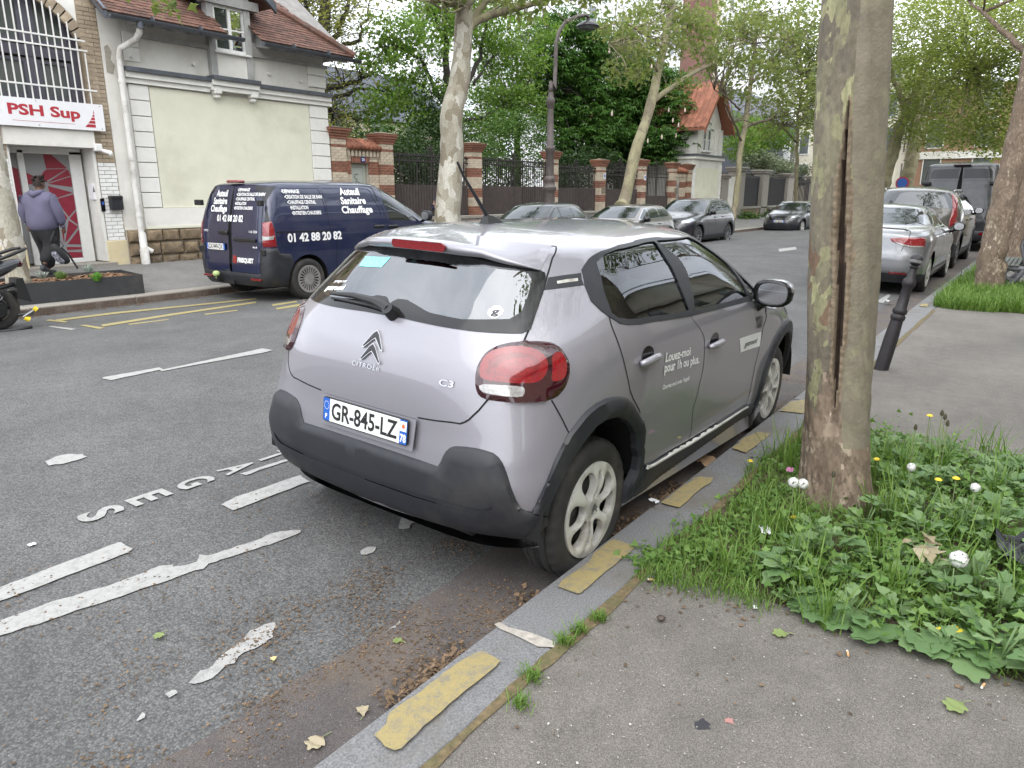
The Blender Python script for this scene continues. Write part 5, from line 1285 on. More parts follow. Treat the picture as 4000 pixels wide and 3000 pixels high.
  bm.to_mesh(me);bm.free()
  return put(name,me,mk)
 a=lambda*q:[(x/1.508,1900+y/1.508)for x,y in q]
 c=lambda*q:[(x/1.843,1200+y/1.843)for x,y in q]
 d=lambda*q:[(x/2.212,600+y/2.212)for x,y in q]
 e=lambda*q:[(1000+x/1.58,2000+y/1.58)for x,y in q]
 f=lambda*q:[(1800+x/2.212,1700+y/2.212)for x,y in q]
 paintpoly(a((-300,712),(0,600),(350,465),(700,335),(715,332),(782,372),(760,395),(45,665),(-260,775)),name='lane_dash')
 paintpoly(c((1590,1425),(1700,1370),(2160,1215),(2230,1260),(1675,1470)),name='lane_dash')
 paintpoly(a((-400,935),(0,800),(300,690),(700,570),(950,475),(1010,468),(1020,480),(1080,475),(1150,450),(1180,410),(1210,410),(1230,415),(1400,355),(1500,325),(1600,285),(1700,265),(1770,262),(1770,275),(1700,305),(1600,345),(1450,395),(1300,440),(1240,460),(1200,490),(1100,520),(900,590),(600,690),(300,790),(0,890),(-400,1035)),name='worn_line',jag=.006)
 paintpoly(a((1120,1160),(1180,1100),(1260,1060),(1310,1000),(1400,930),(1470,860),(1560,820),(1610,805),(1635,820),(1610,850),(1615,890),(1560,935),(1500,960),(1400,1010),(1390,1045),(1330,1060),(1300,1100),(1240,1140),(1150,1172)),name='worn_patch',jag=.006)
 for q in(a((985,1230),(1010,1210),(1050,1208),(1055,1225),(1000,1248)),a((795,1390),(830,1345),(862,1342),(858,1370),(800,1392)),c((325,1115),(400,1080),(480,1065),(590,1065),(630,1080),(560,1105),(480,1130),(350,1145)),e((640,270),(660,235),(720,215),(752,222),(740,245),(690,270)),e((790,755),(830,720),(890,680),(895,695),(840,730)),e((875,110),(900,50),(920,10),(1010,25),(1020,50),(960,75),(940,108)),c((1730,1205),(1900,1150),(2070,1098),(2070,1112),(1900,1170),(1770,1218))):
  paintpoly(q,name='worn_patch',jag=.006)
 paintpoly(c((735,515),(760,505),(1150,437),(1175,452),(1890,300),(1965,312),(1900,330),(1400,420),(1170,465),(1150,455),(800,530)),name='centre_dash')
 for px in([(3040,973),(3108,965),(3112,975),(3045,984)],[(3290,930),(3340,925),(3345,931),(3295,937)]):paintpoly(px,name='centre_dash')
 paintpoly([(3420,1180),(3470,1150),(3480,1155),(3450,1185)],name='worn_patch')
 # upright letters painted one above the other in the cycle lane
 for s, x0, h in(('S',1.40,.205),('E',1.65,.205),('G',1.915,.20),('A',2.185,.205),('T',2.44,.205)):
  V, Fc=text_mesh(s,.03,0,4);w=V[:,0].max()
  P=[(x0+v*h,3.765-u/w*.125,road_z(3.70)+.007)for u,v in V]
  put('painted_letter',mesh('painted_letter',P,Fc,M['paint_white']),mk)
 y2=M['paint_yellow2']
 for q in(d((480,1437),(1000,1372),(1600,1314),(2212,1252),(2212,1262),(1600,1326),(1000,1388),(480,1452)),d((390,1445),(430,1436),(595,1452),(560,1462)),d((690,1487),(740,1482),(905,1508),(860,1518)),d((870,1482),(1500,1383),(2212,1280),(2212,1294),(1500,1400),(890,1498)),d((1110,1475),(1455,1433),(1455,1440),(1120,1483)),d((1760,1388),(2050,1353),(2055,1360),(1780,1396)),[(1062,1190),(1160,1176),(1160,1182),(1066,1197)],[(1076,1205),(1170,1188),(1175,1196),(1083,1211)]):
  paintpoly(q,y2,'yellow_line',.006)
 paintpoly(d((415,1497),(450,1493),(660,1518),(620,1528)),name='worn_patch')
 paintpoly(d((1565,955),(1765,938),(1765,955),(1640,965)),name='worn_patch',zf=.26)
 # yellow blocks on the near kerb
 ky=M['paint_yellow']
 for q in(e((730,1385),(800,1320),(830,1250),(1040,1100),(1060,1080),(1250,940),(1330,890),(1390,872),(1420,875),(1505,925),(1480,960),(1300,1110),(1030,1340),(900,1470),(860,1482),(800,1460)),f((840,1320),(870,1270),(1100,1110),(1160,1020),(1300,920),(1320,912),(1520,970),(1440,1040),(1200,1230),(1040,1375),(1010,1380)),f((1735,595),(1900,460),(2000,400),(2010,375),(2080,368),(2180,378),(2170,410),(2050,490),(1890,635)),[(2860,1755),(2905,1715),(2960,1690),(3010,1698),(2965,1735),(2915,1772)],[(3045,1608),(3086,1572),(3136,1565),(3180,1570),(3136,1618)],[(3590,1198),(3600,1188),(3628,1188),(3622,1200)]):
  paintpoly(q,ky,'yellow_block',.0075,zf=.1545,jag=.003)
build_ground()
# ------------------------------------------------------------------ houses across the street
YF=15.2
M['render']=pm('white_render',(.72,.705,.66),.9,var=.06,scale=3,bmp=.25,bscale=120,dirt=(.55,.52,.46),dscale=1.2)
M['cream']=pm('cream_render',(.69,.675,.555),.9,var=.05,scale=2.5,bmp=.3,bscale=90,dirt=(.56,.55,.43),dscale=.9)
M['quoin']=pm('white_stone_paint',(.74,.73,.69),.85,var=.06,scale=5,bmp=.15,bscale=80)
M['rubble']=pm('rough_limestone',(.19,.142,.09),.95,var=.5,scale=7,bmp=.9,bscale=22,dirt=(.12,.10,.08),dscale=4,island=.25)
M['mortar']=pm('pale_mortar',(.42,.38,.32),.95,var=.15,scale=12,bmp=.3)
M['zinc']=pm('weathered_zinc',(.11,.12,.14),.5,.5,var=.2,scale=4)
M['greywood']=pm('grey_painted_timber',(.36,.36,.35),.8,var=.15,scale=6,bmp=.2,bscale=30)
M['darkwood']=pm('dark_eaves_timber',(.20,.19,.18),.85,var=.2,scale=6)
M['tile']=pm('brown_roof_tile',(.125,.062,.044),.85,var=.35,scale=9,bmp=.3,bscale=50,island=.35,dirt=(.11,.09,.075),dscale=2)
M['tile_red']=pm('orange_roof_tile',(.25,.10,.06),.85,var=.25,scale=9,bmp=.3,bscale=50,island=.25)
M['pipe']=pm('white_drainpipe',(.66,.65,.62),.55,var=.06,scale=5,dirt=(.35,.32,.28),dscale=2.2)
M['whitebrick']=pm('white_painted_brick',(.76,.76,.74),.7,var=.08,scale=10,bmp=.2,bscale=60,island=.05)
M['beigebrick']=pm('beige_brick',(.40,.325,.235),.88,var=.2,scale=12,bmp=.3,bscale=70,island=.18,dirt=(.25,.2,.15),dscale=3)
M['redbrick']=pm('red_brick',(.235,.105,.068),.88,var=.22,scale=12,bmp=.3,bscale=70,island=.22)
M['palebrick']=pm('pale_yellow_brick',(.52,.44,.34),.88,var=.15,scale=12,bmp=.3,bscale=70,island=.12)
M['window_grey']=pm('slate_painted_joinery',(.095,.09,.115),.5,var=.1)
M['white_wood']=pm('white_joinery',(.72,.72,.70),.5,var=.05)
M['pane']=glass_mat('window_glass',(.03,.035,.035),1.75,through=False)
M['pane2']=glass_mat('window_glass_grey',(.10,.11,.11),1.75,through=False)
M['sign_white']=pm('sign_white',(.78,.78,.80),.4,var=.03)
M['sign_red']=pm('sign_red',(.42,.03,.045),.45,var=.05)
M['door_grey']=pm('grey_film',(.25,.25,.255),.4,var=.05)
M['door_red']=pm('dark_red_film',(.23,.022,.04),.4,var=.1)
M['iron']=pm('dark_iron',(.035,.030,.029),.6,.2,var=.2,scale=8)
M['sheet']=pm('brown_iron_sheet',(.060,.046,.043),.6,.2,var=.18,scale=5,dirt=(.085,.065,.055),dscale=3)
M['whiteiron']=pm('white_painted_bars',(.74,.73,.71),.5,var=.05)
M['steel']=pm('dark_planter_steel',(.050,.052,.055),.55,.3,var=.15,scale=4,dirt=(.09,.085,.08),dscale=2)
M['slate']=pm('slate_roof',(.07,.078,.10),.6,var=.25,scale=14)
_PIECE={}
def piece(key,fn,m):
 k=(key,m.name)
 if k not in _PIECE:b=MB();fn(b);_PIECE[k]=b.mesh(key,m)
 return _PIECE[k]
def place(key,fn,m,parent,loc,rot=0.0,scale=None):
 o=put(key if isinstance(key,str)else key[0],piece(key if isinstance(key,str)else '_'.join(map(str,key)),fn,m),parent)
 o.name=key if isinstance(key,str)else key[0]
 o.location=loc
 if rot:o.rotation_euler=(0,0,rot)
 if scale:o.scale=scale
 return o
def brick_face(parent,x0,x1,z0,z1,y,mf,axis='x',ch=.075,bl=.225,proud=.012,depth=.05,skip=None,sign=-1,off=0.0):
 """courses of single bricks standing proud of their mortar; mf(course z) -> material. axis: run along x, or along y (side faces)"""
 nz=int(round((z1-z0)/ch));ch=(z1-z0)/nz
 for i in range(nz):
  z=z0+(i+.5)*ch;x=x0-(bl/2 if i%2 else 0);m=mf(z)
  while x<x1-.01:
   a, c=max(x,x0), min(x+bl,x1);x+=bl
   if c-a<.035:continue
   if skip and skip((a+c)/2,z):continue
   L=c-a-.010
   w=round(L,2)
   def fn(b,L=L):b.box((-L/2,-depth,-ch/2+.005),(L/2,0,ch/2-.005))
   if axis=='x':place(('brick',w,round(ch,3)),fn,m,parent,((a+c)/2,y+depth-proud-random.uniform(0,.004),z))
   else:
    def fn2(b,L=L):b.box((-depth,-L/2,-ch/2+.005),(0,L/2,ch/2-.005))
    place(('brick','s',w,round(ch,3)),fn2,m,parent,(y+depth-proud-random.uniform(0,.004),(a+c)/2,z))
def wall_part(name,x0,x1,y0,y1,z0,z1,m,parent):
 b=MB();b.box((x0,y0,z0),(x1,y1,z1));return b.build(name,m,parent)
def roof_tiles(parent,P00,P10,P01,P11,m,row=.11,tw=.17,clip=None,name='roof_tile',limit=300):
 """plain tiles on the plane P00 (eaves start) P10 (eaves end) P01, P11 (ridge); nearest 300 single, the rest joined"""
 P00, P10, P01, P11=map(np.array,(P00,P10,P01,P11));up=(P01-P00);Lu=np.linalg.norm(up);up/=Lu
 al=P10-P00;La=np.linalg.norm(al);al/=La;nn=np.cross(al,up);nn/=np.linalg.norm(nn)
 if nn[2]<0:nn=-nn
 me=MB();
 t=lambda u, v, w:al*u+up*v+nn*w
 V=[t(-tw*.485,-.02,.024),t(tw*.485,-.02,.024),t(tw*.485,row*1.5,.004),t(-tw*.485,row*1.5,.004),t(-tw*.485,-.02,-.004),t(tw*.485,-.02,-.004),t(tw*.485,row*1.5,-.008),t(-tw*.485,row*1.5,-.008)]
 me.add(V,[(0,1,2,3),(0,4,5,1),(1,5,6,2),(3,7,4,0),(2,6,7,3)])
 tm=me.mesh(name,m);n=0;rest=MB()
 nr=int(Lu/row)
 for i in range(nr):
  for j in range(int(La/tw)+1):
   u=(j+.5*(i%2))*tw+tw*.25;v=i*row
   if u>La:continue
   if clip and not clip(u/La,v/Lu):continue
   c=P00+al*u+up*v+nn*random.uniform(0,.006)
   if n<limit:o=put(name,tm,parent);o.location=c;n+=1
   else:rest.add([c+np.array(p)for p in V],[(0,1,2,3),(0,4,5,1),(1,5,6,2),(3,7,4,0),(2,6,7,3)])
 if rest.v:
  o=put(name,rest.mesh(name,m,fix=False),parent);o['kind']='stuff'
 b=MB();b.add([P00-nn*.02,P10-nn*.02,P11-nn*.02,P01-nn*.02],[(0,1,2,3)]);b.build('roof_board',M['darkwood'],parent)
def window_unit(parent,x0,x1,z0,z1,y,fm,bars_x=1,bars_z=1,fw=.05,pane=None,name='window',depth=.06,sill=True):
 """frame with sashes and panes in a wall facing the street"""
 b=MB();b.box((x0,y,z0),(x0+fw,y+depth,z1));b.box((x1-fw,y,z0),(x1,y+depth,z1));b.box((x0+fw,y,z1-fw),(x1-fw,y+depth,z1));b.box((x0+fw,y,z0),(x1-fw,y+depth,z0+fw))
 w=b.build(name,fm,parent)
 b=MB()
 for k in range(1,bars_x+1):
  x=x0+(x1-x0)*k/(bars_x+1);b.box((x-.035,y-.004,z0+fw),(x+.035,y+depth-.01,z1-fw))
 if b.v:b.build('mullion',fm,w)
 b=MB()
 for k in range(1,bars_z+1):
  z=z0+(z1-z0)*k/(bars_z+1);b.box((x0+fw,y+.01,z-.015),(x1-fw,y+depth-.02,z+.015))
 if b.v:b.build('glazing_bar',fm,w)
 for k in range(bars_x+1):
  a=x0+(x1-x0)*k/(bars_x+1);c=x0+(x1-x0)*(k+1)/(bars_x+1)
  b=MB();b.add([(a+.03,y+.035,z0+fw*.5),(c-.03,y+.035,z0+fw*.5),(c-.03,y+.035+random.uniform(-.004,.004),z1-fw*.5),(a+.03,y+.035,z1-fw*.5)],[(0,1,2,3)]);b.build('pane',pane or M['pane'],w)
 if sill:b=MB();b.bbox((x0-.05,y-.07,z0-.05),(x1+.05,y+depth,z0-.002),.008);b.build('sill',fm,w)
 return w
def build_house():
 h=thing('house','white rendered house with brown tiled roof, dormer window and cream panel behind the blue van','house',(10,15.2,.3))
 h.location=(0,0,0)
 wall_part('wall',7.45,7.86,YF+.02,22,.25,5.1,M['render'],h)
 wall_part('wall',7.86,12.84,YF+.04,22,.25,5.0,M['render'],h)
 wall_part('plinth',7.86,12.86,YF-.03,YF+.03,1.05,1.42,M['render'],h)
 wall_part('plinth_edge',7.86,12.87,YF-.045,YF+.03,1.00,1.05,M['cream'],h)
 wall_part('cream_panel',8.30,12.28,YF+.015,YF+.05,1.425,3.80,M['cream'],h)
 # rusticated corner blocks
 for x0, x1, n0 in((7.88,8.28,8),(12.30,12.86,8)):
  z=1.43
  for k in range(8):
   b=MB();b.bbox((x0,YF-.005,z+.010),(x1,YF+.05,z+.292),.008);b.build('quoin',M['quoin'],h);z+=.2985
 for z in(4.24,4.52):b=MB();b.bbox((12.32,YF+.0,z),(12.86,YF+.05,z+.26),.015);b.build('quoin',M['quoin'],h)
 for z in(4.24,4.52):b=MB();b.bbox((7.88,YF+.02,z),(8.2,YF+.05,z+.26),.012);b.build('quoin',M['quoin'],h)
 # moulded cornice with a zinc cap
 for y0, z0, z1, m, nm in((-.05,3.83,3.93,M['quoin'],'cornice'),(-.10,3.93,4.04,M['quoin'],'cornice'),(-.16,4.04,4.12,M['zinc'],'cornice_cap')):
  for xa, xb in((7.80,9.62),(10.78,12.92)):wall_part(nm,xa,xb,YF+y0,YF+.05,z0,z1,m,h)
  wall_part(nm,9.62,10.78,YF+y0-.10,YF+.05,z0+.045,z1+.045,m,h)
 for x in(9.76,10.66):
  b=MB();b.bbox((x-.09,YF-.16,3.80),(x+.09,YF+.03,3.97),.02);b.bbox((x-.06,YF-.12,3.72),(x+.06,YF+.03,3.80),.02);b.build('bracket',M['quoin'],h)
  # rubble stone base, stone by stone
 wall_part('mortar_bed',7.45,12.86,YF+.0,YF+.05,.22,1.0,M['mortar'],h)
 z=.24
 for hh in(.22,.27,.26):
  x=7.46
  while x<12.8:
   L=random.uniform(.28,.52);x1=min(x+L,12.85);b=MB();j=.012
   n=4;V=[];
   for k, (yy,s)in enumerate(((YF+.02,0),(YF-.035,.0),(YF-.06-random.uniform(0,.03),.035))):
    V+=[(x+j+s+random.uniform(-.012,.012),yy,z+j+s+random.uniform(-.012,.012)),(x1-j-s+random.uniform(-.012,.012),yy,z+j+s),(x1-j-s,yy,z+hh-j-s+random.uniform(-.012,.012)),(x+j+s,yy,z+hh-j-s+random.uniform(-.01,.01))]
   mx_, my_=(x+x1)/2+random.uniform(-.05,.05), z+hh/2
   V.append((mx_,YF-.085-random.uniform(0,.02),my_))
   Fc=[(k*4+i,k*4+(i+1)%4,k*4+4+(i+1)%4,k*4+4+i)for k in range(2)for i in range(4)]+[(8+i,8+(i+1)%4,12)for i in range(4)]
   b.add(V,Fc);b.build('stone',M['rubble'],h);x=x1
  z+=hh
  # wall studs and the repaired plaster patch
 for p in((8.02,4.33),(9.33,4.36),(11.2,4.40),(12.1,4.33)):
  b=MB();b.lathe([(.035,0),(.035,.06)],8,(p[0],YF+.03,p[1]),'y');b.v=[(x_,2*(YF+.03)-y_,z_)for x_,y_,z_ in b.v];b.build('lamp_stud',M['quoin'],h)
 b=MB();b.add([(7.50,YF+.012,3.98),(7.62,YF+.012,3.96),(7.67,YF+.012,4.12),(7.60,YF+.012,4.22),(7.64,YF+.012,4.36),(7.58,YF+.012,4.48),(7.51,YF+.012,4.44)],[(0,1,2,3,4,5,6)]);b.build('bare_patch',pm('bare_cement',(.33,.30,.25),.95,var=.15,scale=14),h)
 # roofs left and right of the dormer
 ey, ez=YF-.50, 4.98
 def plane(x0,x1,up=3.6):return(x0,ey,ez), (x1,ey,ez), (x0,ey+up,ez+up*.80), (x1,ey+up,ez+up*.80)
 roof_tiles(h,*plane(7.35,9.80),M['tile'])
 roof_tiles(h,*plane(10.72,13.35),M['tile'],clip=lambda u,v:u<1.03-v*.95)
 roof_tiles(h,(13.35,ey,ez),(13.35,ey+6,ez),(13.35-2.6,ey+2.6,ez+2.6*.8),(13.35-2.6,ey+4,ez+2.6*.8),M['tile'],clip=lambda u,v:u>v*.43,limit=40)
 b=MB()
 for k in range(14):
  t0, t1=k/14, (k+1.12)/14;A=np.array((13.36,ey-.02,ez+.04));B_=np.array((13.35-2.75,ey+2.75,ez+2.75*.8+.05));b.tube([A+(B_-A)*t0,A+(B_-A)*t1],[.085,.10],8)
 b.build('hip_tiles',M['tile'],h)
 for x0, x1 in((7.40,10.20),(10.70,13.48)):
  b=MB();n=10;V=[]
  for x in(x0,x1):
   V+=[(x,ey-.06-.085*math.sin(a),ez-.055-.075*math.cos(a))for a in np.linspace(-PI/2,PI/2,n)]+[(x,ey-.06-.065*math.sin(a),ez-.05-.055*math.cos(a))for a in np.linspace(PI/2,-PI/2,n)]
  Fc=[(i,(i+1)%(2*n),2*n+(i+1)%(2*n),2*n+i)for i in range(2*n)]+[tuple(range(2*n)),tuple(range(4*n-1,2*n-1,-1))]
  b.add(V,Fc);b.tube([(x0+.8,ey-.06,ez-.055),(x0+.815,ey-.06,ez-.055)],.09,12);b.tube([(x0+1.8,ey-.06,ez-.055),(x0+1.815,ey-.06,ez-.055)],.09,12);b.build('gutter',M['zinc'],h,True,40)
 for x in list(np.arange(8.05,9.8,.42))+list(np.arange(10.95,13.3,.36)):
  b=MB();b.add([(x-.045,ey,ez-.15),(x+.045,ey,ez-.15),(x+.045,ey,ez-.05),(x-.045,ey,ez-.05),(x-.045,YF+.05,ez-.05),(x+.045,YF+.05,ez-.05),(x+.045,YF+.05,ez+.30),(x-.045,YF+.05,ez+.30)],[(0,3,2,1),(0,1,5,4),(1,2,6,5),(2,3,7,6),(3,0,4,7)]);b.build('rafter',M['greywood'],h)
 for x0, x1 in((8.15,9.75),(10.75,12.9)):wall_part('eaves_board',x0,x1,YF-.03,YF+.03,4.70,4.78,M['greywood'],h)
 b=MB();b.add([(7.32,ey-.02,ez-.14),(7.38,ey-.02,ez-.14),(7.38,ey+3.4,ez+2.65),(7.32,ey+3.4,ez+2.65),(7.32,ey-.02,ez+.03),(7.38,ey-.02,ez+.03),(7.38,ey+3.4,ez+2.78),(7.32,ey+3.4,ez+2.78)],[(0,1,2,3),(4,7,6,5),(0,4,5,1),(1,5,6,2),(3,7,4,0),(2,6,7,3)]);b.build('bargeboard',M['zinc'],h)
 # dormer
 for x in(9.74,10.64):wall_part('dormer_post',x-.05,x+.10,YF-.09,YF+.08,4.16,5.95,M['greywood'],h)
 wall_part('dormer_wall',9.79,10.64,YF-.05,YF+.1,4.16,4.66,M['render'],h)
 wall_part('dormer_cheek',9.70,9.76,YF+.0,YF+2.2,4.5,5.95,M['zinc'],h);wall_part('dormer_cheek',10.72,10.78,YF+.0,YF+2.2,4.5,5.95,M['zinc'],h)
 window_unit(h,9.84,10.64,4.70,5.62,YF-.05,M['white_wood'],1,1,.06)
 wall_part('dormer_beam',9.60,10.95,YF-.14,YF+.1,5.62,5.80,M['greywood'],h)
 for sg in(-1,1):
  b=MB();xa, xb=10.24, 10.24+sg*.95;b.add([(xa,YF-.45,6.55),(xb,YF-.45,5.72),(xb,YF+2.4,5.72),(xa,YF+2.4,6.55),(xa,YF-.45,6.66),(xb,YF-.45,5.83),(xb,YF+2.4,5.83),(xa,YF+2.4,6.66)],[(0,1,2,3),(4,7,6,5),(0,4,5,1),(1,5,6,2),(2,6,7,3),(3,7,4,0)]);b.build('dormer_roof',M['tile'],h)
  b=MB();b.add([(xa,YF-.47,6.42),(xb,YF-.47,5.60),(xb,YF-.40,5.60),(xa,YF-.40,6.42),(xa,YF-.47,6.60),(xb,YF-.47,5.78),(xb,YF-.40,5.78),(xa,YF-.40,6.60)],[(0,1,2,3),(4,7,6,5),(0,4,5,1),(1,5,6,2),(2,6,7,3),(3,7,4,0)]);b.build('bargeboard',M['zinc'],h)
  # drainpipe
 dp=[(7.96,YF-.56,4.90),(7.96,YF-.50,4.70),(7.93,YF-.40,4.58),(7.74,YF-.14,4.42),(7.71,YF-.11,4.28),(7.71,YF-.10,1.2),(7.72,YF-.11,.52)]
 d=MB();d.tube(dp,.058,12);o=tag(d.build('drainpipe',M['pipe'],None,True,60),'white drainpipe with flaking paint running down the corner of the cream house','drainpipe')
 b=MB();
 for z in(3.80,2.35,1.25):b.tube([(7.71,YF-.10,z),(7.71,YF-.10,z+.06)],.07,12)
 b.build('collar',M['pipe'],o,True,60)
 b=MB();b.tube([(7.72,YF-.11,.95),(7.72,YF-.11,.90),(7.72,YF-.11,.62),(7.72,YF-.11,.60),(7.72,YF-.12,.30)],[.062,.075,.075,.09,.085],12);b.tube([(7.76,YF-.13,.62),(7.87,YF-.15,.55)],.05,10);b.build('pipe_foot',M['pipe'],o,True,60)
 b=MB();b.tube([(7.96,YF-.56,4.93),(7.96,YF-.55,4.76)],.066,12);b.build('pipe_head',M['zinc'],o,True,60)
def build_school():
 h=thing('building','white brick building with arched barred window and red patterned glass door','building',(0,0,0))
 yb=YF+.03
 wall_part('wall',2.0,5.30,yb,20,.2,9,M['beigebrick'],h);wall_part('wall',7.08,7.45,yb,20,.2,9,M['beigebrick'],h)
 wall_part('wall',5.30,7.08,yb+.5,20,.2,9,M['beigebrick'],h)
 mf=lambda z:M['whitebrick']if z<2.28 else M['beigebrick']
 brick_face(h,7.09,7.44,.80,5.15,yb,mf)
 brick_face(h,4.85,5.56,.80,3.0,yb,mf)
 wall_part('wall_return',7.03,7.09,yb,yb+.55,.4,3.3,M['quoin'],h);wall_part('wall_return',5.56,5.60,yb,yb+.55,.4,3.0,M['quoin'],h)
 for x0, x1 in((7.06,7.46),(5.0,5.62)):b=MB();b.bbox((x0,yb-.03,.25),(x1,yb+.3,.80),.012);b.build('pier_base',pm('cream_stone_base',(.62,.53,.34),.8,var=.08,scale=4,dirt=(.5,.45,.36),dscale=3),h)
 # arch of bricks over the window
 cx, cz, r0=6.02, 4.02, 1.10
 ring=MB()
 for k in range(26):
  a=PI*k/25
  for r, L in((r0+.10,.20),):
   b=MB();ca, sa=math.cos(a), math.sin(a);t=np.array((-sa,0,ca));rr=np.array((ca,0,sa));c=np.array((cx,yb-.012,cz))+rr*r
   V=[]
   for yy in(0,.07):
    for s, u in((-1,-1),(1,-1),(1,1),(-1,1)):V.append(c+rr*L/2*u+t*.062*s*(1+.06*u)+np.array((0,yy,0)))
   b.add(V,[(0,3,2,1),(0,1,5,4),(1,2,6,5),(2,3,7,6),(3,0,4,7)]);b.build('brick',M['beigebrick'],h)
 for z in np.arange(3.30,4.02,.075):place(('brick','j'),lambda b:b.box((-.1,-.05,-.032),(.1,0,.032)),M['beigebrick'],h,(cx+r0+.10,yb+.04,z))
 # arched window: joinery, panes
 y=yb+.18
 w=MB()
 for x0, x1 in((4.95,5.04),(5.52,5.62),(6.22,6.34),(6.98,7.10)):w.box((x0,y,3.22),(x1,y+.1,5.2))
 for z0, z1 in((3.22,3.36),(4.12,4.30)):w.box((4.95,y-.01,z0),(7.10,y+.09,z1))
 win=w.build('window',M['window_grey'],h)
 for x0, x1 in((5.06,5.50),(5.64,6.20),(6.36,6.96)):
  for z0, z1 in((3.40,4.08),(4.34,5.2)):
   b=MB();b.box((x0,y+.02,z0),(x0+.06,y+.07,z1));b.box((x1-.06,y+.02,z0),(x1,y+.07,z1));b.box((x0+.06,y+.02,z0),(x1-.06,y+.07,z0+.06));b.box((x0+.06,y+.02,z1-.06),(x1-.06,y+.07,z1));b.build('sash',M['window_grey'],win)
   b=MB();b.add([(x0,y+.05,z0),(x1,y+.05,z0),(x1,y+.05,z1),(x0,y+.05,z1)],[(0,1,2,3)]);b.build('pane',M['pane2'],win)
   # spandrel beside the arch (white render) cut to the curve
 pts=[(7.12,4.02)]+[(cx+(r0+.20)*math.cos(a),cz+(r0+.20)*math.sin(a))for a in np.linspace(.15,1.3,12)]+[(6.3,6.2),(7.12,6.2)]
 b=MB();b.prism(pts,.06,lambda u,v,q:(u,yb+.01+q,v));b.build('render_panel',M['quoin'],h)
 # white bars
 g=bpy.data.objects.new('window_grille',None);COL.objects.link(g);g.parent=h
 yg=yb-.10
 for k, x in enumerate(np.arange(4.72,7.15,.125)):
  top=cz+math.sqrt(max(.02,1.10**2-(x-cx)**2))if abs(x-cx)<1.10 else 4.1
  top=min(top,5.6);b=MB();b.box((x-.010,yg-.01,3.36),(x+.010,yg+.01,top));b.add([(x-.01,yg-.01,3.36),(x+.01,yg-.01,3.36),(x+.01,yg+.01,3.36),(x-.01,yg+.01,3.36),(x,yg,3.28)],[(0,1,4),(1,2,4),(2,3,4),(3,0,4)]);b.build('bar',M['whiteiron'],g)
 for z, x1 in((3.60,7.22),(4.29,7.14),(4.46,7.12),(5.1,6.9)):b=MB();b.box((4.6,yg-.022,z-.014),(x1,yg-.011,z+.014));b.build('bar',M['whiteiron'],g)
 # sign board over the door
 s=thing('sign_board','white sign board reading PSH Sup in red letters above the glass door','sign',(0,0,0))
 ys=yb-.16;b=MB();b.box((4.95,ys,2.875),(7.26,ys+.04,3.355));b.build('board',M['sign_white'],s)
 b=MB();text_map('PSH Sup',lambda u,v:(5.63+u,ys-.002,3.065+v),'',None,None,bold=.035,width=1.20,height=.185,mb=b);b.build('sign_lettering',M['sign_red'],s)
 b=MB();b.box((5.68,ys-.002,2.965),(6.72,ys-.001,2.971));b.build('sign_line',M['sign_red'],s)
 b=MB()
 for k, (z0,z1)in enumerate(((2.93,2.985),(3.0,3.05),(3.065,3.11),(3.125,3.165),(3.18,3.24))):
  xl=lambda z:7.08-(.19*((3.24-z)/.31)**1.6);b.add([(xl(z0),ys-.002,z0),(7.085,ys-.002,z0),(7.085-.0,ys-.002,z1),(xl(z1),ys-.002,z1)],[(0,1,2,3)])
 b.build('sign_emblem',M['sign_red'],s)
 for x in(5.0,6.1,7.2):
  for z in(2.91,3.32):b=MB();b.lathe([(.010,0),(.008,.006)],8,(x,ys,z),'y');b.build('screw',M['chrome'],s)
 wall_part('lintel',5.52,7.06,yb-.10,yb+.5,2.56,2.87,M['render'],h)
 # glass door with red facets
 d=thing('door','white framed glass door with dark red faceted film in the entrance recess','door',(0,0,0));yd=yb+.42
 for x0, x1, z0, z1 in((5.50,5.58,.38,2.56),(5.86,5.97,.38,2.5),(6.76,6.98,.38,2.5),(5.58,6.98,2.44,2.56),(5.97,6.76,.38,.47)):
  b=MB();b.bbox((x0,yd-.03,z0),(x1,yd+.06,z1),.008);b.build('door_frame',M['white_wood'],d)
 for x0, x1 in((5.58,5.86),(5.97,6.76)):b=MB();b.box((x0,yd,.42),(x1,yd+.01,2.46));b.build('pane',M['door_grey'],d)
 q=lambda x, y_:(5.97+(x-250)/(640-250)*.79+(y_-1320)*.000,2.44-(y_-1320)/(2510-1320)*1.98)
 # facets in door coordinates (u across, v down, 0..1)
 F=[((.42,0),(.62,.0),(.95,.13),(.45,.14)),((.45,.14),(.95,.13),(.36,.27),(.28,.26)),((.95,.13),(1,.20),(.40,.275)),((1,.20),(1,.31),(.42,.28)),((0,.17),(.25,.22),(.36,.27),(0,.29)),((.25,.22),(.45,.14),(.36,.26)),((.42,.29),(1,.36),(.55,.42),(.45,.38)),((.55,.42),(1,.37),(1,.52),(.80,.60)),((.52,.43),(.78,.60),(.62,.70)),((.45,.40),(.52,.44),(.60,.70),(.42,.52)),((.80,.61),(1,.53),(1,.68)),((.78,.62),(1,.69),(.66,.84),(.62,.84)),((.66,.86),(1,.71),(1,.87)),((.64,.88),(1,.89),(1,.92),(.64,.92)),((.64,.93),(1,.94),(1,1),(.72,1)),((.58,.72),(.66,.70),(.60,.86))]
 for f_ in F:
  pts=inset([(5.97+u*.79,2.44-v*1.97)for u,v in f_],.008)
  if abs(area2(pts))<1e-4:continue
  b=MB();b.prism(pts,.002,lambda u,v,w_:(u,yd-.003-w_,v));b.build('red_facet',M['door_red'],d)
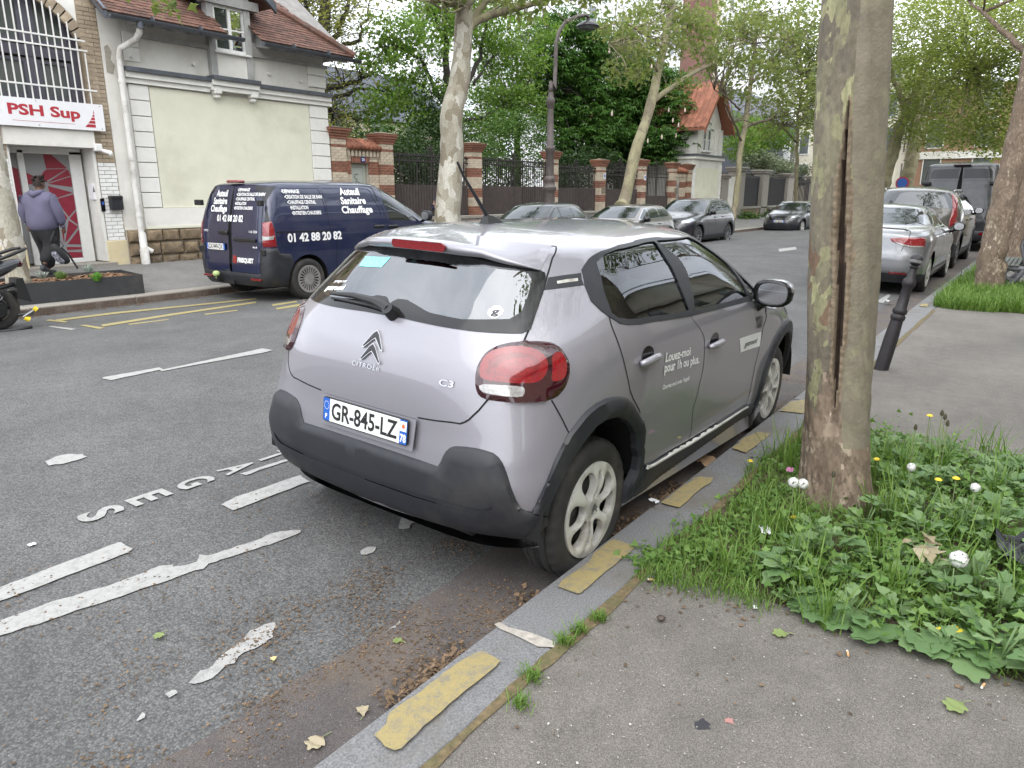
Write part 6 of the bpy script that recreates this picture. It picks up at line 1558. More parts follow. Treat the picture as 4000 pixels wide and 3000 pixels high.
 b=MB();b.prism([(5.60,1.2),(5.85,1.3),(5.85,2.15),(5.74,2.2),(5.60,2.05)],.002,lambda u,v,w_:(u,yd-.003-w_,v));b.build('red_facet',M['door_red'],d)
 b=MB();b.bbox((5.4,yb-.06,.22),(7.2,yd+.1,.38),.01);b.build('door_step',M['granite_pale'],h)
 # things on the pier
 o=thing('letterbox','dark grey letterbox on the white brick pier beside the drainpipe','letterbox',(0,0,0))
 b=MB();b.bbox((7.19,yb-.14,1.40),(7.43,yb-.03,1.66),.012);b.build('box',M['clad'],o);b=MB();b.bbox((7.185,yb-.155,1.60),(7.435,yb-.02,1.675),.02);b.build('lid',M['black'],o)
 o=thing('intercom','slim black door intercom with small screen on the white brick pier','intercom',(0,0,0));b=MB();b.bbox((7.04,yb-.03,1.37),(7.12,yb-.008,1.62),.008);b.build('panel',M['blackgloss'],o)
 b=MB();b.box((7.06,yb-.033,1.50),(7.10,yb-.031,1.56));b.build('screen',pm('blue_screen',(.05,.12,.5),.3),o)
 o=thing('floodlight','small white floodlight on a bracket above the entrance pier','lamp',(0,0,0));b=MB();b.bbox((7.02,yb-.16,2.50),(7.16,yb-.02,2.64),.015);b.build('lamp_head',M['white_wood'],o);b=MB();b.tube([(7.14,yb-.16,2.52),(7.25,yb-.24,2.48),(7.26,yb-.25,2.42)],[.03,.045,.05],10);b.build('lamp_shade',M['white_wood'],o,True)
 o=thing('notice','small white notice with a dark triangle beside the glass door','notice',(0,0,0));b=MB();b.box((6.985,yb+.10,1.60),(7.028,yb+.30,1.90));b.build('sheet',M['sign_white'],o);b=MB();b.add([(7.0275-.045,yb+.098,1.74),(7.02,yb+.098,1.74),(7.0,yb+.098,1.86)],[(0,1,2)]);b.build('triangle',M['dark_print'],o)
 o=thing('sticker','round yellow smiling sticker on the cream base of the left pier','sticker',(0,0,0));b=MB();b.lathe([(.055,0),(.055,.003)],20,(5.50,yb-.034,.66),'y');b.build('disc',M['yellow_print'],o)
 b=MB()
 for dx in(-.018,.018):b.lathe([(.007,0),(.007,.002)],8,(5.50+dx,yb-.037,.68),'y')
 b.add([(5.50+.03*math.cos(a),yb-.036,.655+.025*math.sin(a))for a in np.linspace(PI,2*PI,8)]+[(5.50+.024*math.cos(a),yb-.036,.657+.018*math.sin(a))for a in np.linspace(2*PI,PI,8)],[tuple(range(16))]);b.build('face',M['dark_print'],o)
build_house();build_school()
# ------------------------------------------------------------------ brick pillars, railings, gatehouse, garden wall
def pillar(x0,w,d,zb,zt,label,y=YF,cap=True):
 p=thing('brick_pillar',label,'pillar',(0,0,0),group='brick pillars of the garden railings')
 wall_part('core',x0+.012,x0+w-.012,y+.012,y+d,zb,zt-.05,M['mortar'],p)
 red=lambda z:(zt-.50<z<zt-.43)or(zt-1.08<z<zt-.80)or(zt-1.66<z<zt-1.38)or(zt-2.26<z<zt-1.98)
 mf=lambda z:M['redbrick']if red(z)else M['palebrick']
 brick_face(p,x0,x0+w,zb,zt-.28,y,mf,'x',.0685,.22,.0,.04)
 brick_face(p,y+.0,y+d,zb,zt-.28,x0,mf,'y',.0685,.22,.0,.04)
 for k in range(4):
  o=.03+.028*k;b=MB();z0=zt-.28+k*.066;b.bbox((x0-o,y-o,z0),(x0+w+o,y+d+o,z0+.062),.008);b.build('cap_course',M['redbrick'],p)
 b=MB();o=.13;b.add([(x0-o,y-o,zt-.015),(x0+w+o,y-o,zt-.015),(x0+w+o,y+d+o,zt-.015),(x0-o,y+d+o,zt-.015),(x0+w/2,y+d/2,zt+.05)],[(0,3,2,1),(0,1,4),(1,2,4),(2,3,4),(3,0,4)]);b.build('cap_top',M['rubble'],p)
 return p
def spear(b,h0,h1,r=.009):
 b.box((-r,-r,h0),(r,r,h1));b.add([(-.022,0,h1),(0,-.012,h1),(.022,0,h1),(0,.012,h1),(0,0,h1+.11),(0,0,h1-.02)],[(0,1,4),(1,2,4),(2,3,4),(3,0,4),(1,0,5),(2,1,5),(3,2,5),(0,3,5)])
def railing(name,label,cat,x0,x1,zb,y,m_iron,m_sheet,sheet_top,rails=(2.64,2.80),tip=2.92,step=.115,group=None,rings=True,scroll=True):
 r=thing(name,label,cat,(0,0,0),group=group)
 b=MB();n=int((x1-x0)/.06);xs=np.linspace(x0,x1,n*2+1);V=[]
 for i, x in enumerate(xs):
  dy=-.022 if(i//2)%2==0 else.012;V+=[(x,y+dy,zb+.06),(x,y+dy,sheet_top)]
 b.add(V,[(2*i,2*i+2,2*i+3,2*i+1)for i in range(len(xs)-1)]);b.build('sheet_panel',m_sheet,r)
 for z in(zb+.03,)+tuple(rails):b=MB();b.box((x0,y-.022,z-.022),(x1,y+.022,z+.022));b.build('rail',m_iron,r)
 k=int((x1-x0)/step);xs=x0+(np.arange(k)+.5)*(x1-x0)/k
 for i, x in enumerate(xs):
  big=i%6==3
  o=place(('bar',round(zb,2),round(tip,2),big),(lambda b:spear(b,zb+.03,tip-.1+.02,.018))if big else(lambda b:spear(b,zb+.03,tip-.1)),m_iron,r,(x,y+.01,0))
 if rings:
  b=MB();k=int((x1-x0)/.14);zc=(rails[0]+rails[1])/2;rad=(rails[1]-rails[0])/2-.03
  for i in range(k):
   c=x0+(i+.5)*(x1-x0)/k;b.tube([(c+rad*math.cos(a),y,zc+rad*math.sin(a))for a in np.linspace(0,2*PI,11)],.009,4,False)
  o=b.build('ring_frieze',m_iron,r);o['kind']='stuff'
 if scroll:
  for xc in(x0+(x1-x0)*.5,):
   b=MB();z0=tip-.10
   b.box((xc-.02,y-.02,zb),(xc+.02,y+.02,tip+.08))
   for sg in(-1,1):
    b.tube([(xc+sg*(.10+.085*math.cos(a)*(1-t*.5)),y,z0+.12+.10*math.sin(a)*(1-t*.5))for t,a in zip(np.linspace(0,1,16),np.linspace(PI,-PI*1.1,16))],.012,5)
    b.tube([(xc+sg*.03,y,tip),(xc+sg*.05,y,tip+.12),(xc,y,tip+.22)],[.012,.02,.004],6)
   b.build('finial',m_iron,r)
 return r
def build_walls():
 G='brick pillars of the garden railings'
 names=[(12.90,.50,3.36,'striped brick pillar left of the small garden door, touching the cream house'),(14.62,.48,3.31,'striped brick pillar right of the small garden door'),(18.58,.48,3.27,'striped brick pillar just right of the pale street tree trunk'),(23.10,.50,3.22,'striped brick pillar behind the street lamp'),(26.70,.50,3.05,'striped brick pillar with small plaques left of the tall driveway gate'),(30.40,.50,3.18,'striped brick pillar behind the leaning street tree'),(33.70,.50,3.16,'wider striped pillar with a brass plaque beside the spiked gate'),(35.50,.55,3.14,'last striped brick pillar, against the white gatehouse')]
 for i, (x,w,zt,lab)in enumerate(names):pillar(x,w,.34,.25 if i<2 else(1.04 if i<5 else.2),zt,lab)
 # low stone wall under the railings
 w=thing('low_wall','low pale stone wall under the dark garden railings','wall',(0,0,0))
 x=15.12
 while x<27.3:
  b=MB();L=1.2;b.bbox((x+.004,YF-.08,.15),(min(x+L,27.3)-.004,YF+.45,.94),.012);b.build('stone',M['granite_pale'],w);x+=L
 for k in range(8):b=MB();b.bbox((15.1+k*1.53,YF-.12,.94),(15.1+(k+1)*1.53-.006,YF+.5,1.04),.015);b.build('coping',M['granite_pale'],w)
 gr='iron railing panels between the brick pillars'
 railing('railing','dark iron railing with sheet panel behind the blue van','railing',15.12,18.56,1.04,YF+.20,M['iron'],M['sheet'],1.97,group=gr)
 railing('railing','dark iron railing with sheet panel between the pale trunk and the lamp post','railing',19.08,23.08,1.04,YF+.20,M['iron'],M['sheet'],1.96,group=gr)
 railing('railing','dark iron railing with sheet panel just right of the lamp post','railing',23.62,26.68,1.04,YF+.20,M['iron'],M['sheet'],1.93,(2.55,2.70),2.84,group=gr)
 railing('driveway_gate','tall double iron gate with a rising centre post','gate',27.22,30.38,.30,YF+.20,M['iron'],M['sheet'],1.90,(2.48,2.66),3.0,rings=False)
 railing('garden_gate','narrow gate of black spikes beside the white gatehouse','gate',30.92,33.68,.30,YF+.20,M['iron'],M['sheet'],1.62,(2.45,2.62),2.98,rings=False,step=.16)
 # the little garden door
 d=thing('garden_wall','short brick wall with tiled coping holding a pale garden door numbered 20','wall',(0,0,0));y=YF+.08
 wall_part('core',13.42,14.60,y+.02,y+.40,2.50,2.92,M['mortar'],d);wall_part('core',13.42,13.60,y+.02,y+.4,.25,2.5,M['mortar'],d);wall_part('core',14.24,14.60,y+.02,y+.4,.25,2.5,M['mortar'],d)
 mf=lambda z:M['redbrick']if 2.24<z<2.54 else M['palebrick']
 brick_face(d,13.42,13.61,.3,2.82,y,mf,'x',.0685,.22,.0,.04);brick_face(d,14.23,14.60,.3,2.82,y,mf,'x',.0685,.22,.0,.04)
 for k in range(13):place(('brick','l'),lambda b:b.box((-.029,-.04,-.075),(.029,.04,.075)),M['redbrick'],d,(13.63+k*.0625*.8+.0,y+.01,2.585)if False else(13.64+k*.0485,y+.01,2.585),scale=(.75,1,1))
 for k in range(9):place(('brick','d'),lambda b:b.box((-.035,-.05,-.085),(.035,.05,.085)),M['palebrick'],d,(13.50+k*.13,y-.01,2.76))
 wall_part('course',13.42,14.60,y-.05,y+.1,2.85,2.90,M['palebrick'],d)
 for k in range(8):
  b=MB();x=13.44+k*.148;b.tube([(x+.07,y-.14,2.88),(x+.07,y+.20,3.06)],[.072,.070],8);b.build('roof_tile',M['tile_red'],d,True)
 for k in range(3):b=MB();x=13.42+k*.40;b.tube([(x,y+.20,3.06),(x+.38,y+.20,3.06),(x+.40,y+.20,3.06)],[.085,.09,.10],10);b.build('ridge_tile',M['tile_red'],d,True)
 dr=thing('garden_door','pale green garden door in the brick wall under number 20','door',(0,0,0));m=pm('pale_green_paint',(.42,.45,.40),.6,var=.06,scale=4)
 wall_part('leaf',13.62,14.22,y+.16,y+.20,.3,2.48,m,dr)
 for x0, x1, z0, z1 in((13.62,13.68,.3,2.48),(14.14,14.22,.3,2.48),(13.68,14.14,2.40,2.48),(13.68,14.14,1.5,1.58)):wall_part('rail',x0,x1,y+.13,y+.165,z0,z1,m,dr)
 b=MB();b.tube([(13.91+.07*math.cos(a),y+.15,2.16+.07*math.sin(a))for a in np.linspace(.6,5.4,12)],.007,5);b.tube([(13.80,y+.15,1.98),(13.92,y+.15,2.05),(14.06,y+.15,1.98)],.006,5);b.build('ornament',M['zinc'],dr)
 o=thing('house_number','small blue enamel plate with number 20 above the garden door','sign',(0,0,0));wall_part('plate',13.92,14.07,y-.052,y-.045,2.53,2.66,pm('blue_enamel',(.02,.03,.16),.25),o)
 b=MB();text_map('20',lambda u,v:(13.945+u,y-.054,2.56+v),'',None,None,bold=.03,width=.10,height=.07,mb=b);b.build('number',M['white_print'],o)
 # plaques
 for x, z, lab in((26.98,2.30,'small blue and white plaque high on the pillar left of the driveway gate'),(30.66,2.30,'small plaque on the pillar behind the leaning tree')):
  o=thing('plaque',lab,'plaque',(0,0,0));wall_part('plate',x,x+.16,YF-.02,YF-.005,z,z+.22,M['sign_white'],o);wall_part('print',x+.03,x+.13,YF-.022,YF-.0205,z+.06,z+.18,M['plate_blue'],o)
 for x, z, lab in((26.86,1.72,'dull brass plaque on the pillar left of the driveway gate'),(34.0,1.72,'dull brass plaque on the wider pillar by the spiked gate')):
  o=thing('plaque',lab,'plaque',(0,0,0));wall_part('plate',x,x+.30,YF-.02,YF-.005,z,z+.26,pm('dull_brass',(.22,.19,.14),.5,.5),o)
  # second little door beside the gatehouse
 d=thing('garden_wall','narrow brick doorway with a tiled coping beside the white gatehouse','wall',(0,0,0))
 wall_part('core',34.22,35.48,y+.02,y+.4,2.2,2.75,M['mortar'],d);mf=lambda z:M['redbrick']if(2.0<z<2.28 or 1.3<z<1.6)else M['palebrick']
 brick_face(d,34.75,35.48,.3,2.7,y,mf,'x',.07,.24,.0,.04)
 for k in range(7):place(('brick','d'),lambda b:b.box((-.035,-.05,-.085),(.035,.05,.085)),M['palebrick'],d,(34.3+k*.17,y-.01,2.58),scale=(1.3,1,1))
 for k in range(7):b=MB();x=34.24+k*.175;b.tube([(x+.07,y-.14,2.74),(x+.07,y+.2,2.92)],.085,8);b.build('roof_tile',M['tile_red'],d,True)
 wall_part('leaf',34.25,34.74,y+.16,y+.2,.3,2.2,M['zinc'],d)
 # white gatehouse
 h=thing('gatehouse','white two storey gatehouse with steep orange tiled gable roof','house',(0,0,0));x0, x1=36.1, 39.95
 wall_part('wall',x0,x1,YF-.02,23,-.1,3.42,M['render'],h)
 wall_part('cornice',x0-.10,x1+.10,YF-.14,23.1,3.42,3.56,M['quoin'],h);wall_part('cornice_cap',x0-.14,x1+.14,YF-.18,23.1,3.56,3.66,M['zinc'],h)
 wall_part('panel',x0+.35,x1-.35,YF-.035,YF-.0,.6,3.0,M['cream'],h);
 for k in range(7):
  for xa, xb in((x0-.01,x0+.30),(x1-.30,x1+.01)):b=MB();b.bbox((xa,YF-.045,.4+k*.40),(xb,YF+.1,.78+k*.40),.02);b.build('quoin',M['quoin'],h)
 b=MB();xa, xb=36.75, 39.85;zc=5.25;xm=(xa+xb)/2;b.prism([(xa,3.66),(xb,3.66),(xb,zc),(xm,7.0),(xa,zc)],6.5,lambda u,v,w_:(u,YF+.12+w_,v));b.build('wall',M['render'],h)
 for sg in(-1,1):
  xe=xm+sg*2.05;P=lambda t, yy, dz:(xm+(xe-xm)*t,yy,7.12+(4.78-7.12)*t+dz)
  b=MB();b.add([P(0,YF-.45,0),P(1,YF-.45,0),P(1,22,0),P(0,22,0),P(0,YF-.45,.12),P(1,YF-.45,.12),P(1,22,.12),P(0,22,.12)],[(0,1,2,3),(4,7,6,5),(0,4,5,1),(1,5,6,2),(2,6,7,3),(3,7,4,0)]);b.build('roof',M['tile_red'],h)
  for i in range(10):
   b=MB()
   for j in range(16):yy=YF-.40+j*.3;b.add([P(i/10,yy,.14),P((i+1.1)/10,yy,.15),P((i+1.1)/10,yy+.28,.15),P(i/10,yy+.28,.14),P((i+1.1)/10,yy+.14,.20),P(i/10,yy+.14,.19)],[(0,1,4,5),(5,4,2,3)])
   b.build('tile_course',M['tile_red'],h)
  b=MB();b.add([P(0,YF-.48,-.10),P(1.02,YF-.48,-.10),P(1.02,YF-.42,-.10),P(0,YF-.42,-.10),P(0,YF-.48,.16),P(1.02,YF-.48,.16),P(1.02,YF-.42,.16),P(0,YF-.42,.16)],[(0,1,2,3),(4,7,6,5),(0,4,5,1),(1,5,6,2),(2,6,7,3),(3,7,4,0)]);b.build('verge_tile',M['tile_red'],h)
 for x in(37.55,38.15):window_unit(h,x-.20,x+.20,3.85,4.95,YF+.06,M['white_wood'],0,1,.05,M['pane2'])
 wall_part('pilaster',38.9,39.3,YF+.04,YF+.2,3.66,5.0,M['quoin'],h);wall_part('pilaster',39.45,39.95,YF+.02,YF+.2,3.66,5.0,M['quoin'],h)
 for k, z in enumerate((4.2,)):
  b=MB();b.add([(36.74,YF+2.2,3.9),(36.74,YF+3.0,3.9),(36.74,YF+3.0,5.0),(36.74,YF+2.2,5.0)],[(0,1,2,3)]);b.build('window',M['pane2'],h)
  # garden wall of stone with black panels, further on
 gw=thing('garden_wall','long pale stone garden wall with pilasters beyond the white gatehouse','wall',(0,0,0));sm=M['granite_pale']
 pil=[(40.1,.9,2.75),(42.4,1.25,3.2),(46.9,1.2,3.15),(52.3,1.3,3.05),(58.6,1.3,3.0)]
 for x, w_, zt in pil:
  b=MB();b.bbox((x,YF-.10,-.2),(x+w_,YF+.5,zt-.22),.02);b.bbox((x-.10,YF-.20,zt-.22),(x+w_+.10,YF+.6,zt-.10),.02);b.bbox((x-.16,YF-.26,zt-.10),(x+w_+.16,YF+.66,zt),.02);b.bbox((x+.2,YF-.115,.9),(x+w_-.2,YF-.09,zt-.5),.008);b.build('pilaster',sm,gw)
 wall_part('wall',41.0,42.4,YF,YF+.4,-.2,2.65,M['render'],gw)
 wall_part('base',43.65,58.6,YF-.03,YF+.4,-.25,.85,M['rubble'],gw);wall_part('coping',43.65,58.6,YF-.10,YF+.5,.85,.97,sm,gw)
 for(xa,xb), lab in(((43.7,46.85),'black ribbed gate panel nearest the white gatehouse'),((48.15,52.25),'black ribbed gate panel left of the bare white barred gate')):
  g=thing('black_gate',lab,'gate',(0,0,0));b=MB();n=26
  for k in range(n):x=xa+(xb-xa)*k/n;b.box((x,YF+.1,.97),(x+(xb-xa)/n*.6,YF+.15,2.75))
  b.box((xa,YF+.15,.97),(xb,YF+.17,2.72));b.box((xa,YF+.08,2.66),(xb,YF+.13,2.72));o=b.build('panel',pm('black_gate',(.012,.012,.015),.5),g)
 g=thing('gate','open black barred gate before a white wall, at the end of the garden wall','gate',(0,0,0))
 for k in range(14):b=MB();x=53.7+k*.35;b.box((x-.03,YF+.1,-.1),(x+.03,YF+.16,2.7));b.build('bar',M['iron'],g)
 for z in(.2,2.5):wall_part('rail',53.6,58.6,YF+.08,YF+.18,z,z+.08,M['iron'],g)
build_walls()
def far_building(name,label,x0,x1,y0,y1,z1,m,rows,cols,win=(1.1,1.6),z0=2.0,roof=None,side=True,cat='building',pane=None,sides=0):
 h=thing(name,label,cat,(0,0,0));wall_part('wall',x0,x1,y0,y1,-.3,z1,m,h)
 for r in range(rows):
  for c in range(cols):
   x=x0+(x1-x0)*(c+.5)/cols;z=z0+(z1-z0)*(r+.3)/rows
   b=MB();w_, hh=win;b.box((x-w_/2,y0-.06,z),(x+w_/2,y0-.02,z+hh));f=b.build('window',M['white_wood'],h)
   b=MB();b.add([(x-w_/2+.08,y0-.064,z+.08),(x+w_/2-.08,y0-.064,z+.08),(x+w_/2-.08,y0-.064,z+hh-.08),(x-w_/2+.08,y0-.064,z+hh-.08)],[(0,1,2,3)]);b.build('pane',pane or M['pane2'],f)
 if side:
  for r in range(rows):
   for c in range(sides or 3):
    y=y0+(y1-y0)*(c+.5)/(sides or 3);z=z0+(z1-z0)*(r+.3)/rows;w_, hh=win
    b=MB();b.box((x0-.06,y-w_/2,z),(x0-.02,y+w_/2,z+hh));f=b.build('window',M['white_wood'],h)
    b=MB();b.add([(x0-.064,y-w_/2+.08,z+.08),(x0-.064,y+w_/2-.08,z+.08),(x0-.064,y+w_/2-.08,z+hh-.08),(x0-.064,y-w_/2+.08,z+hh-.08)],[(3,2,1,0)]);b.build('pane',pane or M['pane2'],f)
 if roof:
  b=MB();o=.3;hgt=roof[1];i=roof[2];b.add([(x0-o,y0-o,z1),(x1+o,y0-o,z1),(x1+o,y1+o,z1),(x0-o,y1+o,z1),(x0+i,y0+i,z1+hgt),(x1-i,y0+i,z1+hgt),(x1-i,y1-i,z1+hgt),(x0+i,y1-i,z1+hgt)],[(0,3,2,1),(4,5,6,7),(0,1,5,4),(1,2,6,5),(2,3,7,6),(3,0,4,7)]);b.build('roof',roof[0],h)
 return h
def build_far():
 white=pm('white_block_render',(.68,.69,.70),.9,var=.04,scale=.6)
 far_building('apartment_block','tall white apartment block rising behind the chestnut trees',55,118,34,52,24.5,white,6,12,(1.3,1.7),4,pane=M['pane2'],sides=4)
 h=thing('chimney_stack','tall red brick chimney stack above the gatehouse roof','chimney',(0,0,0));wall_part('stack',50.3,52.3,21,22.6,2,17,pm('old_chimney_brick',(.165,.085,.07),.9,var=.2,scale=3),h);wall_part('band',52.3,53.2,21.02,22.4,2,16.6,M['palebrick'],h);wall_part('top',50.1,53.3,20.9,22.7,17,17.3,M['redbrick'],h)
 h=far_building('slate_house','low white house with slate mansard roof and arched dormer behind the garden wall',54,76,19.5,30,3.2,M['render'],1,4,(1.0,1.6),.6)
 b=MB();b.add([(53.7,19.2,3.2),(76,19.2,3.2),(76,30,3.2),(53.7,30,3.2),(54.5,20.2,7.6),(75.5,20.2,7.6),(75.5,29,7.6),(54.5,29,7.6)],[(0,3,2,1),(4,5,6,7),(0,1,5,4),(1,2,6,5),(2,3,7,6),(3,0,4,7)]);b.build('roof',M['slate'],h)
 wall_part('gutter',53.6,76,19.0,19.25,3.15,3.35,M['zinc'],h)
 b=MB();n=14;arc=[(-1.0,0)]+[(1.0*math.cos(a),1.6+1.0*math.sin(a))for a in np.linspace(PI,0,n)]+[(1.0,0)]
 for xc in(66.5,71.5):
  b=MB();b.prism(arc,1.2,lambda u,v,w_:(xc+u,19.1+w_,3.5+v));d=b.build('dormer',white,h);b=MB();b.prism([(u*.62,v*.92+.15)for u,v in arc],.02,lambda u,v,w_:(xc+u,19.08-w_,3.5+v));b.build('pane',M['pane'],d)
 far_building('blue_roof_house','white house with grey blue slate roof between the gatehouse and the apartment block',60,86,24,33,8.0,white,2,6,(1.0,1.8),1.5,(M['slate'],3.2,2.2))
 # closing buildings where the street bends
 ob=far_building('brick_building','orange brick building with white barred windows at the end of the street',74,100,4.0,11.3,10.5,pm('orange_brick_far',(.30,.185,.125),.9,var=.12,scale=6),3,4,(1.4,2.4),1.6,sides=2)
 wall_part('band',73.8,74,4,11.3,4.6,5.2,M['render'],ob)
 far_building('cream_building','cream stone building with narrow windows beside the orange brick one',70,100,11.6,20,12.5,pm('cream_stone_far',(.62,.58,.48),.9,var=.08,scale=4),4,6,(.9,2.0),1.5,sides=5)
 far_building('yellow_building','pale yellow building half hidden behind the bare garden tree',22,40,34,42,6.0,pm('yellow_render_far',(.55,.48,.38),.9,var=.06,scale=2),3,6,(1.1,1.7),1.2,(M['slate'],3,2))
 # the beige building on this side of the street, mirrored in the car's windows
 bm=pm('beige_street_render',(.50,.46,.36),.9,var=.08,scale=1.5,dirt=(.42,.38,.3),dscale=.8)
 h=thing('building','beige building behind the photographer, seen only as a reflection in the car windows','building',(0,0,0));y0=-7.2
 wall_part('wall',-10,40,y0-8,y0,-.1,8.2,bm,h);wall_part('cornice',-10.2,40.2,y0-.1,y0+.45,6.0,6.4,pm('moulded_cornice',(.36,.33,.27),.9),h)
 b=MB();b.add([(-10,y0+.35,8.2),(40,y0+.35,8.2),(40,y0-4,12),(-10,y0-4,12)],[(0,1,2,3)]);b.build('roof',M['slate'],h)
 for k in range(14):
  x=-8.5+k*3.4
  for z in(1.6,4.2):
   b=MB();b.box((x,y0-.02,z),(x+1.1,y0+.06,z+1.5));f=b.build('window',M['zinc'],h);b=MB();b.add([(x+.07,y0+.064,z+.07),(x+.07,y0+.064,z+1.43),(x+1.03,y0+.064,z+1.43),(x+1.03,y0+.064,z+.07)],[(0,1,2,3)]);b.build('pane',M['pane'],f)
   b=MB();b.box((x-.1,y0,z-.12),(x+1.2,y0+.14,z));b.build('sill',M['render'],h)
 f=thing('fence','dark spiked fence before the beige building, seen only as a reflection','fence',(0,0,0));b=MB();b.box((-10,-5.6,.15),(40,-5.55,1.35));b.build('sheet_panel',M['iron'],f)
 b=MB()
 for k in range(260):x=-10+k*.19;b.add([(x-.03,-5.58,1.35),(x+.03,-5.58,1.35),(x,-5.56,1.62)],[(0,1,2)])
 b.build('spike',M['iron'],f)['kind']='stuff'
build_far()
# ------------------------------------------------------------------ street furniture
def build_furniture():
# lamp post with a gooseneck
 L=thing('street_lamp','dark gooseneck street lamp on the far pavement by the railings','street lamp',(0,0,0));x, y=18.70, 12.35
 m=pm('grey_iron_lamp',(.105,.088,.082),.6,.25,var=.25,scale=9)
 b=MB();b.lathe([(.24,.2),(.24,.55),(.21,.62),(.21,1.15),(.17,1.30),(.155,1.75),(.17,1.78),(.20,1.84),(.20,1.90),(.155,1.95),(.15,2.05),(.17,2.10),(.17,2.16),(.125,2.22)],14,(x,y,0));b.build('base',m,L,True,40)
 b=MB();b.lathe([(.125,2.2),(.115,2.9),(.14,2.93),(.14,3.02),(.105,3.06),(.085,4.10),(.11,4.13),(.11,4.22),(.13,4.25),(.12,4.36),(.085,4.42),(.07,4.55)],14,(x,y,0));b.build('column',m,L,True,40)
 top=on_y(2170,250,y);P=[]
 for px, py in((2167,350),(2170,250),(2172,170),(2185,120),(2210,85),(2250,66),(2285,58),(2297,66)):q=on_y(px,py,y);P.append(q)
 b=MB();b.tube([(x,y,4.5),(x+.0,y,4.8)]+[tuple(p)for p in P],[.07,.066]+[.062,.058,.055,.053,.052,.05,.05,.05],10);b.build('arm',m,L,True)
 e=P[-1];b=MB();b.lathe([(.03,.0),(.045,-.05),(.05,-.09),(.16,-.13),(.33,-.22),(.36,-.27),(.345,-.30)],18,tuple(e));b.build('lamp_shade',pm('dark_lamp_shade',(.035,.033,.033),.3,.3),L,True,50)
 b=MB();b.lathe([(.34,-.295),(.28,-.34),(.12,-.37),(.0,-.375)],18,tuple(e));b.build('lens',M['pane2'],L,True)
 b=MB();b.lathe([(.05,0.04),(.07,0.0),(.05,-.05)],10,tuple(e));b.build('joint',m,L,True)
 # bollard
 B=thing('bollard','leaning dark iron bollard with a ball top on the near kerb','bollard',(7.22,1.10,.15));B.rotation_euler=(math.radians(8.5),math.radians(6),0);mb_=pm('bollard_iron',(.033,.030,.032),.5,.3,var=.15,scale=12)
 b=MB();b.lathe([(.062,-.05),(.060,.30),(.055,.40),(.052,.46)],16);b.build('foot',mb_,B,True,40)
 b=MB();b.lathe([(.050,.46),(.062,.48),(.062,.505),(.050,.52),(.062,.535),(.062,.56),(.048,.58),(.040,.76),(.052,.78),(.058,.80),(.052,.83),(.036,.85),(.030,.93),(.044,.945),(.030,.96)],16);b.build('shaft',mb_,B,True,40)
 b=MB();b.lathe([(.022,.96)]+[(.055*math.cos(a),1.01+.055*math.sin(a))for a in np.linspace(-1.1,1.5,9)],16);b.build('ball',mb_,B,True)
 b=MB();b.lathe([(.058,.985),(.060,1.0),(.058,1.012)],16,caps=False);b.build('ball_band',M['granite'],B,True)
 # bench at the right edge: cast ends, slats
 bn=thing('bench','double park bench with grey cast iron ends at the right edge of the picture','bench',(14.2,.25,.15),0);bi=pm('grey_cast_iron',(.17,.17,.185),.5,.3,var=.15,scale=15);bw=pm('weathered_green_slats',(.16,.17,.15),.8,var=.2,scale=6)
 for x0 in(0,1.6):
  b=MB()
  for sg in(-1,1):
   b.tube([(x0,sg*.05,.48),(x0,sg*.14,.75),(x0,sg*.10,.98)],[.035,.028,.02],8);b.tube([(x0,0,.40),(x0,sg*.20,.40),(x0,sg*.42,.42)],[.04,.045,.03],8)
   b.tube([(x0,sg*.06,.38),(x0,sg*.16,.20),(x0,sg*.34,.05)],[.05,.035,.03],8)
   b.tube([(x0,sg*.36+.06*math.cos(a),.07+.06*math.sin(a))for a in np.linspace(0,2*PI,11)],.018,6);b.tube([(x0,sg*.22+.08*math.cos(a),.30+.08*math.sin(a))for a in np.linspace(0,2*PI,11)],.016,6)
  b.tube([(x0-.03,0,.34),(x0+.03,0,.34)],.10,8);b.build('bench_end',bi,bn,True,50)
 for sg in(-1,1):
  for k in range(5):b=MB();b.bbox((-.08,sg*(.16+k*.062)-.026,.44),(1.7,sg*(.16+k*.062)+.026,.465),.004);b.build('slat',bw,bn)
  for k in range(3):b=MB();yy=sg*(.07+.05*(k/2));b.bbox((-.08,yy-.012,.68+k*.11),(1.7,yy+.012,.77+k*.11),.004);b.build('slat',bw,bn)
 b=MB();b.box((-.4,-.6,-.0),(2.1,.6,.012));b.build('footing',M['granite'],bn)
 # no stopping sign
 s=thing('traffic_sign','round blue and red no stopping sign far down the street','sign',(0,0,0));c=on_x(3525,715,46);xx, yy, zz=c
 b=MB();b.lathe([(.02,0),(.34,0),(.34,.03)],20,(xx-.05,yy,zz),'x');b.build('disc',M['sign_red'],s);b=MB();b.lathe([(.02,-.01),(.26,-.01),(.26,0)],20,(xx-.05,yy,zz),'x');b.build('disc_face',M['plate_blue'],s)
 b=MB();b.tube([(xx,yy,.1),(xx,yy,zz+.3)],.04,8);b.build('post',M['zinc'],s);b=MB();b.box((xx-.06,yy-.3,zz-.55),(xx-.03,yy+.3,zz-.38));b.build('plate',M['sign_white'],s)
 # planter of sheet steel with bark mulch
 p=thing('planter','long dark steel planter filled with bark mulch on the far pavement','planter',(0,0,0))
 A=[(3.6,12.16),(6.05,11.98),(6.22,13.05),(3.75,13.2)]
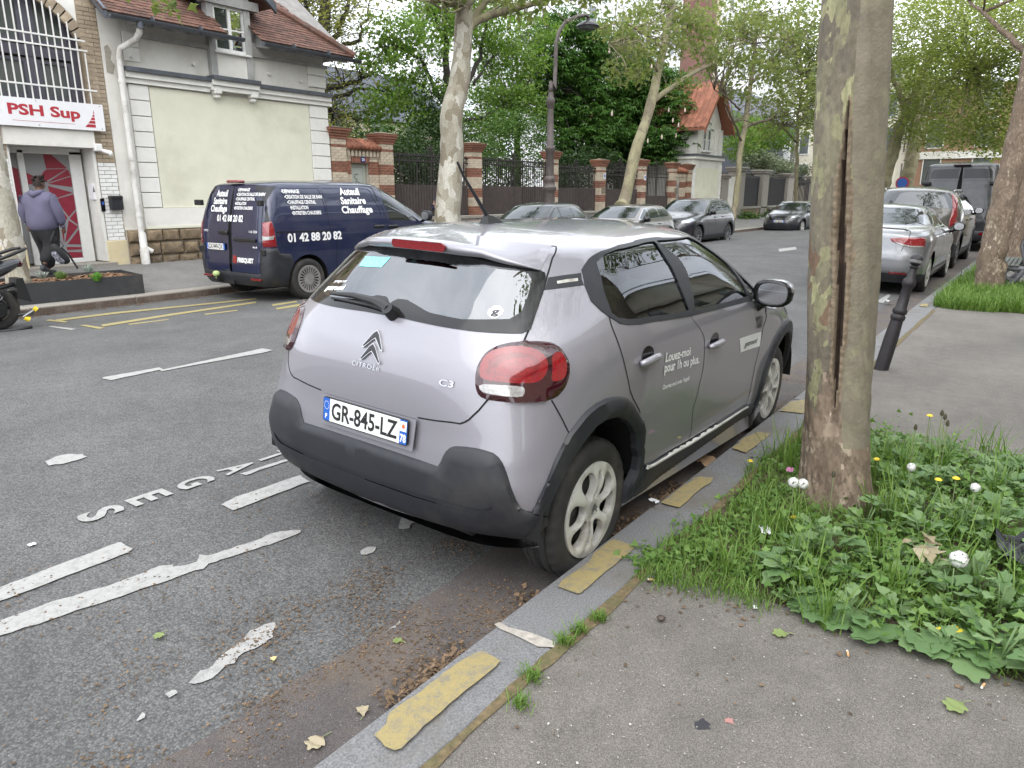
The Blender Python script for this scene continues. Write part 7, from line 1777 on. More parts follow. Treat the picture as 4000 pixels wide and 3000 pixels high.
 for i in range(4):
  a, c=A[i], A[(i+1)%4];b=MB();t=np.array((c[0]-a[0],c[1]-a[1]));t=t/np.linalg.norm(t);n_=np.array((-t[1],t[0]))*.012
  V=[(a[0],a[1],.10),(c[0],c[1],.10),(c[0]+n_[0],c[1]+n_[1],.10),(a[0]+n_[0],a[1]+n_[1],.10)];b.add(V+[(v[0],v[1],.43)for v in V],[(0,3,2,1),(4,5,6,7),(0,1,5,4),(1,2,6,5),(2,3,7,6),(3,0,4,7)]);b.build('side',M['steel'],p)
 for dx in(.10,.20,2.32):
  for z in(.17,.33):b=MB();t=dx/2.45;b.lathe([(.014,0),(.010,.008)],8,(3.6+2.45*t,12.16-.18*t-.004,z),'y');b.build('bolt',M['steel'],p)
 b=MB();b.add([(x_,y_,.36)for x_,y_ in A],[(0,1,2,3)]);b.build('mulch_bed',M['soil'],p)
 mm=pm('bark_chips',(.20,.115,.065),.9,var=.3,scale=30,island=.45);n=5200
 c=RNG.random((n,2));X0=3.64+c[:,0]*2.45;Y0=12.2-.18*c[:,0]+c[:,1]*1.0;chips(n,X0,Y0,.365+RNG.random(n)*.025,.022,mm,'mulch',p)
 for(px,py), lab, col in(((165,1090),'silvery tuft at the left end of the planter',(.32,.36,.32)),((350,1062),'silvery trailing plant at the right end of the planter',(.34,.40,.34)),((240,1092),'low green cushion plant in the middle of the mulch',(.13,.22,.05)),((380,1098),'small bright green sprout near the planter front',(.10,.26,.03))):
  w=on_z(px,py,.38);t=thing('small_plant',lab,'plant',tuple(w));V=[];Q=[]
  for k in range(90):
   a=random.uniform(0,2*PI);r=random.uniform(.01,.12);h=random.uniform(.03,.14)*(1-r*3);b0=np.array((r*.4*math.cos(a),r*.4*math.sin(a),0));e=np.array((r*math.cos(a),r*math.sin(a),h+.02));s_=np.array((-math.sin(a),math.cos(a),0))*.009
   i=len(V);V+=[b0-s_,b0+s_,e+s_*.7,e-s_*.7];Q.append((i,i+1,i+2,i+3))
  put('leaves',fast_mesh('leaves',V,Q,pm('planter_leaf',col,.8,var=.2,scale=30,island=.25)),t)['kind']='stuff'
def chips(n,X,Y,Z,size,m,name,parent=None,flat=.55,curl=.0):
 """n small flakes lying at X, Y, Z"""
 a=RNG.random(n)*2*PI;s=size*(.45+RNG.random(n)*1.2);asp=.3+RNG.random(n)*.7
 tx=(RNG.random(n)-.5)*flat;ty=(RNG.random(n)-.5)*flat
 ca, sa=np.cos(a), np.sin(a);V=np.zeros((n,4,3))
 for k, (u,v)in enumerate(((-1,-.6),(.8,-1),(1,.7),(-.7,1))):
  lx=u*s;ly=v*s*asp
  V[:,k,0]=X+lx*ca-ly*sa;V[:,k,1]=Y+lx*sa+ly*ca;V[:,k,2]=Z+lx*tx+ly*ty+np.abs(lx*tx)+np.abs(ly*ty)
 Q=np.arange(n*4).reshape(n,4);o=put(name,fast_mesh(name,V.reshape(-1,3),Q,m),parent);o['kind']='stuff';return o
build_furniture()
# ------------------------------------------------------------------ trees and shrubs
def leaf_mat(name,c0,c1,trans=.45,rough=.55):
 m=bpy.data.materials.new(name);m.use_nodes=True;n=m.node_tree.nodes;l=m.node_tree.links;b=n['Principled BSDF']
 g=n.new('ShaderNodeNewGeometry');cm=tuple((np.array(c0)+np.array(c1))/2)
 c=ramp(n,l,g.outputs['Random Per Island'],[(0,c0),(.5,cm),(1,c1)])
 l.new(c,b.inputs['Base Color']);b.inputs['Roughness'].default_value=rough;b.inputs['Specular IOR Level'].default_value=.35
 t=n.new('ShaderNodeBsdfTranslucent');hs_=n.new('ShaderNodeHueSaturation');hs_.inputs['Value'].default_value=1.25;hs_.inputs['Saturation'].default_value=1.1
 l.new(c,hs_.inputs['Color']);l.new(hs_.outputs['Color'],t.inputs['Color'])
 mx_=n.new('ShaderNodeMixShader');mx_.inputs['Fac'].default_value=trans;o=n['Material Output']
 l.new(b.outputs[0],mx_.inputs[1]);l.new(t.outputs[0],mx_.inputs[2]);l.new(mx_.outputs[0],o.inputs['Surface'])
 return m
LM=dict(plane=leaf_mat('spring_plane_leaf',(.11,.155,.04),(.24,.27,.09),.55),canopy=leaf_mat('canopy_leaf',(.12,.165,.035),(.25,.285,.085),.6),maple=leaf_mat('bright_maple_leaf',(.075,.155,.022),(.19,.285,.058)),chestnut=leaf_mat('chestnut_leaf',(.040,.098,.020),(.095,.180,.042),.42),bud=leaf_mat('young_yellow_leaf',(.17,.19,.045),(.27,.27,.08)),dark=leaf_mat('evergreen_leaf',(.018,.042,.012),(.045,.085,.022),.25),bush=leaf_mat('shrub_leaf',(.042,.10,.020),(.12,.20,.045),.35),silver=leaf_mat('grey_green_leaf',(.13,.17,.09),(.24,.27,.17),.3))
def bark_plane(name,cols,scale=3.2,bs=.5):
 m, n, l, b=nodes(name);v=coords(n,l,(1,1,.55))
 w=n.new('ShaderNodeTexNoise');w.inputs['Scale'].default_value=scale*2.2;w.inputs['Detail'].default_value=4;l.new(v,w.inputs['Vector'])
 ad=n.new('ShaderNodeMixRGB');ad.blend_type='ADD';ad.inputs['Fac'].default_value=.34;l.new(v,ad.inputs['Color1']);l.new(w.outputs['Color'],ad.inputs['Color2'])
 vo=n.new('ShaderNodeTexVoronoi');vo.inputs['Scale'].default_value=scale*2.1;l.new(ad.outputs['Color'],vo.inputs['Vector'])
 sep=n.new('ShaderNodeSeparateColor');l.new(vo.outputs['Color'],sep.inputs['Color'])
 r=n.new('ShaderNodeValToRGB');r.color_ramp.interpolation='CONSTANT';e=r.color_ramp.elements
 while len(e)<len(cols):e.new(.5)
 for k, (p,c)in enumerate(cols):e[k].position=p;e[k].color=tuple(c)+(1,)
 l.new(sep.outputs[0],r.inputs['Fac'])
 fine=noise(n,l,v,42,5,.7);big=noise(n,l,v,4,4,.6)
 c=mix(n,l,1.0,r.outputs['Color'],ramp(n,l,fine,[(.3,(.72,.72,.72)),(.7,(1.22,1.22,1.22))]),'MULTIPLY')
 c=mix(n,l,1.0,c,ramp(n,l,big,[(.3,(.85,.84,.80)),(.7,(1.12,1.12,1.12))]),'MULTIPLY')
 l.new(c,b.inputs['Base Color']);b.inputs['Roughness'].default_value=.85;b.inputs['Specular IOR Level'].default_value=.25
 h=mix(n,l,.35,sep.outputs[0],fine);bump(n,l,b,h,bs,.02)
 return m
BARK=dict(near=bark_plane('plane_bark',[(0,(.165,.145,.108)),(.28,(.195,.18,.122)),(.50,(.145,.125,.098)),(.68,(.235,.225,.135)),(.86,(.31,.30,.175)),(.94,(.17,.115,.08))],5.2),pale=bark_plane('pale_plane_bark',[(0,(.31,.285,.23)),(.40,(.38,.36,.30)),(.66,(.24,.21,.16)),(.84,(.48,.46,.41))],2.4,.3),olive=bark_plane('olive_plane_bark',[(0,(.24,.22,.14)),(.45,(.29,.265,.17)),(.75,(.21,.18,.13))],2.4,.3),rough=bark_plane('flaking_bark',[(0,(.21,.16,.12)),(.35,(.25,.19,.145)),(.6,(.17,.13,.10)),(.8,(.30,.235,.18)),(.94,(.42,.35,.27))],7.5,.9),dark=pm('dark_bark',(.035,.030,.026),.95,var=.3,scale=12,bmp=.6,bscale=40),twig=pm('grey_brown_twig',(.13,.105,.075),.9,var=.25,scale=20))
def spline(P,n=24):
 P=np.array(P,float);t=np.linspace(0,1,len(P));return np.stack([pchip(t,P[:,k])(np.linspace(0,1,n))for k in range(P.shape[1])],1)
def limb(mb,pts,r0,r1,n=8,wob=.03,seg=14,seed=None):
 Q=spline(pts,seg);rg=np.random.default_rng(seed if seed is not None else RNG.integers(1<<30))
 Q[1:-1]+=rg.normal(0,wob,(seg-2,3));R=np.linspace(r0,r1,seg)*(1+rg.normal(0,.04,seg));mb.tube(Q,R,n);return Q
def leaf_cloud(P,size,rng,up=.55,droop=0.0,narrow=.75,fold=.25,toward=None):
 """one folded leaf (4 corners) at each point"""
 n=len(P);s=size*(.6+.8*rng.random(n));a=rng.random(n)*2*PI
 nx=rng.normal(0,1,(n,3));nx[:,2]=np.abs(nx[:,2])+up*2;nx/=np.linalg.norm(nx,axis=1)[:,None]
 t=np.stack([np.cos(a),np.sin(a),-droop*np.ones(n)],1);t-=nx*(t*nx).sum(1)[:,None];t/=np.linalg.norm(t,axis=1)[:,None];b=np.cross(nx,t)
 s=s[:,None];V=np.stack([P-t*s*.5,P+b*s*.5*narrow+nx*s*fold*.3-t*s*.05,P+t*s*.55-nx*s*fold*.4,P-b*s*.5*narrow+nx*s*fold*.3-t*s*.05],1)
 return V.reshape(-1,3), np.arange(4*n).reshape(n,4)
def lobed_cloud(P,size,rng,up=.4):
 """plane or maple leaf: five points round the stalk, two quads and a tip"""
 n=len(P);s=(size*(.6+.8*rng.random(n)))[:,None];a=rng.random(n)*2*PI
 nx=rng.normal(0,1,(n,3));nx[:,2]+=up*2;nx/=np.linalg.norm(nx,axis=1)[:,None]
 t=np.stack([np.cos(a),np.sin(a),-.3*np.ones(n)],1);t-=nx*(t*nx).sum(1)[:,None];t/=np.linalg.norm(t,axis=1)[:,None];b=np.cross(nx,t)
 pts=[(-.35,0,0),(-.05,.50,.08),(.12,.22,.04),(.60,0,-.10),(.12,-.22,.04),(-.05,-.50,.08)]
 V=np.stack([P+t*s*u+b*s*v+nx*s*w for u,v,w in pts],1).reshape(-1,3);i=np.arange(n)[:,None]*6
 Q=np.concatenate([i+np.array([[0,3,2,1]]),i+np.array([[0,5,4,3]])],1).reshape(-1,4);return V, Q
def palm_cloud(P,size,rng,k=6):
 """chestnut leaf: k drooping leaflets round a point"""
 n=len(P);VV=[];a0=rng.random(n)*2*PI;tilt=rng.normal(0,.25,(n,2));s0=size*(.65+.6*rng.random(n))
 for j in range(k):
  a=a0+(j-(k-1)/2)*(2*PI*.80/k);s=s0*(1-.05*abs(j-(k-1)/2));d=np.stack([np.cos(a),np.sin(a),-.42+tilt[:,0]*np.cos(a)+tilt[:,1]*np.sin(a)],1);w=np.stack([-np.sin(a),np.cos(a),0*a],1)
  S=s[:,None];VV.append(np.stack([P+d*S*.05,P+d*S*.62+w*S*.19+[0,0,.02],P+d*S*1.0-np.array([0,0,1])*S*.16,P+d*S*.62-w*S*.19+[0,0,.02]],1))
 V=np.stack(VV,1).reshape(-1,3);return V, np.arange(len(V)).reshape(-1,4)
def blob_points(blobs,n,rng,clump=.28,shell=.35,per=26):
 """points clustered into sprays inside ellipsoids (centre, radii)"""
 vol=np.array([b[1][0]*b[1][1]*b[1][2]for b in blobs])**.8;share=vol/vol.sum();out=[]
 for(c,r), f in zip(blobs,share):
  m=max(1,int(n*f/per));d=rng.normal(0,1,(m,3));d/=np.linalg.norm(d,axis=1)[:,None];q=(shell+(1-shell)*rng.random(m)**.6)[:,None];K=np.array(c)+d*q*np.array(r)
  e=rng.normal(0,clump,(m,per,3))*np.array([1,1,.55]);out.append((K[:,None]+e).reshape(-1,3))
 return np.concatenate(out)
def tree(name,label,cat,trunk,r0,r1,bark,limbs=(),blobs=(),n=4000,size=.14,lm='plane',kind='kite',twigs=60,group=None,seed=1,clump=.28,tn=12,wob=.03,twig_r=.012,bark2=None,up=.5,per=26,shell=.35):
 t=thing(name,label,cat,tuple(trunk[0]),group=group);rng=np.random.default_rng(seed);o=np.array(trunk[0],float)
 mb=MB();Q=limb(mb,[np.array(p)-o for p in trunk],r0,r1,tn,wob,26,seed)
 for k in range(3):mb.v[k*tn:(k+1)*tn]=[tuple(np.array(v)*np.array([1+.18*(2-k)/2,1+.18*(2-k)/2,1]))for v in mb.v[k*tn:(k+1)*tn]]
 mb.build('trunk',bark,t,True)
 mb=MB();ends=[]
 for pts, a, b in limbs:q=limb(mb,[np.array(p)-o for p in pts],a,b,8,wob,14);ends+=[q[7],q[-1],q[10]]
 base=np.array(ends+[Q[-1],Q[-4]])if len(ends)else np.array([Q[-1],Q[-3],Q[-6]])
 P=blob_points(blobs,n,rng,clump,shell,per)-o if blobs else np.zeros((0,3))
 if twigs and len(P):
  for k in rng.choice(len(P),min(twigs,len(P)),False):
   s=base[np.argmin(np.linalg.norm(base-P[k]-np.array([0,0,-.4]),axis=1))];m_=(s+P[k])/2+rng.normal(0,.22,3)-np.array([0,0,.15])*np.linalg.norm(P[k]-s)*.3
   L=np.linalg.norm(P[k]-s);rr=twig_r*(.6+.5*L);q=spline([s,m_,P[k]],8);q[1:-1]+=rng.normal(0,.04,(6,3));mb.tube(q,np.linspace(rr,.005,8),5)
   for _ in range(2):
    i=rng.integers(3,8);e=q[i]+rng.normal(0,.35,3);mb.tube([q[i],(q[i]+e)/2+rng.normal(0,.05,3),e],[rr*.4,.006,.004],4)
 if mb.v:b=mb.build('branches',bark2 or bark,t,True)
 if len(P):
  V, F_={'kite':leaf_cloud,'lobed':lobed_cloud,'palm':palm_cloud}[kind](P,size,rng)
  put('crown',fast_mesh('crown',V,F_,LM[lm]),t)['kind']='stuff'
 return t
def B(px,py,Y,rx,ry,rz):return(tuple(on_y(px,py,Y)),(rx,ry,rz))
def BX(px,py,X,rx,ry,rz):return(tuple(on_x(px,py,X)),(rx,ry,rz))
def near_trunk():
 """the big plane tree in the foreground: a finely displaced trunk with a long open wound facing the street"""
 t=thing('plane_tree','big plane tree trunk in the foreground with a long dark open wound in its flaking bark','tree',(3.87,.73,.13))
 na, nz=132, 300;A=np.linspace(0,2*PI,na,endpoint=False);Z=np.linspace(-.05,3.6,nz);aa, zz=np.meshgrid(A,Z)
 rng=np.random.default_rng(5)
 def n3(sa,sz,seed):
  r=np.random.default_rng(seed);o=np.zeros_like(aa)
  for _ in range(9):
   k=r.integers(1,sa+1);f=r.uniform(.3,1)*sz;o+=np.sin(k*aa+f*zz+r.uniform(0,6.3))/9**.5
  return o
 rad=.168-.010*zz+.035*np.exp(-np.maximum(zz,0)/.16)*(1+.5*np.sin(5*aa+1))
 rad+=.008*n3(4,2.8,1)+.0022*n3(16,13,2)
 rough=1/(1+np.exp((zz-.75-.25*np.sin(aa*2))/.10))
 rad+=.0032*rough*n3(34,60,3)
 # wound: a furrow a little right of the side that faces the camera
 ac=math.atan2(-.73,-3.87)+2*PI;ac0=ac-.06
 wl_=ac0+.05*np.sin(zz*2.7)+.025*np.sin(zz*7);hw_=.27*np.clip((2.02-zz)/.5,0,1)**.6*np.clip((zz-.50)/.25,0,1)+1e-4
 hw_*=(.55+.45*np.exp(-((zz-1.35)/.5)**2));d=(aa-wl_+PI)%(2*PI)-PI;u=np.abs(d)/hw_
 op=(zz>.52)&(zz<2.02)
 rad+=np.where(op,np.where(u<.42,-.050*(1-(u/.42)**2)-.004,0)+.014*np.exp(-((u-.75)/.28)**2),0)
 rib=np.where(op&(u<1.15)&(u>.30),.0030*np.sin(zz*150+8*d+n3(3,6,9)),0);rad+=rib
 # flakes: sharp edged plates of bark
 fl=n3(9,9,11)+.6*n3(22,20,12);rad+=np.where(fl>.75,.0030,0)*(1-rough)+np.where(fl<-.95,-.0022,0)
 cx=.0+.0*zz;cyy=.072*np.clip(zz,0,4)**.85
 V=np.stack([rad*np.cos(aa)+cx,rad*np.sin(aa)+cyy,zz],-1).reshape(-1,3);i=np.arange(nz-1)[:,None]*na;j=np.arange(na)[None];j2=(j+1)%na
 Q=np.stack([i+j,i+j2,i+na+j2,i+na+j],-1).reshape(-1,4)
 me=fast_mesh('trunk',V,Q,BARK['near'],True);me.materials.append(BARK['rough']);
 wood=pm('dark_exposed_wood',(.040,.024,.016),.95,var=.4,scale=20,bmp=.8,bscale=60,dirt=(.10,.065,.045),dscale=9);lip=pm('callus_bark',(.20,.155,.105),.9,var=.3,scale=30,bmp=.6,bscale=70,dirt=(.11,.08,.05),dscale=8)
 pale=pm('smooth_pale_bark',(.185,.160,.118),.85,var=.22,scale=10,bmp=.5,bscale=60,dirt=(.235,.22,.14),dscale=9)
 me.materials.append(wood);me.materials.append(lip);me.materials.append(pale)
 U=u.reshape(nz,na)[:-1];O=op[:-1];RG_=(rough[:-1]+.10*n3(20,30,21)[:-1])>.5
 DD=d[:-1];PL=(DD>.20+.10*np.sin(zz[:-1]*5)+.06*n3(3,9,31)[:-1])&(DD<2.2)&(zz[:-1]>.35)
 mi=np.where(O&(U<.42),2,np.where(O&(U<1.12+.25*n3(5,30,41)[:-1]),3,np.where(RG_&~PL,1,np.where(PL,4,0))))
 me.polygons.foreach_set('material_index',mi.ravel().astype(np.int32));put('trunk',me,t)
 mb=MB();
 for k in range(7):
  a=k*.9;mb.tube([(0,.07,3.4),(.5*math.cos(a),.07+.5*math.sin(a),4.6),(1.8*math.cos(a),1.8*math.sin(a),6.2+.3*k)],[.10,.07,.03],8)
 mb.build('branches',BARK['olive'],t,True)
 P=blob_points([((1.0,-1.2,7.6),(3.6,3.0,1.6)),((-2.0,-2.6,6.6),(1.6,1.6,.8)),((1.5,-2.0,6.3),(2,2,.9))],3600,np.random.default_rng(3),.3);V, F_=lobed_cloud(P,.15,np.random.default_rng(4));put('crown',fast_mesh('crown',V,F_,LM['plane']),t)['kind']='stuff'
def build_trees():
 near_trunk()
 g1, g2='street trees on the near pavement', 'street trees on the far pavement'
 bl=[((14.5,.4,8.4),(3.2,3.0,1.9)),((13,-1.5,7.6),(2.0,2.0,.8))]
 tree('plane_tree','plane tree with brown flaking bark standing in the far grass pit','tree',[(14.0,.74,.12),(14.05,.75,.9),(14.2,.70,2.2),(14.4,.62,4.6)],.215,.15,BARK['rough'],[([(14.4,.62,4.4),(14.9,1.6,5.6),(14.6,2.8,6.8)],.09,.03),([(14.4,.62,4.4),(14.3,-.8,5.6),(14,-2,6.6)],.09,.03)],bl,4500,.14,'plane','lobed',40,g1,21,tn=20,wob=.012)
 tree('plane_tree','plane tree half hidden behind the far grass pit tree','tree',[(20,.72,.1),(20.1,.78,1.5),(20.2,.95,3.2),(20.3,1.0,5)],.23,.15,BARK['rough'],[([(20.3,1,4.6),(21,2.4,6)],.08,.03)],[((20.5,.6,8.6),(3,3,1.8))],3800,.15,'plane','lobed',30,g1,22,tn=16,wob=.012)
 a, b=on_x(3445,760,46), on_x(3540,430,46)
 cb=[BX(3500,300,46,3,2.5,2.2),BX(3680,420,44,3,2.2,1.5),BX(3640,130,42,3.4,3,2.2),BX(3470,110,46,3,3,2.6),BX(3560,480,46,2.2,2,1.0),BX(3850,200,38,3,2.6,2.0),BX(3780,50,38,3,2.5,2.0),BX(3760,510,42,2.6,1.8,.8),BX(3900,420,38,2.4,2.2,1.5),BX(3960,120,36,2.4,2.4,2.0)]
 tree('plane_tree','slanting plane tree far down the street, left of a pair','tree',[(a[0],a[1],.1),tuple(a),tuple((a+b)/2+np.array((0,.1,0))),tuple(b)],.43,.28,BARK['olive'],[([tuple(b),tuple(on_x(3500,330,46)),tuple(on_x(3470,200,46))],.2,.06),([tuple(b),tuple(on_x(3600,300,46)),tuple(on_x(3660,150,46))],.2,.06)],cb[:5],17000,.125,'canopy','kite',90,g1,23,.45,shell=.2)
 a, b=on_x(3535,740,50), on_x(3600,450,50)
 tree('plane_tree','upright plane tree far down the street, right of a slanting pair','tree',[(a[0],a[1],.1),tuple(a),tuple((a+b)/2),tuple(b)],.46,.30,BARK['olive'],[([tuple(b),tuple(on_x(3680,330,48)),tuple(on_x(3800,270,44))],.18,.05),([tuple(b),tuple(on_x(3620,300,50)),tuple(on_x(3600,150,50))],.18,.05)],cb[5:]+[BX(3700,270,42,2.4,2.4,1.2),BX(3620,540,46,2.6,2,.7),BX(3860,540,38,2.4,2,.8)],21000,.12,'canopy','kite',80,g1,24,.45,shell=.2)
 fr=[((31,1.2,7.6),(4,3,1.3)),((30,-2.5,6.4),(3,2,1.3)),((37,-.5,7.4),(4,3,2.0)),((38,-3.5,5.6),(3,2.5,2.4)),((40,1.5,6.2),(3,2,1.8))]
 tree('plane_tree','leafy plane tree behind the tall van, filling the upper right corner','tree',[(31,.6,.1),(31.1,.5,3),(31,.2,5.5)],.25,.15,BARK['olive'],[([(31,.2,5),(29,-1,6.4),(27,-2,7)],.1,.03),([(31,.2,5),(33,-1.5,6),(35,-3,6.4)],.1,.03)],fr,12000,.115,'canopy','kite',90,g1,25,.4,shell=.2)
 # far pavement row
 T=lambda*q:[tuple(on_y(px,py,Y))for px,py,Y in q];Yt=12.3
 tr=T((1750,850,Yt),(1765,600,Yt),(1762,470,Yt),(1792,330,Yt),(1806,200,Yt),(1812,60,Yt),(1820,-160,Yt))
 tree('plane_tree','pale mottled plane trunk left of the street lamp','tree',[(13.95,Yt,.2)]+tr,.335,.19,BARK['pale'],[(T((1806,150,Yt),(1850,90,Yt-.1),(1930,55,Yt-.3),(2010,35,Yt-.4),(2120,0,Yt-.5)),.13,.06),(T((1806,130,Yt),(1870,40,Yt-.1),(1930,-30,Yt-.3)),.12,.06),(T((1880,75,Yt-.1),(1890,60,Yt-.1),(1990,10,Yt)),.05,.02)],[B(1500,-160,12,2,1.5,.7),B(2050,20,11.6,.9,.7,.35),B(1900,-130,12,2.4,2,.8),B(1720,-40,12,.8,.7,.3),B(2240,-60,11.8,1.2,1,.5)],3600,.15,'plane','lobed',40,g2,31,.2,tn=20,wob=.010,bark2=BARK['olive'])
 tr=T((2425,810,Yt),(2440,780,Yt),(2480,600,Yt),(2530,450,Yt),(2560,330,Yt),(2590,190,Yt),(2620,40,Yt),(2640,-120,Yt))
 lb=[(T((2552,395,Yt),(2640,330,Yt-.1),(2720,280,Yt-.2),(2810,240,Yt-.2),(2860,185,Yt-.2),(2970,145,Yt-.1),(3080,150,Yt)),.105,.035),(T((2590,190,Yt),(2520,130,Yt),(2450,95,Yt),(2340,110,Yt)),.07,.02),(T((2600,150,Yt),(2690,90,Yt),(2770,60,Yt)),.07,.02),(T((2575,290,Yt),(2480,150,Yt-.2),(2380,170,Yt-.3)),.05,.02)]
 bl=[B(2480,250,11.8,1.4,1.2,.55),B(2560,130,12,1.7,1.4,.7),B(2700,130,12,1.8,1.3,.8),B(2780,230,12,1.3,1.0,.5),B(2420,130,12,1.3,1,.5),B(2900,120,12.2,1.4,1.2,.8),B(2640,30,12,2.2,1.6,.6),B(2680,340,12,.9,.8,.35),B(2450,290,11.6,.6,.5,.3)]
 tree('plane_tree','leaning olive barked plane tree with a long limb reaching right towards the gatehouse','tree',tr,.235,.10,BARK['olive'],lb,bl,4300,.15,'plane','lobed',110,g2,32,.26,tn=16,wob=.012,bark2=BARK['olive'],twig_r=.016)
 tr=T((2855,860,Yt),(2870,800,Yt),(2892,600,Yt),(2920,420,Yt),(2945,240,Yt),(2960,60,Yt))
 lb=[(T((2905,500,Yt),(2960,480,Yt),(3060,450,Yt),(3150,430,Yt)),.09,.03),(T((2900,560,Yt),(2870,480,Yt),(2830,400,Yt)),.06,.02),(T((2930,330,Yt),(3010,250,Yt),(3080,160,Yt)),.08,.03),(T((2890,430,Yt),(2840,380,Yt),(2790,350,Yt)),.05,.02)]
 bl=[B(2950,330,12,2.2,1.6,1.3),B(3060,250,12,2.0,1.6,1.3),B(2880,250,12,1.8,1.4,1.0),B(3050,420,12,1.6,1.2,.7),B(3000,120,12,2.4,1.8,1.4),B(3120,130,12,2.2,1.8,1.4),B(2860,80,12,2,1.6,1.0)]
 tree('plane_tree','slim forked plane tree behind the blue black off-roader','tree',tr,.165,.075,BARK['olive'],lb,bl,5200,.17,'plane','lobed',120,g2,33,.32,tn=12,wob=.02,bark2=BARK['twig'],twig_r=.016)
 tr=T((3108,860,Yt),(3112,600,Yt),(3118,450,Yt),(3130,300,Yt))
 bl=[B(3100,420,12,2.4,2,1.2),B(3150,300,12,2.6,2,1.6),B(3180,150,12,3,2.2,2),B(3040,520,12.5,1.4,1.2,.5),B(3170,470,12,1.6,1.4,.8)]
 tree('plane_tree','thin young plane tree in front of the slate roofed house','tree',tr,.13,.06,BARK['olive'],[(T((3115,560,Yt),(3060,500,Yt),(3000,470,Yt)),.06,.02),(T((3118,480,Yt),(3170,400,Yt),(3200,300,Yt)),.06,.02)],bl,5200,.17,'plane','kite',90,g2,34,.4,tn=10,bark2=BARK['twig'],twig_r=.02)
 tr=[(4.42,12.45,.35),(4.40,12.42,1.2),(4.36,12.38,2.2),(4.30,12.3,3.6),(4.4,12.2,5.0)]
 tree('plane_tree','pale plane tree in the planter beside the black scooter','tree',tr,.155,.10,BARK['pale'],[([(4.4,12.2,4.8),(5.2,11.8,5.6),(6.4,11.2,5.5)],.05,.015),([(6.4,11.2,5.5),(7.0,11.3,5.0),(7.15,11.4,4.72)],.012,.005)],[((5.2,11.6,6.2),(2.0,1.6,.6)),B(630,20,11.0,.22,.2,.10),B(660,42,11.0,.10,.1,.06),B(590,-5,11.0,.2,.2,.08)],1500,.13,'plane','lobed',20,g2,35,.12,tn=16,wob=.006,per=12)
 # gardens behind the railings
 gg='trees in the gardens behind the railings'
 Y=20.5;tr=T((1290,760,Y),(1180,560,Y),(1165,420,Y),(1190,300,Y),(1240,180,Y),(1270,40,Y),(1290,-120,Y))
 lb=[(T((1180,400,Y),(1290,340,Y),(1380,320,Y),(1450,290,Y)),.14,.04),(T((1190,310,Y),(1130,200,Y),(1080,110,Y)),.12,.04),(T((1230,200,Y),(1330,100,Y),(1360,0,Y)),.12,.05),(T((1200,370,Y),(1320,375,Y),(1420,350,Y),(1500,360,Y)),.09,.03),(T((1250,150,Y),(1200,40,Y),(1180,-60,Y)),.10,.04),(T((1320,190,Y),(1410,140,Y),(1440,30,Y)),.08,.03),(T((1185,470,Y),(1290,440,Y),(1400,470,Y)),.06,.02)]
 bl=[B(1120,60,Y,1.8,1.5,1.0),B(1250,90,Y,1.6,1.5,1.3),B(1370,120,Y,1.6,1.4,1.2),B(1200,330,Y,1.0,1,.8),B(1330,400,Y,1.6,1.2,.8),B(1250,520,Y-1,1.6,1.2,.7),B(1420,300,Y,1.4,1.2,.9),B(1300,-60,Y,2.5,2,.8)]
 tree('garden_tree','dark limbed tree with sparse yellow green buds behind the cream house corner','tree',tr,.34,.15,BARK['dark'],lb,bl,7500,.10,'bud','kite',240,gg,41,.32,tn=12,wob=.05,twig_r=.014,per=14)
 Y=19.2;tr=T((1790,640,Y),(1750,430,Y),(1745,300,Y),(1740,150,Y),(1740,20,Y))
 lb=[(T((1785,600,Y),(1790,450,Y),(1840,300,Y),(1880,200,Y),(1900,60,Y)),.14,.04),(T((1750,430,Y),(1690,330,Y),(1640,230,Y),(1560,180,Y)),.10,.03),(T((1790,480,Y),(1880,460,Y),(1960,420,Y),(2030,400,Y)),.08,.03),(T((1745,200,Y),(1700,60,Y),(1690,-60,Y)),.09,.04),(T((1850,330,Y),(1900,250,Y),(1960,190,Y)),.06,.02)]
 bl=[B(1600,190,Y,1.5,1.3,.55),B(1520,260,Y,1.2,1,.45),B(1620,350,Y,1.5,1.3,.5),B(1560,120,Y,1.3,1.2,.5),B(1700,90,Y,1.5,1.3,.6),B(1900,130,Y,1.8,1.4,.9),B(2000,240,Y,1.7,1.4,.9),B(1960,350,Y,1.5,1.3,.7),B(1590,440,Y,1.4,1.2,.4),B(1690,470,Y,1.2,1,.4),B(2040,400,Y-.5,1.3,1,.6),B(1800,20,Y,2.2,1.6,.7),B(2080,120,Y,1.4,1.2,.8),B(1480,380,Y,1.0,1,.35),B(1900,470,Y,1.2,1,.5)]
 tree('maple_tree','bright green layered maple behind the pale street tree','tree',tr,.20,.07,BARK['dark'],lb,bl,19000,.125,'maple','lobed',170,gg,42,.22,tn=10,wob=.03,twig_r=.011,per=22)
 Y=19.8;tr=T((2205,760,Y),(2205,560,Y),(2215,400,Y),(2230,200,Y))
 bl=[B(2250,190,Y,2.6,1.8,1.0),B(2330,300,Y,2.6,2.0,1.2),B(2220,330,Y,2.0,1.8,1.2),B(2300,440,Y-.5,2.6,2,1.0),B(2180,430,Y,1.6,1.4,.9),B(2420,220,Y,2.2,1.8,1.0),B(2250,530,Y-.8,2.2,1.6,.6),B(2400,520,Y-.8,2.4,1.7,.8),B(2480,400,Y,2.0,1.7,1.1),B(2240,100,Y,2.0,1.6,.7),B(2150,240,Y,1.2,1.2,.9),B(2350,600,Y-1.2,1.6,1.2,.35),B(2215,620,Y-1.2,1.2,1,.35)]
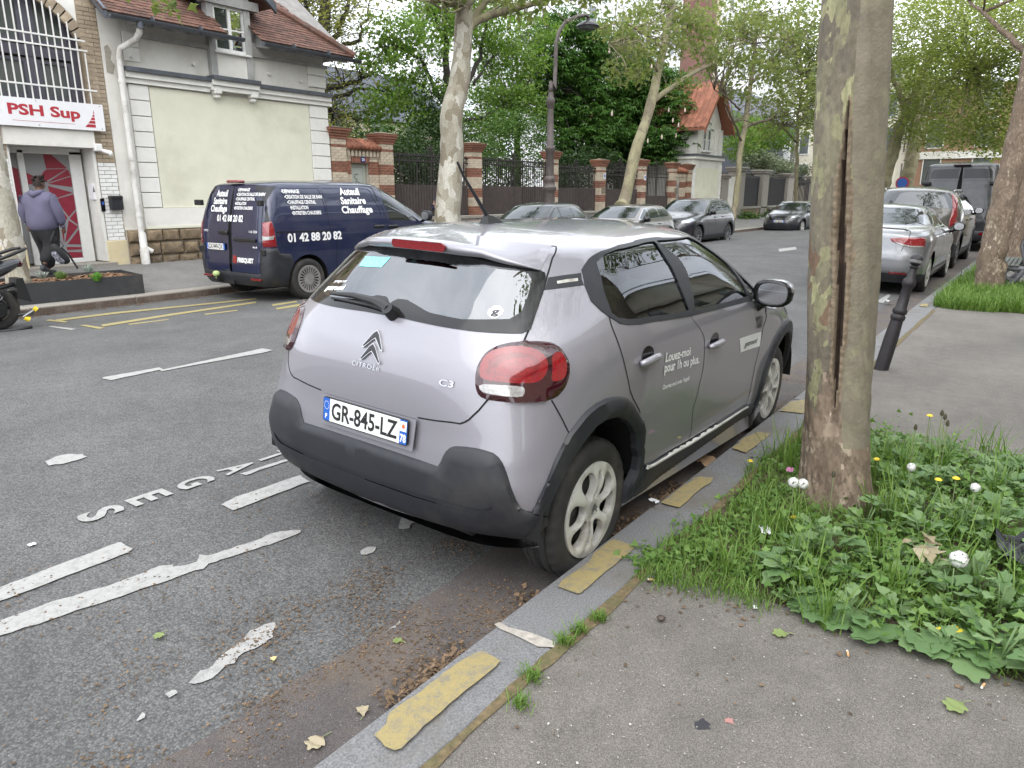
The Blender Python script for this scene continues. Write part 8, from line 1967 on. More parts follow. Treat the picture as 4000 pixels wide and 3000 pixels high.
 t=tree('chestnut_tree','large dark green chestnut tree with hand shaped leaves behind the street lamp','tree',tr,.30,.12,BARK['dark'],[(T((2210,500,Y),(2300,420,Y),(2420,360,Y)),.14,.05),(T((2212,420,Y),(2150,330,Y),(2120,250,Y)),.10,.04),(T((2220,330,Y),(2330,230,Y),(2400,160,Y)),.12,.04)],bl,6800,.25,'chestnut','palm',60,gg,43,.30,tn=12,per=9,shell=.45)
 Y=20.5;tr=T((2480,760,Y),(2470,600,Y),(2490,450,Y),(2520,300,Y))
 bl=[B(2590,420,17.6,2.2,1.6,1.1),B(2650,490,16.8,1.5,1.3,.75),B(2600,545,17,2.0,1.4,.7),B(2520,480,18.5,2.2,2,1.0),B(2690,545,16.6,1.1,1.0,.42),B(2560,600,17,1.7,1.3,.4),B(2630,360,17.6,1.7,1.4,.85),B(2540,320,18.5,2.0,1.7,.9),B(2700,440,17,.9,.9,.45),B(2705,390,16.6,.7,.7,.5),B(2480,560,18,1.6,1.4,.6)]
 t2=tree('chestnut_tree','flowering chestnut tree with pale blossom candles beside the gatehouse','tree',tr,.30,.12,BARK['dark'],[(T((2475,560,Y),(2580,500,Y),(2690,470,Y)),.14,.05)],bl,4600,.25,'chestnut','palm',40,gg,44,.30,tn=12,per=9,shell=.45)
 bm_=pm('chestnut_blossom',(.62,.50,.44),.8,var=.2,scale=20,island=.2)
 for px, py in((2612,440),(2628,480),(2650,498),(2585,545),(2640,540),(2530,560),(2600,380),(2545,270),(2390,455),(2675,440),(2380,210),(2700,550)):
  w=np.array(on_y(px,py,15.9))-np.array(t2.location);b=MB()
  b.lathe([(.015,0),(.045,.04),(.042,.10),(.025,.18),(.005,.24)],8,tuple(w));b.build('blossom',bm_,t2,True)
  # shrubs and hedges behind the railings
 def shrub(label,blobs,n,size,lm,seed,kind='kite',name='shrub',clump=.22,group='shrubs in the gardens behind the railings'):
  c=np.mean([b[0]for b in blobs],0);o=np.array((c[0],c[1],.2));t=thing(name,label,'shrub',tuple(o),group=group);rng=np.random.default_rng(seed)
  P=blob_points(blobs,n,rng,clump,.3,24)-o;V, F_={'kite':leaf_cloud,'lobed':lobed_cloud,'palm':palm_cloud}[kind](P,size,rng);put('foliage',fast_mesh('foliage',V,F_,LM[lm]),t)['kind']='stuff'
  mb=MB()
  for k in range(9):q=P[rng.integers(len(P))];mb.tube([(rng.normal(0,.12),rng.normal(0,.12),0),q*.5+rng.normal(0,.1,3),q],[.035,.02,.006],5)
  mb.build('stems',BARK['dark'],t,True)
 Y=17.0
 shrub('dark evergreen shrub behind the railing left of the pale trunk',[B(1600,600,Y,1.1,.8,.9),B(1700,560,Y+.5,1.0,.9,1.1),B(1560,690,Y,1.0,.8,.6),B(1690,690,Y,1.1,.7,.6)],6500,.085,'dark',51)
 shrub('tall dark conifer like shrub right behind the pale trunk',[B(1700,420,18.4,.9,.9,1.2),B(1720,520,18.2,1.0,1,1.0)],4200,.08,'dark',52)
 shrub('mid green shrub behind the railing between trunk and lamp',[B(1950,560,Y,1.3,.9,1.0),B(2060,520,Y+.3,1.2,.9,1.0),B(1900,650,Y-.2,1.3,.8,.6),B(2060,660,Y-.2,1.4,.8,.6),B(1990,470,Y+.5,1.0,.8,.7)],9500,.085,'bush',53)
 shrub('shaded shrub under the chestnut right of the lamp post',[B(2230,640,Y+.5,1.3,.9,.6),B(2330,620,Y+.5,1.3,.8,.6),B(2240,710,Y,1.4,.7,.5)],5200,.10,'dark',54)
 shrub('dark leafed magnolia behind the driveway gate',[B(2420,640,18.5,1.4,.9,1.0),B(2460,570,18.8,1.2,.9,.8),B(2430,710,18.4,1.5,.9,.6)],2600,.19,'dark',55)
 shrub('round bright green tree top behind the far garden wall',[B(2890,560,17.5,1.8,1.4,1.3),B(2960,510,18.5,2.4,1.6,1.2),B(3040,540,18.5,2.2,1.5,1.2),B(2870,480,18,1.2,1,.8)],8000,.15,'maple',56,'lobed',clump=.3)
 shrub('grey green trailing shrub spilling over the black gate panels',[B(3000,640,16.4,2.0,.9,.55),B(3060,655,16.2,1.6,.9,.5),B(2950,620,16.6,1.6,.8,.6),B(3130,665,16.2,1.3,.8,.4)],4200,.16,'silver',57,clump=.28)
 shrub('low wild grass clump at the foot of the far garden wall',[((44,14.9,.35),(1.6,.3,.3)),((48.5,14.9,.35),(2.0,.3,.3))],1500,.16,'bush',58)
 shrub('tall grass tuft on the far pavement behind the off-roader',[((29.6,12.2,.35),(.9,.5,.35)),((30.6,12.3,.3),(.6,.4,.28))],1500,.12,'bush',59)
 shrub('hedge of mixed shrubs deep in the garden left of the chestnut',[((22,23.5,2.0),(4.5,1.5,2.2)),((29,24,2.2),(4.5,1.5,2.4)),((16,23,2.2),(4.5,1.4,2.2)),((20,22,3.4),(3,1.6,1.5))],21000,.16,'bush',60,clump=.35)
 tree('garden_tree','rounded green garden tree far back between maple and chestnut','tree',T((2020,760,25),(2020,560,25),(2010,400,25)),.25,.10,BARK['dark'],[],[B(1960,330,25,2.8,2,1.8),B(2060,430,25,2.6,2,1.6),B(1900,450,24.5,2.4,1.8,1.4),B(1840,560,24,2.4,1.6,1.2),B(1640,560,24,2.6,1.6,1.0)],13000,.13,'bush','kite',50,gg,45,.35,tn=8)
 # grove closing the street
 far=[((60,14,8),(6,3,4)),((66,2,7),(5,4,4)),((58,-4,6),(6,4,4.5)),((72,10,11),(6,5,3)),((48,-7,6),(6,4,4))]
 P=blob_points(far,15000,np.random.default_rng(71),.6,.2);V, F_=leaf_cloud(P,.32,np.random.default_rng(72));tag(put('woods',fast_mesh('woods',V,F_,LM['canopy'])),kind='stuff')
build_trees()
# ------------------------------------------------------------------ weeds in the tree pit, litter, leaves
LM['grass']=leaf_mat('grass_blade',(.085,.170,.026),(.195,.300,.065),.3)
LM['weed']=leaf_mat('broad_weed_leaf',(.115,.205,.075),(.215,.315,.135),.28)
LM['clover']=leaf_mat('small_weed_leaf',(.085,.175,.033),(.175,.280,.070),.3)
LM['dry']=leaf_mat('withered_leaf',(.30,.25,.15),(.46,.40,.28),.2)
LM['fallen']=leaf_mat('fallen_green_leaf',(.17,.24,.07),(.26,.31,.12),.2)
def blades(n,X,Y,Z,hmin,hmax,rng,wid=.0035,lean=.5):
 h=hmin+(hmax-hmin)*rng.random(n)**1.5;a=rng.random(n)*2*PI;le=lean*(.3+rng.random(n));V=np.zeros((n,7,3));sx, sy=-np.sin(a), np.cos(a);w=wid*(.6+.8*rng.random(n))
 for k, t in enumerate((0,.4,.75)):
  o=h*le*t**1.8;z=h*t*(1-.25*le*t);ww=w*(1-.55*t)
  for s, i in((-1,2*k),(1,2*k+1)):V[:,i,0]=X+np.cos(a)*o+sx*ww*s;V[:,i,1]=Y+np.sin(a)*o+sy*ww*s;V[:,i,2]=Z+z
 o=h*le;V[:,6,0]=X+np.cos(a)*o;V[:,6,1]=Y+np.sin(a)*o;V[:,6,2]=Z+h*(1-.28*le)
 i=np.arange(n)[:,None]*7;Q=np.concatenate([i+np.array([[0,1,3,2]]),i+np.array([[2,3,5,4]]),i+np.array([[4,5,6,6]])],1).reshape(-1,4)
 T=np.concatenate([i+np.array([[0,1,3]]),i+np.array([[0,3,2]]),i+np.array([[2,3,5]]),i+np.array([[2,5,4]]),i+np.array([[4,5,6]])],1).reshape(-1,3)
 return V.reshape(-1,3), T
def lobed_leaf(L,rng,lobes=3,width=.42,arch=.25,n=13):
 """a broad weed leaf along +x with lobed edge, sunk midrib and drooping tip: (V, F)"""
 V=[];Fc=[];ph=rng.uniform(0,1)
 for i in range(n):
  t=i/(n-1);env=math.sin(PI*min(1,t*.92+.06))**.7*(1 if t>.42 else.35+t*1.5);w=L*width*.5*env*(1+.22*math.sin(lobes*2*PI*t+ph));x=L*(t-.0);z=L*arch*(t*1.1-1.5*t*t);rip=.03*L*math.sin(9*t+ph*5)
  for s, k in((-1,1),(-.5,.45),(0,0),(.5,.45),(1,1)):V.append((x+abs(s)*L*.05*math.sin(lobes*2*PI*t),s*w,z+abs(s)*w*.35-(abs(s)==1)*w*.22+rip*s*s))
 for i in range(n-1):
  for j in range(4):Fc.append((i*5+j,i*5+5+j,i*5+6+j,i*5+1+j))
 return np.array(V), np.array(Fc)
def in_pit(n,rng,x0=2.60,x1=5.05,y0=-1.9,y1=1.24):return x0+(x1-x0)*rng.random(n), y0+(y1-y0)*rng.random(n)
def edge_ok(X,Y,rng):
 """ragged outline of the overgrown patch"""
 e0=2.66+.10*np.sin(Y*3.1)+.07*np.sin(Y*7.7+1)-.14*np.exp(-((Y-.25)/.35)**2)-.25*np.exp(-((Y+.7)/.6)**2)
 return(X>e0)&(Y<1.19+.05*np.sin(X*5))&(np.hypot(X-3.87,Y-.73)>.2)
def build_cover():
 rng=np.random.default_rng(11)
 # short grass on the open part (towards the kerb) and long tufts
 X, Y=in_pit(26000,rng);d=.45+.55*np.sin(X*4.3+1)*np.sin(Y*5.1)+.35*rng.normal(0,1,len(X));k=edge_ok(X,Y,rng)&((Y>.35)|(d>.5));X, Y=X[k], Y[k]
 V, T=blades(len(X),X,Y,np.full(len(X),.14),.03,.13,rng,.0028,.7)
 tag(put('grass',fast_mesh('grass',V,T,LM['grass'])),kind='stuff')
 c=np.stack(in_pit(120,rng),1);c=c[edge_ok(c[:,0],c[:,1],rng)];X=np.repeat(c[:,0],34)+rng.normal(0,.035,len(c)*34);Y=np.repeat(c[:,1],34)+rng.normal(0,.035,len(c)*34)
 V, T=blades(len(X),X,Y,np.full(len(X),.14),.12,.32,rng,.0034,.55);tag(put('tall_grass',fast_mesh('tall_grass',V,T,LM['grass'])),kind='stuff')
 # low small leaved weeds
 cl=np.stack(in_pit(620,rng),1);cl=cl[edge_ok(cl[:,0],cl[:,1],rng)];n=26;hgt=.04+.13*rng.random(len(cl))*(cl[:,1]<.75)
 P=np.repeat(np.stack([cl[:,0],cl[:,1],.15+hgt*.5],1),n,0)+rng.normal(0,1,(len(cl)*n,3))*np.stack([np.full(len(cl)*n,.055)]*2+[np.repeat(hgt*.35+.006,n)],1);P[:,2]=np.maximum(P[:,2],.155)
 V, Q=lobed_cloud(P,.034,rng,1.2);tag(put('ground_weeds',fast_mesh('ground_weeds',V,Q,LM['clover'])),kind='stuff')
 # broad leaved weeds: single plants
 spots=[]
 for _ in range(900):
  x, y=rng.uniform(2.62,4.9), rng.uniform(-1.6,.95)
  zone=(y<.62-.25*(x-3.4))or(x<3.25 and y<.75 and rng.random()<.35)or(x>4.1 and y<.9)
  if zone and edge_ok(np.array([x]),np.array([y]),rng)[0]and math.hypot(x-3.87,y-.73)>.34 and all(math.hypot(x-a,y-b)>.125 for a,b,_ in spots):spots.append((x,y,rng.uniform(.7,1.15)))
 spots=spots[:150]
 protos=[]
 for k in range(8):
  r=np.random.default_rng(100+k);VV=[];FF=[];b=0
  for st in range(r.integers(13,19)):
   L=r.uniform(.05,.115);v, f_=lobed_leaf(L,r,r.integers(2,4),r.uniform(.42,.62),r.uniform(-.1,.3));a=r.uniform(0,2*PI);el=r.uniform(-.15,.75);h=r.uniform(.02,.14);c, s=math.cos(el), math.sin(el)
   v=np.stack([v[:,0]*c-v[:,2]*s,v[:,1],v[:,0]*s+v[:,2]*c],1);v[:,0]+=.035;v=np.stack([v[:,0]*math.cos(a)-v[:,1]*math.sin(a),v[:,0]*math.sin(a)+v[:,1]*math.cos(a),v[:,2]+h],1)
   VV.append(v);FF.append(f_+b);b+=len(v)
  me=fast_mesh('leaves',np.concatenate(VV),np.concatenate(FF),LM['weed'],True)
  st_=MB()
  for q in range(5):a=r.uniform(0,2*PI);st_.tube([(0,0,0),(.02*math.cos(a),.02*math.sin(a),.10),(.05*math.cos(a),.05*math.sin(a),.19)],[.0035,.003,.002],4)
  protos.append((me,st_.mesh('stem',LM['weed'],True)))
 for i, (x,y,s)in enumerate(spots):
  t=thing('weed',*((('broad leaved weed behind the big trunk, near the bare pavement','weed',(x,y,.14),0,'weeds behind the big trunk')if x>4.15 else('broad leaved weed in the front of the green patch, before the big trunk','weed',(x,y,.14),0,'weeds before the big trunk')if y>.25 else('broad leaved weed in the right part of the green patch','weed',(x,y,.14),0,'weeds in the right of the green patch'))));t.rotation_euler=(0,0,rng.uniform(0,6.28));t.scale=(s,s,s*(.75 if x<2.9 else 1))
  p=protos[i%8];put('leaves',p[0],t);put('stem',p[1],t)
  # sprawling rosettes on the pavement edge
 for i, (px,py,sc,lab)in enumerate(((3310,2420,1.0,'large lobed weed leaf rosette lying on the pavement, left of three'),(3530,2520,.95,'large lobed weed leaf rosette lying on the pavement, middle of three'),(3740,2560,1.1,'large lobed weed leaf rosette lying on the pavement, right of three'),(3170,2410,.7,'small lobed weed rosette at the pavement edge beside a fallen green leaf'))):
  w=on_z(px,py-45,.16);t=thing('weed',lab,'weed',tuple(w),0,'weed rosettes sprawling over the pavement edge');r=np.random.default_rng(300+i);VV=[];FF=[];b=0
  for k in range(6):
   v, f_=lobed_leaf(r.uniform(.15,.24)*sc,r,4,r.uniform(.42,.55),.06,17);a=r.uniform(2.0,4.6);v[:,2]=np.maximum(v[:,2]*.4+.012+.004*k,.004)
   v=np.stack([v[:,0]*math.cos(a)-v[:,1]*math.sin(a),v[:,0]*math.sin(a)+v[:,1]*math.cos(a),v[:,2]],1);VV.append(v);FF.append(f_+b);b+=len(v)
  put('leaves',fast_mesh('leaves',np.concatenate(VV),np.concatenate(FF),LM['weed'],True),t)
  # dry curled leaves of one withered weed
 w=on_z(3600,2215,.20);t=thing('weed','withered weed with curled straw coloured leaves in the green patch','weed',tuple(w));r=np.random.default_rng(9);VV=[];FF=[];b=0
 for k in range(12):
  v, f_=lobed_leaf(r.uniform(.06,.10),r,2,.5,r.uniform(-.6,.6));a=r.uniform(0,6.28);v=np.stack([v[:,0]*math.cos(a)-v[:,1]*math.sin(a),v[:,0]*math.sin(a)+v[:,1]*math.cos(a),v[:,2]+r.uniform(0,.12)],1)+r.normal(0,.04,3)*np.array([1,1,.2]);VV.append(v);FF.append(f_+b);b+=len(v)
 put('leaves',fast_mesh('leaves',np.concatenate(VV),np.concatenate(FF),LM['dry'],True),t)
 # dandelion clocks and flowers
 fluff=pm('dandelion_fluff',(.72,.72,.68),.9,var=.05,scale=50);stalk=pm('dandelion_stalk',(.22,.26,.12),.7);yel=pm('dandelion_yellow',(.78,.55,.03),.7,var=.1,scale=200)
 def clock(label,P,rad):
  P=np.array(P);t=thing('dandelion',label,'flower',(P[0],P[1],.14),0,'dandelion seed heads');h=P[2]-.14;b=MB();b.tube([(.02,.01,0),(.01,.0,h*.5),(0,0,h)],[.003,.0028,.0025],6);b.build('stalk',stalk,t,True)
  r=np.random.default_rng(int(P[0]*1000));D=r.normal(0,1,(420,3));D/=np.linalg.norm(D,axis=1)[:,None];C=np.array((0,0,h))+D*rad*(.86+.16*r.random((420,1)));V=[];Q=[]
  for c, d in zip(C,D):
   u=np.cross(d,(.3,.5,.8));u/=np.linalg.norm(u);v=np.cross(d,u);s=rad*.17;i=len(V);V+=[c+u*s,c+v*s,c-u*s,c-v*s];Q.append((i,i+1,i+2,i+3))
   V+=[np.array((0,0,h))+d*rad*.15,c+u*.0006,c-u*.0006,c];Q.append((i+4,i+5,i+7,i+6))
  put('seed_head',fast_mesh('seed_head',V,Q,fluff),t)
 clock('white dandelion clock left of two in front of the big trunk',on_x(3100,1885,3.45),.027);clock('white dandelion clock right of two in front of the big trunk',on_x(3137,1890,3.45),.026)
 clock('large white dandelion clock among broad leaves right of the trunk',on_x(3745,2185,3.2),.036);clock('small drooping grey dandelion clock in the shade right of the trunk',on_x(3560,1825,4.0),.022);clock('small pale dandelion clock deep in the weeds at the right',on_x(3810,1905,3.8),.022)
 for k, (px,py,x)in enumerate(((3103,2022,3.4),(3735,1870,3.9),(3425,1795,4.2),(3632,1625,4.6),(2923,1885,4.05),(3665,1875,4.0))):
  P=on_x(px,py,x);t=thing('dandelion',['yellow dandelion flower in front of the big trunk','yellow dandelion flower in the weeds below a white daisy','yellow flower close to the right side of the trunk','yellow flower at the back edge of the weeds','small yellow flower in the grass by the kerb','faded orange flower amid the weeds right of the trunk'][k],'flower',(P[0],P[1],.14));h=max(.05,P[2]-.14)
  b=MB();b.tube([(.01,0,0),(0,0,h)],.0025,5);b.build('stalk',stalk,t);b=MB();b.lathe([(.004,h-.004),(.018,h+.002),(.012,h+.008),(.002,h+.008)],12);b.build('petals',yel,t)
 for k, (px,py)in enumerate(((3678,1625),(3690,1640),(3700,1665),(3575,1680),(3255,1865))):
  P=on_x(px,py,4.3 if k<4 else 3.45);t=thing('plantain',['closed seed bud on a tall stalk at the back of the weeds, leftmost of three','closed seed bud on a tall stalk at the back of the weeds, middle of three','closed seed bud on a tall stalk at the back of the weeds, rightmost of three','single closed bud above the weeds just right of the trunk','thin green seed stalk standing before the trunk'][k],'flower',(P[0],P[1],.14));h=max(.08,P[2]-.14)
  b=MB();b.tube([(.015,0,0),(0,0,h)],.0022,5);b.build('stalk',stalk,t);b=MB();b.lathe([(.003,h),(.010,h+.008),(.008,h+.025),(.002,h+.035)],8);b.build('bud',pm('dark_bud',(.06,.055,.03),.8),t)
  # second, mown looking pit further on
 n=15000;X=11.7+3.1*rng.random(n);Y=-.6+1.85*rng.random(n);k=(np.hypot(X-14,Y-.74)>.22)&(X>11.72+.15*np.sin(Y*6));X, Y=X[k], Y[k]
 V, T=blades(len(X),X,Y,np.full(len(X),.14),.08,.30,rng,.006,.75);tag(put('grass',fast_mesh('grass',V,T,LM['grass'])),kind='stuff')
 # tufts in the joint behind the kerb, along the far pit and by the walls
 C=[on_z(2080,2650,.155),on_z(2205,2510,.155),on_z(2265,2468,.155),on_z(2340,2420,.155),on_z(2030,2755,.155),on_z(2570,2255,.155),on_z(2630,2270,.155),on_z(2720,2290,.155),on_z(2800,2290,.155),on_z(2870,2310,.155),on_z(2960,2350,.155)]+[np.array((x,1.2,.15))for x in(15.2,15.9,16.6,17.3,18.4)]
 for i, c in enumerate(C):
  m_=90 if i<5 else 150;sp=.016 if i<5 else.05;big=i>10
  t=thing('grass_tuft',['tiny grass tuft in the joint nearest the camera','grass tuft in the kerb joint below a cracked mortar patch','second grass tuft up the kerb joint','third grass tuft up the kerb joint','sparse sprig in the kerb joint near the bottom'][i]if i<5 else('grass tuft along the ragged pavement edge of the tree pit' if not big else 'grass tuft along the kerb before the far parked cars'),'grass',tuple(c),0,None if i<5 else('grass tufts at the edge of the tree pit' if not big else 'grass tufts along the far kerb stones'))
  X=rng.normal(0,sp*(3 if big else 1),m_);Y=rng.normal(0,sp*(1.5 if big else 1),m_);V, T=blades(m_,X,Y,np.zeros(m_),.02,.06 if i<5 else(.09 if not big else.2),rng,.002 if not big else.006,.9);put('blades',fast_mesh('blades',V,T,LM['grass']),t)['kind']='stuff'
  # brown plant debris in the gutter, on the road and on the pavement edge
 br=pm('brown_bud_scales',(.125,.082,.048),.9,var=.3,scale=40,island=.5);n=52000
 X=-.8+7.5*rng.random(n)**1.2;u=rng.random(n);Y=np.where(u<.5,2.02+rng.normal(0,.20,n),np.where(u<.78,1.49+np.abs(rng.normal(0,.10,n)),1.5+2.0*rng.random(n)))
 f_=np.sin(X*5+Y*3)+np.sin(X*11-Y*7+2)+np.sin(X*2.3+Y*13)+.8*rng.normal(0,1,n);k=(f_>.35)&(Y>1.475)&(Y<4.2);X, Y=X[k], Y[k];Z=np.array([road_z(y)for y in Y])+.006
 chips(len(X),X,Y,Z,.0042,br,'leaf_debris')
 n=3200;X=.2+4*rng.random(n);Y=1.50+np.abs(rng.normal(0,.05,n));k=np.sin(X*9)+np.sin(X*4+1)>.3;X, Y=X[k], Y[k];chips(len(X),X,Y,np.array([road_z(y)for y in Y])+.010+rng.random(len(X))*.012,.008,br,'leaf_debris',flat=1.2)
 n=4200;X=1.4+2.2*rng.random(n);Y=1.15-3*rng.random(n)**1.6;e=2.60+.08*np.sin(Y*5);k=rng.random(n)<np.exp(-np.abs(X-e)/.09)+.03;chips(k.sum(),X[k],Y[k],np.full(k.sum(),.155),.0055,br,'leaf_debris')
 n=2600;X=3+22*rng.random(n);Y=LK-.02-np.abs(rng.normal(0,.12,n));chips(n,X,Y,np.array([road_z(y)for y in Y])+.008,.012,br,'leaf_debris')
 gr=pm('loose_grit',(.34,.32,.29),.9,var=.2,scale=60,island=.4);n=2500;X=.3+3*rng.random(n);Y=1.15-3.2*rng.random(n);chips(n,X,Y,np.full(n,.1545),.0026,gr,'grit')
 # single fallen leaves and litter
 def fallen(label,px,py,z,L,m,ang,curl=.3,kind='leaf',lobes=3,lift=.006):
  P=on_z(px,py,z);t=thing('fallen_leaf',label,'leaf',tuple(P+np.array((0,0,lift))),ang);r=np.random.default_rng(int(px));L*=.7;v, f_=lobed_leaf(L,r,lobes,.85,curl*.3,15);v[:,2]=np.abs(v[:,2])*.8+.15*L*curl*np.sin(v[:,0]/L*6)**2;put('blade',fast_mesh('blade',v,f_,m,True),t)
  b=MB();b.tube([(0,0,.003),(-L*.35,.01,.004)],.0015,5);b.build('stalk',stalk,t)
 fallen('green plane leaf lying alone on the pavement at lower right',3760,2750,.152,.11,LM['fallen'],2.7);fallen('green plane leaf at the pavement edge of the weeds',3080,2480,.152,.085,LM['fallen'],2.2,.15)
 fallen('pale green torn leaf on the road near the yellow kerb block',1575,2512,.064,.06,LM['fallen'],2.0,.5);fallen('green leaf on the asphalt in the cycle lane',640,2475,.095,.065,LM['fallen'],3.5,.5)
 fallen('curled pale leaf in the gutter close to the kerb',1265,2885,.056,.10,LM['dry'],3.3,.9);fallen('small yellow leaf scrap on the road',1070,2588,.075,.04,leaf_mat('yellow_leaf',(.62,.50,.22),(.66,.55,.28),.2),1.0,.6);fallen('brown crumpled leaf against the kerb stone',1420,2805,.058,.07,LM['dry'],.9,.9)
 def scrap(name,label,px,py,z,sx,sy,m,ang,crumple=.02,cat='litter'):
  P=on_z(px,py,z);t=thing(name,label,cat,tuple(P),ang);r=np.random.default_rng(int(px+py));n=7;V=[((i/(n-1)-.5)*sx+r.normal(0,sx*.03),(j/(n-1)-.5)*sy+r.normal(0,sy*.03),.006+abs(r.normal(0,crumple)))for i in range(n)for j in range(n)];put('sheet',fast_mesh('sheet',V,[(i*n+j,(i+1)*n+j,(i+1)*n+j+1,i*n+j+1)for i in range(n-1)for j in range(n-1)],m),t);return t
 tp=pm('white_tissue',(.74,.75,.77),.9,var=.04,scale=20)
 scrap('tissue','crumpled white tissue in the grass left of the trunk',2990,2085,.19,.075,.05,tp,.5,.014);scrap('paper_scrap','white paper scrap at the kerb edge beside the rear wheel',2555,1962,.158,.055,.035,tp,1.1,.006);scrap('paper_scrap','tiny white paper square on the pavement edge',2950,2378,.154,.025,.014,tp,.4,.002)
 pk=scrap('wrapper','pink and white wrapper at the left foot of the trunk',3085,1840,.20,.06,.035,pm('pink_white_wrapper',(.55,.18,.36),.4,var=.4,scale=30),.2,.006);scrap('wrapper','yellow sweet wrapper with a green mark under the weeds',3700,2470,.185,.10,.035,pm('yellow_wrapper',(.78,.62,.04),.4,var=.05),2.3,.006)
 scrap('plastic_bag','black plastic bag at the right edge of the weeds',3985,2170,.24,.22,.18,pm('black_bag',(.012,.012,.014),.25),.3,.05);scrap('card_scrap','flattened brown card under the car beside the kerb',2750,1800,.115,.22,.13,pm('brown_card',(.30,.20,.11),.9,var=.2,scale=14),1.0,.012);scrap('wrapper','red scrap in the gutter beyond the bollard',3530,1180,.12,.12,.05,M['red_bright'],.2,.006)
 scrap('wrapper','silver grey wrapper in the gutter beyond the bollard',3470,1178,.12,.14,.07,M['alu'],.5,.01);scrap('bottle_cap','small white round lid on the asphalt at far left',125,2130,.13,.03,.028,tp,0,.0005)
 bt=pm('cigarette_filter',(.62,.36,.16),.8);bw_=pm('cigarette_paper',(.72,.70,.64),.8)
 for px, py, a, lab in((2545,2264,1.9,'orange cigarette butt in the grass at the kerb joint'),(3312,2552,.3,'cigarette butt between the sprawling weed leaves'),(3840,2678,2.9,'cigarette butt on the pavement near the lone green leaf')):
  P=on_z(px,py,.160);t=thing('cigarette_butt',lab,'litter',tuple(P),a);b=MB();b.tube([(-.013,0,0),(.009,0,0)],.0039,8);b.build('filter',bt,t);b=MB();b.tube([(.009,0,0),(.016,.001,0)],.0038,8);b.build('paper',bw_,t)
 P=on_z(2583,2416,.162);t=thing('pebble','dark brown pebble on the pavement below the grass','stone',tuple(P));b=MB();b.lathe([(.003,-.006),(.014,-.002),(.017,.004),(.010,.010),(.002,.012)],12);b.build('stone',pm('brown_pebble',(.07,.05,.04),.5),t,True)
 # flat stains of old chewing gum and oil on the pavement
 for px, py, r_, c, lab in((2745,2830,.022,(.03,.03,.035),'dark round stain'),(2848,2815,.014,(.34,.17,.15),'reddish gum stain')):
  P=on_z(px,py,.151);b=MB();rg=np.random.default_rng(int(px));b.add([(P[0]+r_*(1+.25*rg.normal())*math.cos(a),P[1]+r_*(1+.25*rg.normal())*math.sin(a),.1515)for a in np.linspace(0,2*PI,15)[:-1]],[tuple(range(14))]);o=b.build('stain',pm('stain',c,.8),None);o['kind']='structure'
  # uneven mortar across the kerb joint
 b=MB();Pm=[on_z(1000+x/1.58,2000+y/1.58,.1565)for x,y in((1470,692),(1505,678),(1560,710),(1700,745),(1845,800),(1840,835),(1740,830),(1600,760),(1500,718))];b.add(Pm,[tuple(range(9))]);o=b.build('mortar_patch',pm('pale_broken_mortar',(.36,.33,.29),.95,var=.25,scale=40,bmp=.5),None);o['kind']='structure'
build_cover()
# ------------------------------------------------------------------ people and the scooter
def skin_mesh(name,joints,edges,m,parent,sub=2,root=None):
 """joints: name -> (point, radius or (rx, ry)); one smooth tapering surface grown along the edges"""
 ks=list(joints);me=bpy.data.meshes.new(name);me.from_pydata([tuple(map(float,joints[k][0]))for k in ks],[(ks.index(a),ks.index(b))for a,b in edges],[]);o=put(name,me,parent);me.materials.append(m)
 o.modifiers.new('skin','SKIN');
 if not me.skin_vertices:pass
 for v, k in zip(me.skin_vertices[0].data,ks):
  r=joints[k][1];v.radius=(r,r)if np.isscalar(r)else r;v.use_root=(k==(root or ks[0]))
 s=o.modifiers.new('sub','SUBSURF');s.levels=sub;s.render_levels=sub
 o.modifiers['skin'].use_smooth_shade=True
 return o
def chain(*k):return[(a,b)for a,b in zip(k[:-1],k[1:])]
def hand_joints(J,E,pre,wrist,palm,d,side,scale=1.0,curl=.5):
 """palm and five fingers hanging along d from the wrist, fingers curling towards 'side'"""
 d=np.array(d,float);d/=np.linalg.norm(d);sd_=np.array(side,float);sd_-=d*(sd_@d);sd_/=np.linalg.norm(sd_);ac=np.cross(d,sd_);w=np.array(wrist);pm_=w+d*.055*scale
 J[pre+'palm']=(pm_,(.026*scale,.017*scale));E.append((palm,pre+'palm'))
 for i, (off,L)in enumerate(((-.030,.058),(-.010,.072),(.010,.078),(.029,.070))):
  a=pm_+ac*off*scale+d*.020*scale;b=a+d*L*.45*scale+sd_*L*.12*curl*scale;c=b+d*L*.35*(1-curl*.5)*scale+sd_*L*.5*curl*scale;J[f'{pre}f{i}a']=(a,.0095*scale);J[f'{pre}f{i}b']=(b,.0088*scale);J[f'{pre}f{i}c']=(c,.0078*scale);E+=[(pre+'palm',f'{pre}f{i}a'),(f'{pre}f{i}a',f'{pre}f{i}b'),(f'{pre}f{i}b',f'{pre}f{i}c')]
 a=pm_-ac*.032*scale-d*.010*scale+sd_*.012;b=a+d*.032*scale-ac*.010*scale+sd_*.012*scale;J[pre+'ta']=(a,.010*scale);J[pre+'tb']=(b,.0085*scale);E+=[(pre+'palm',pre+'ta'),(pre+'ta',pre+'tb')]
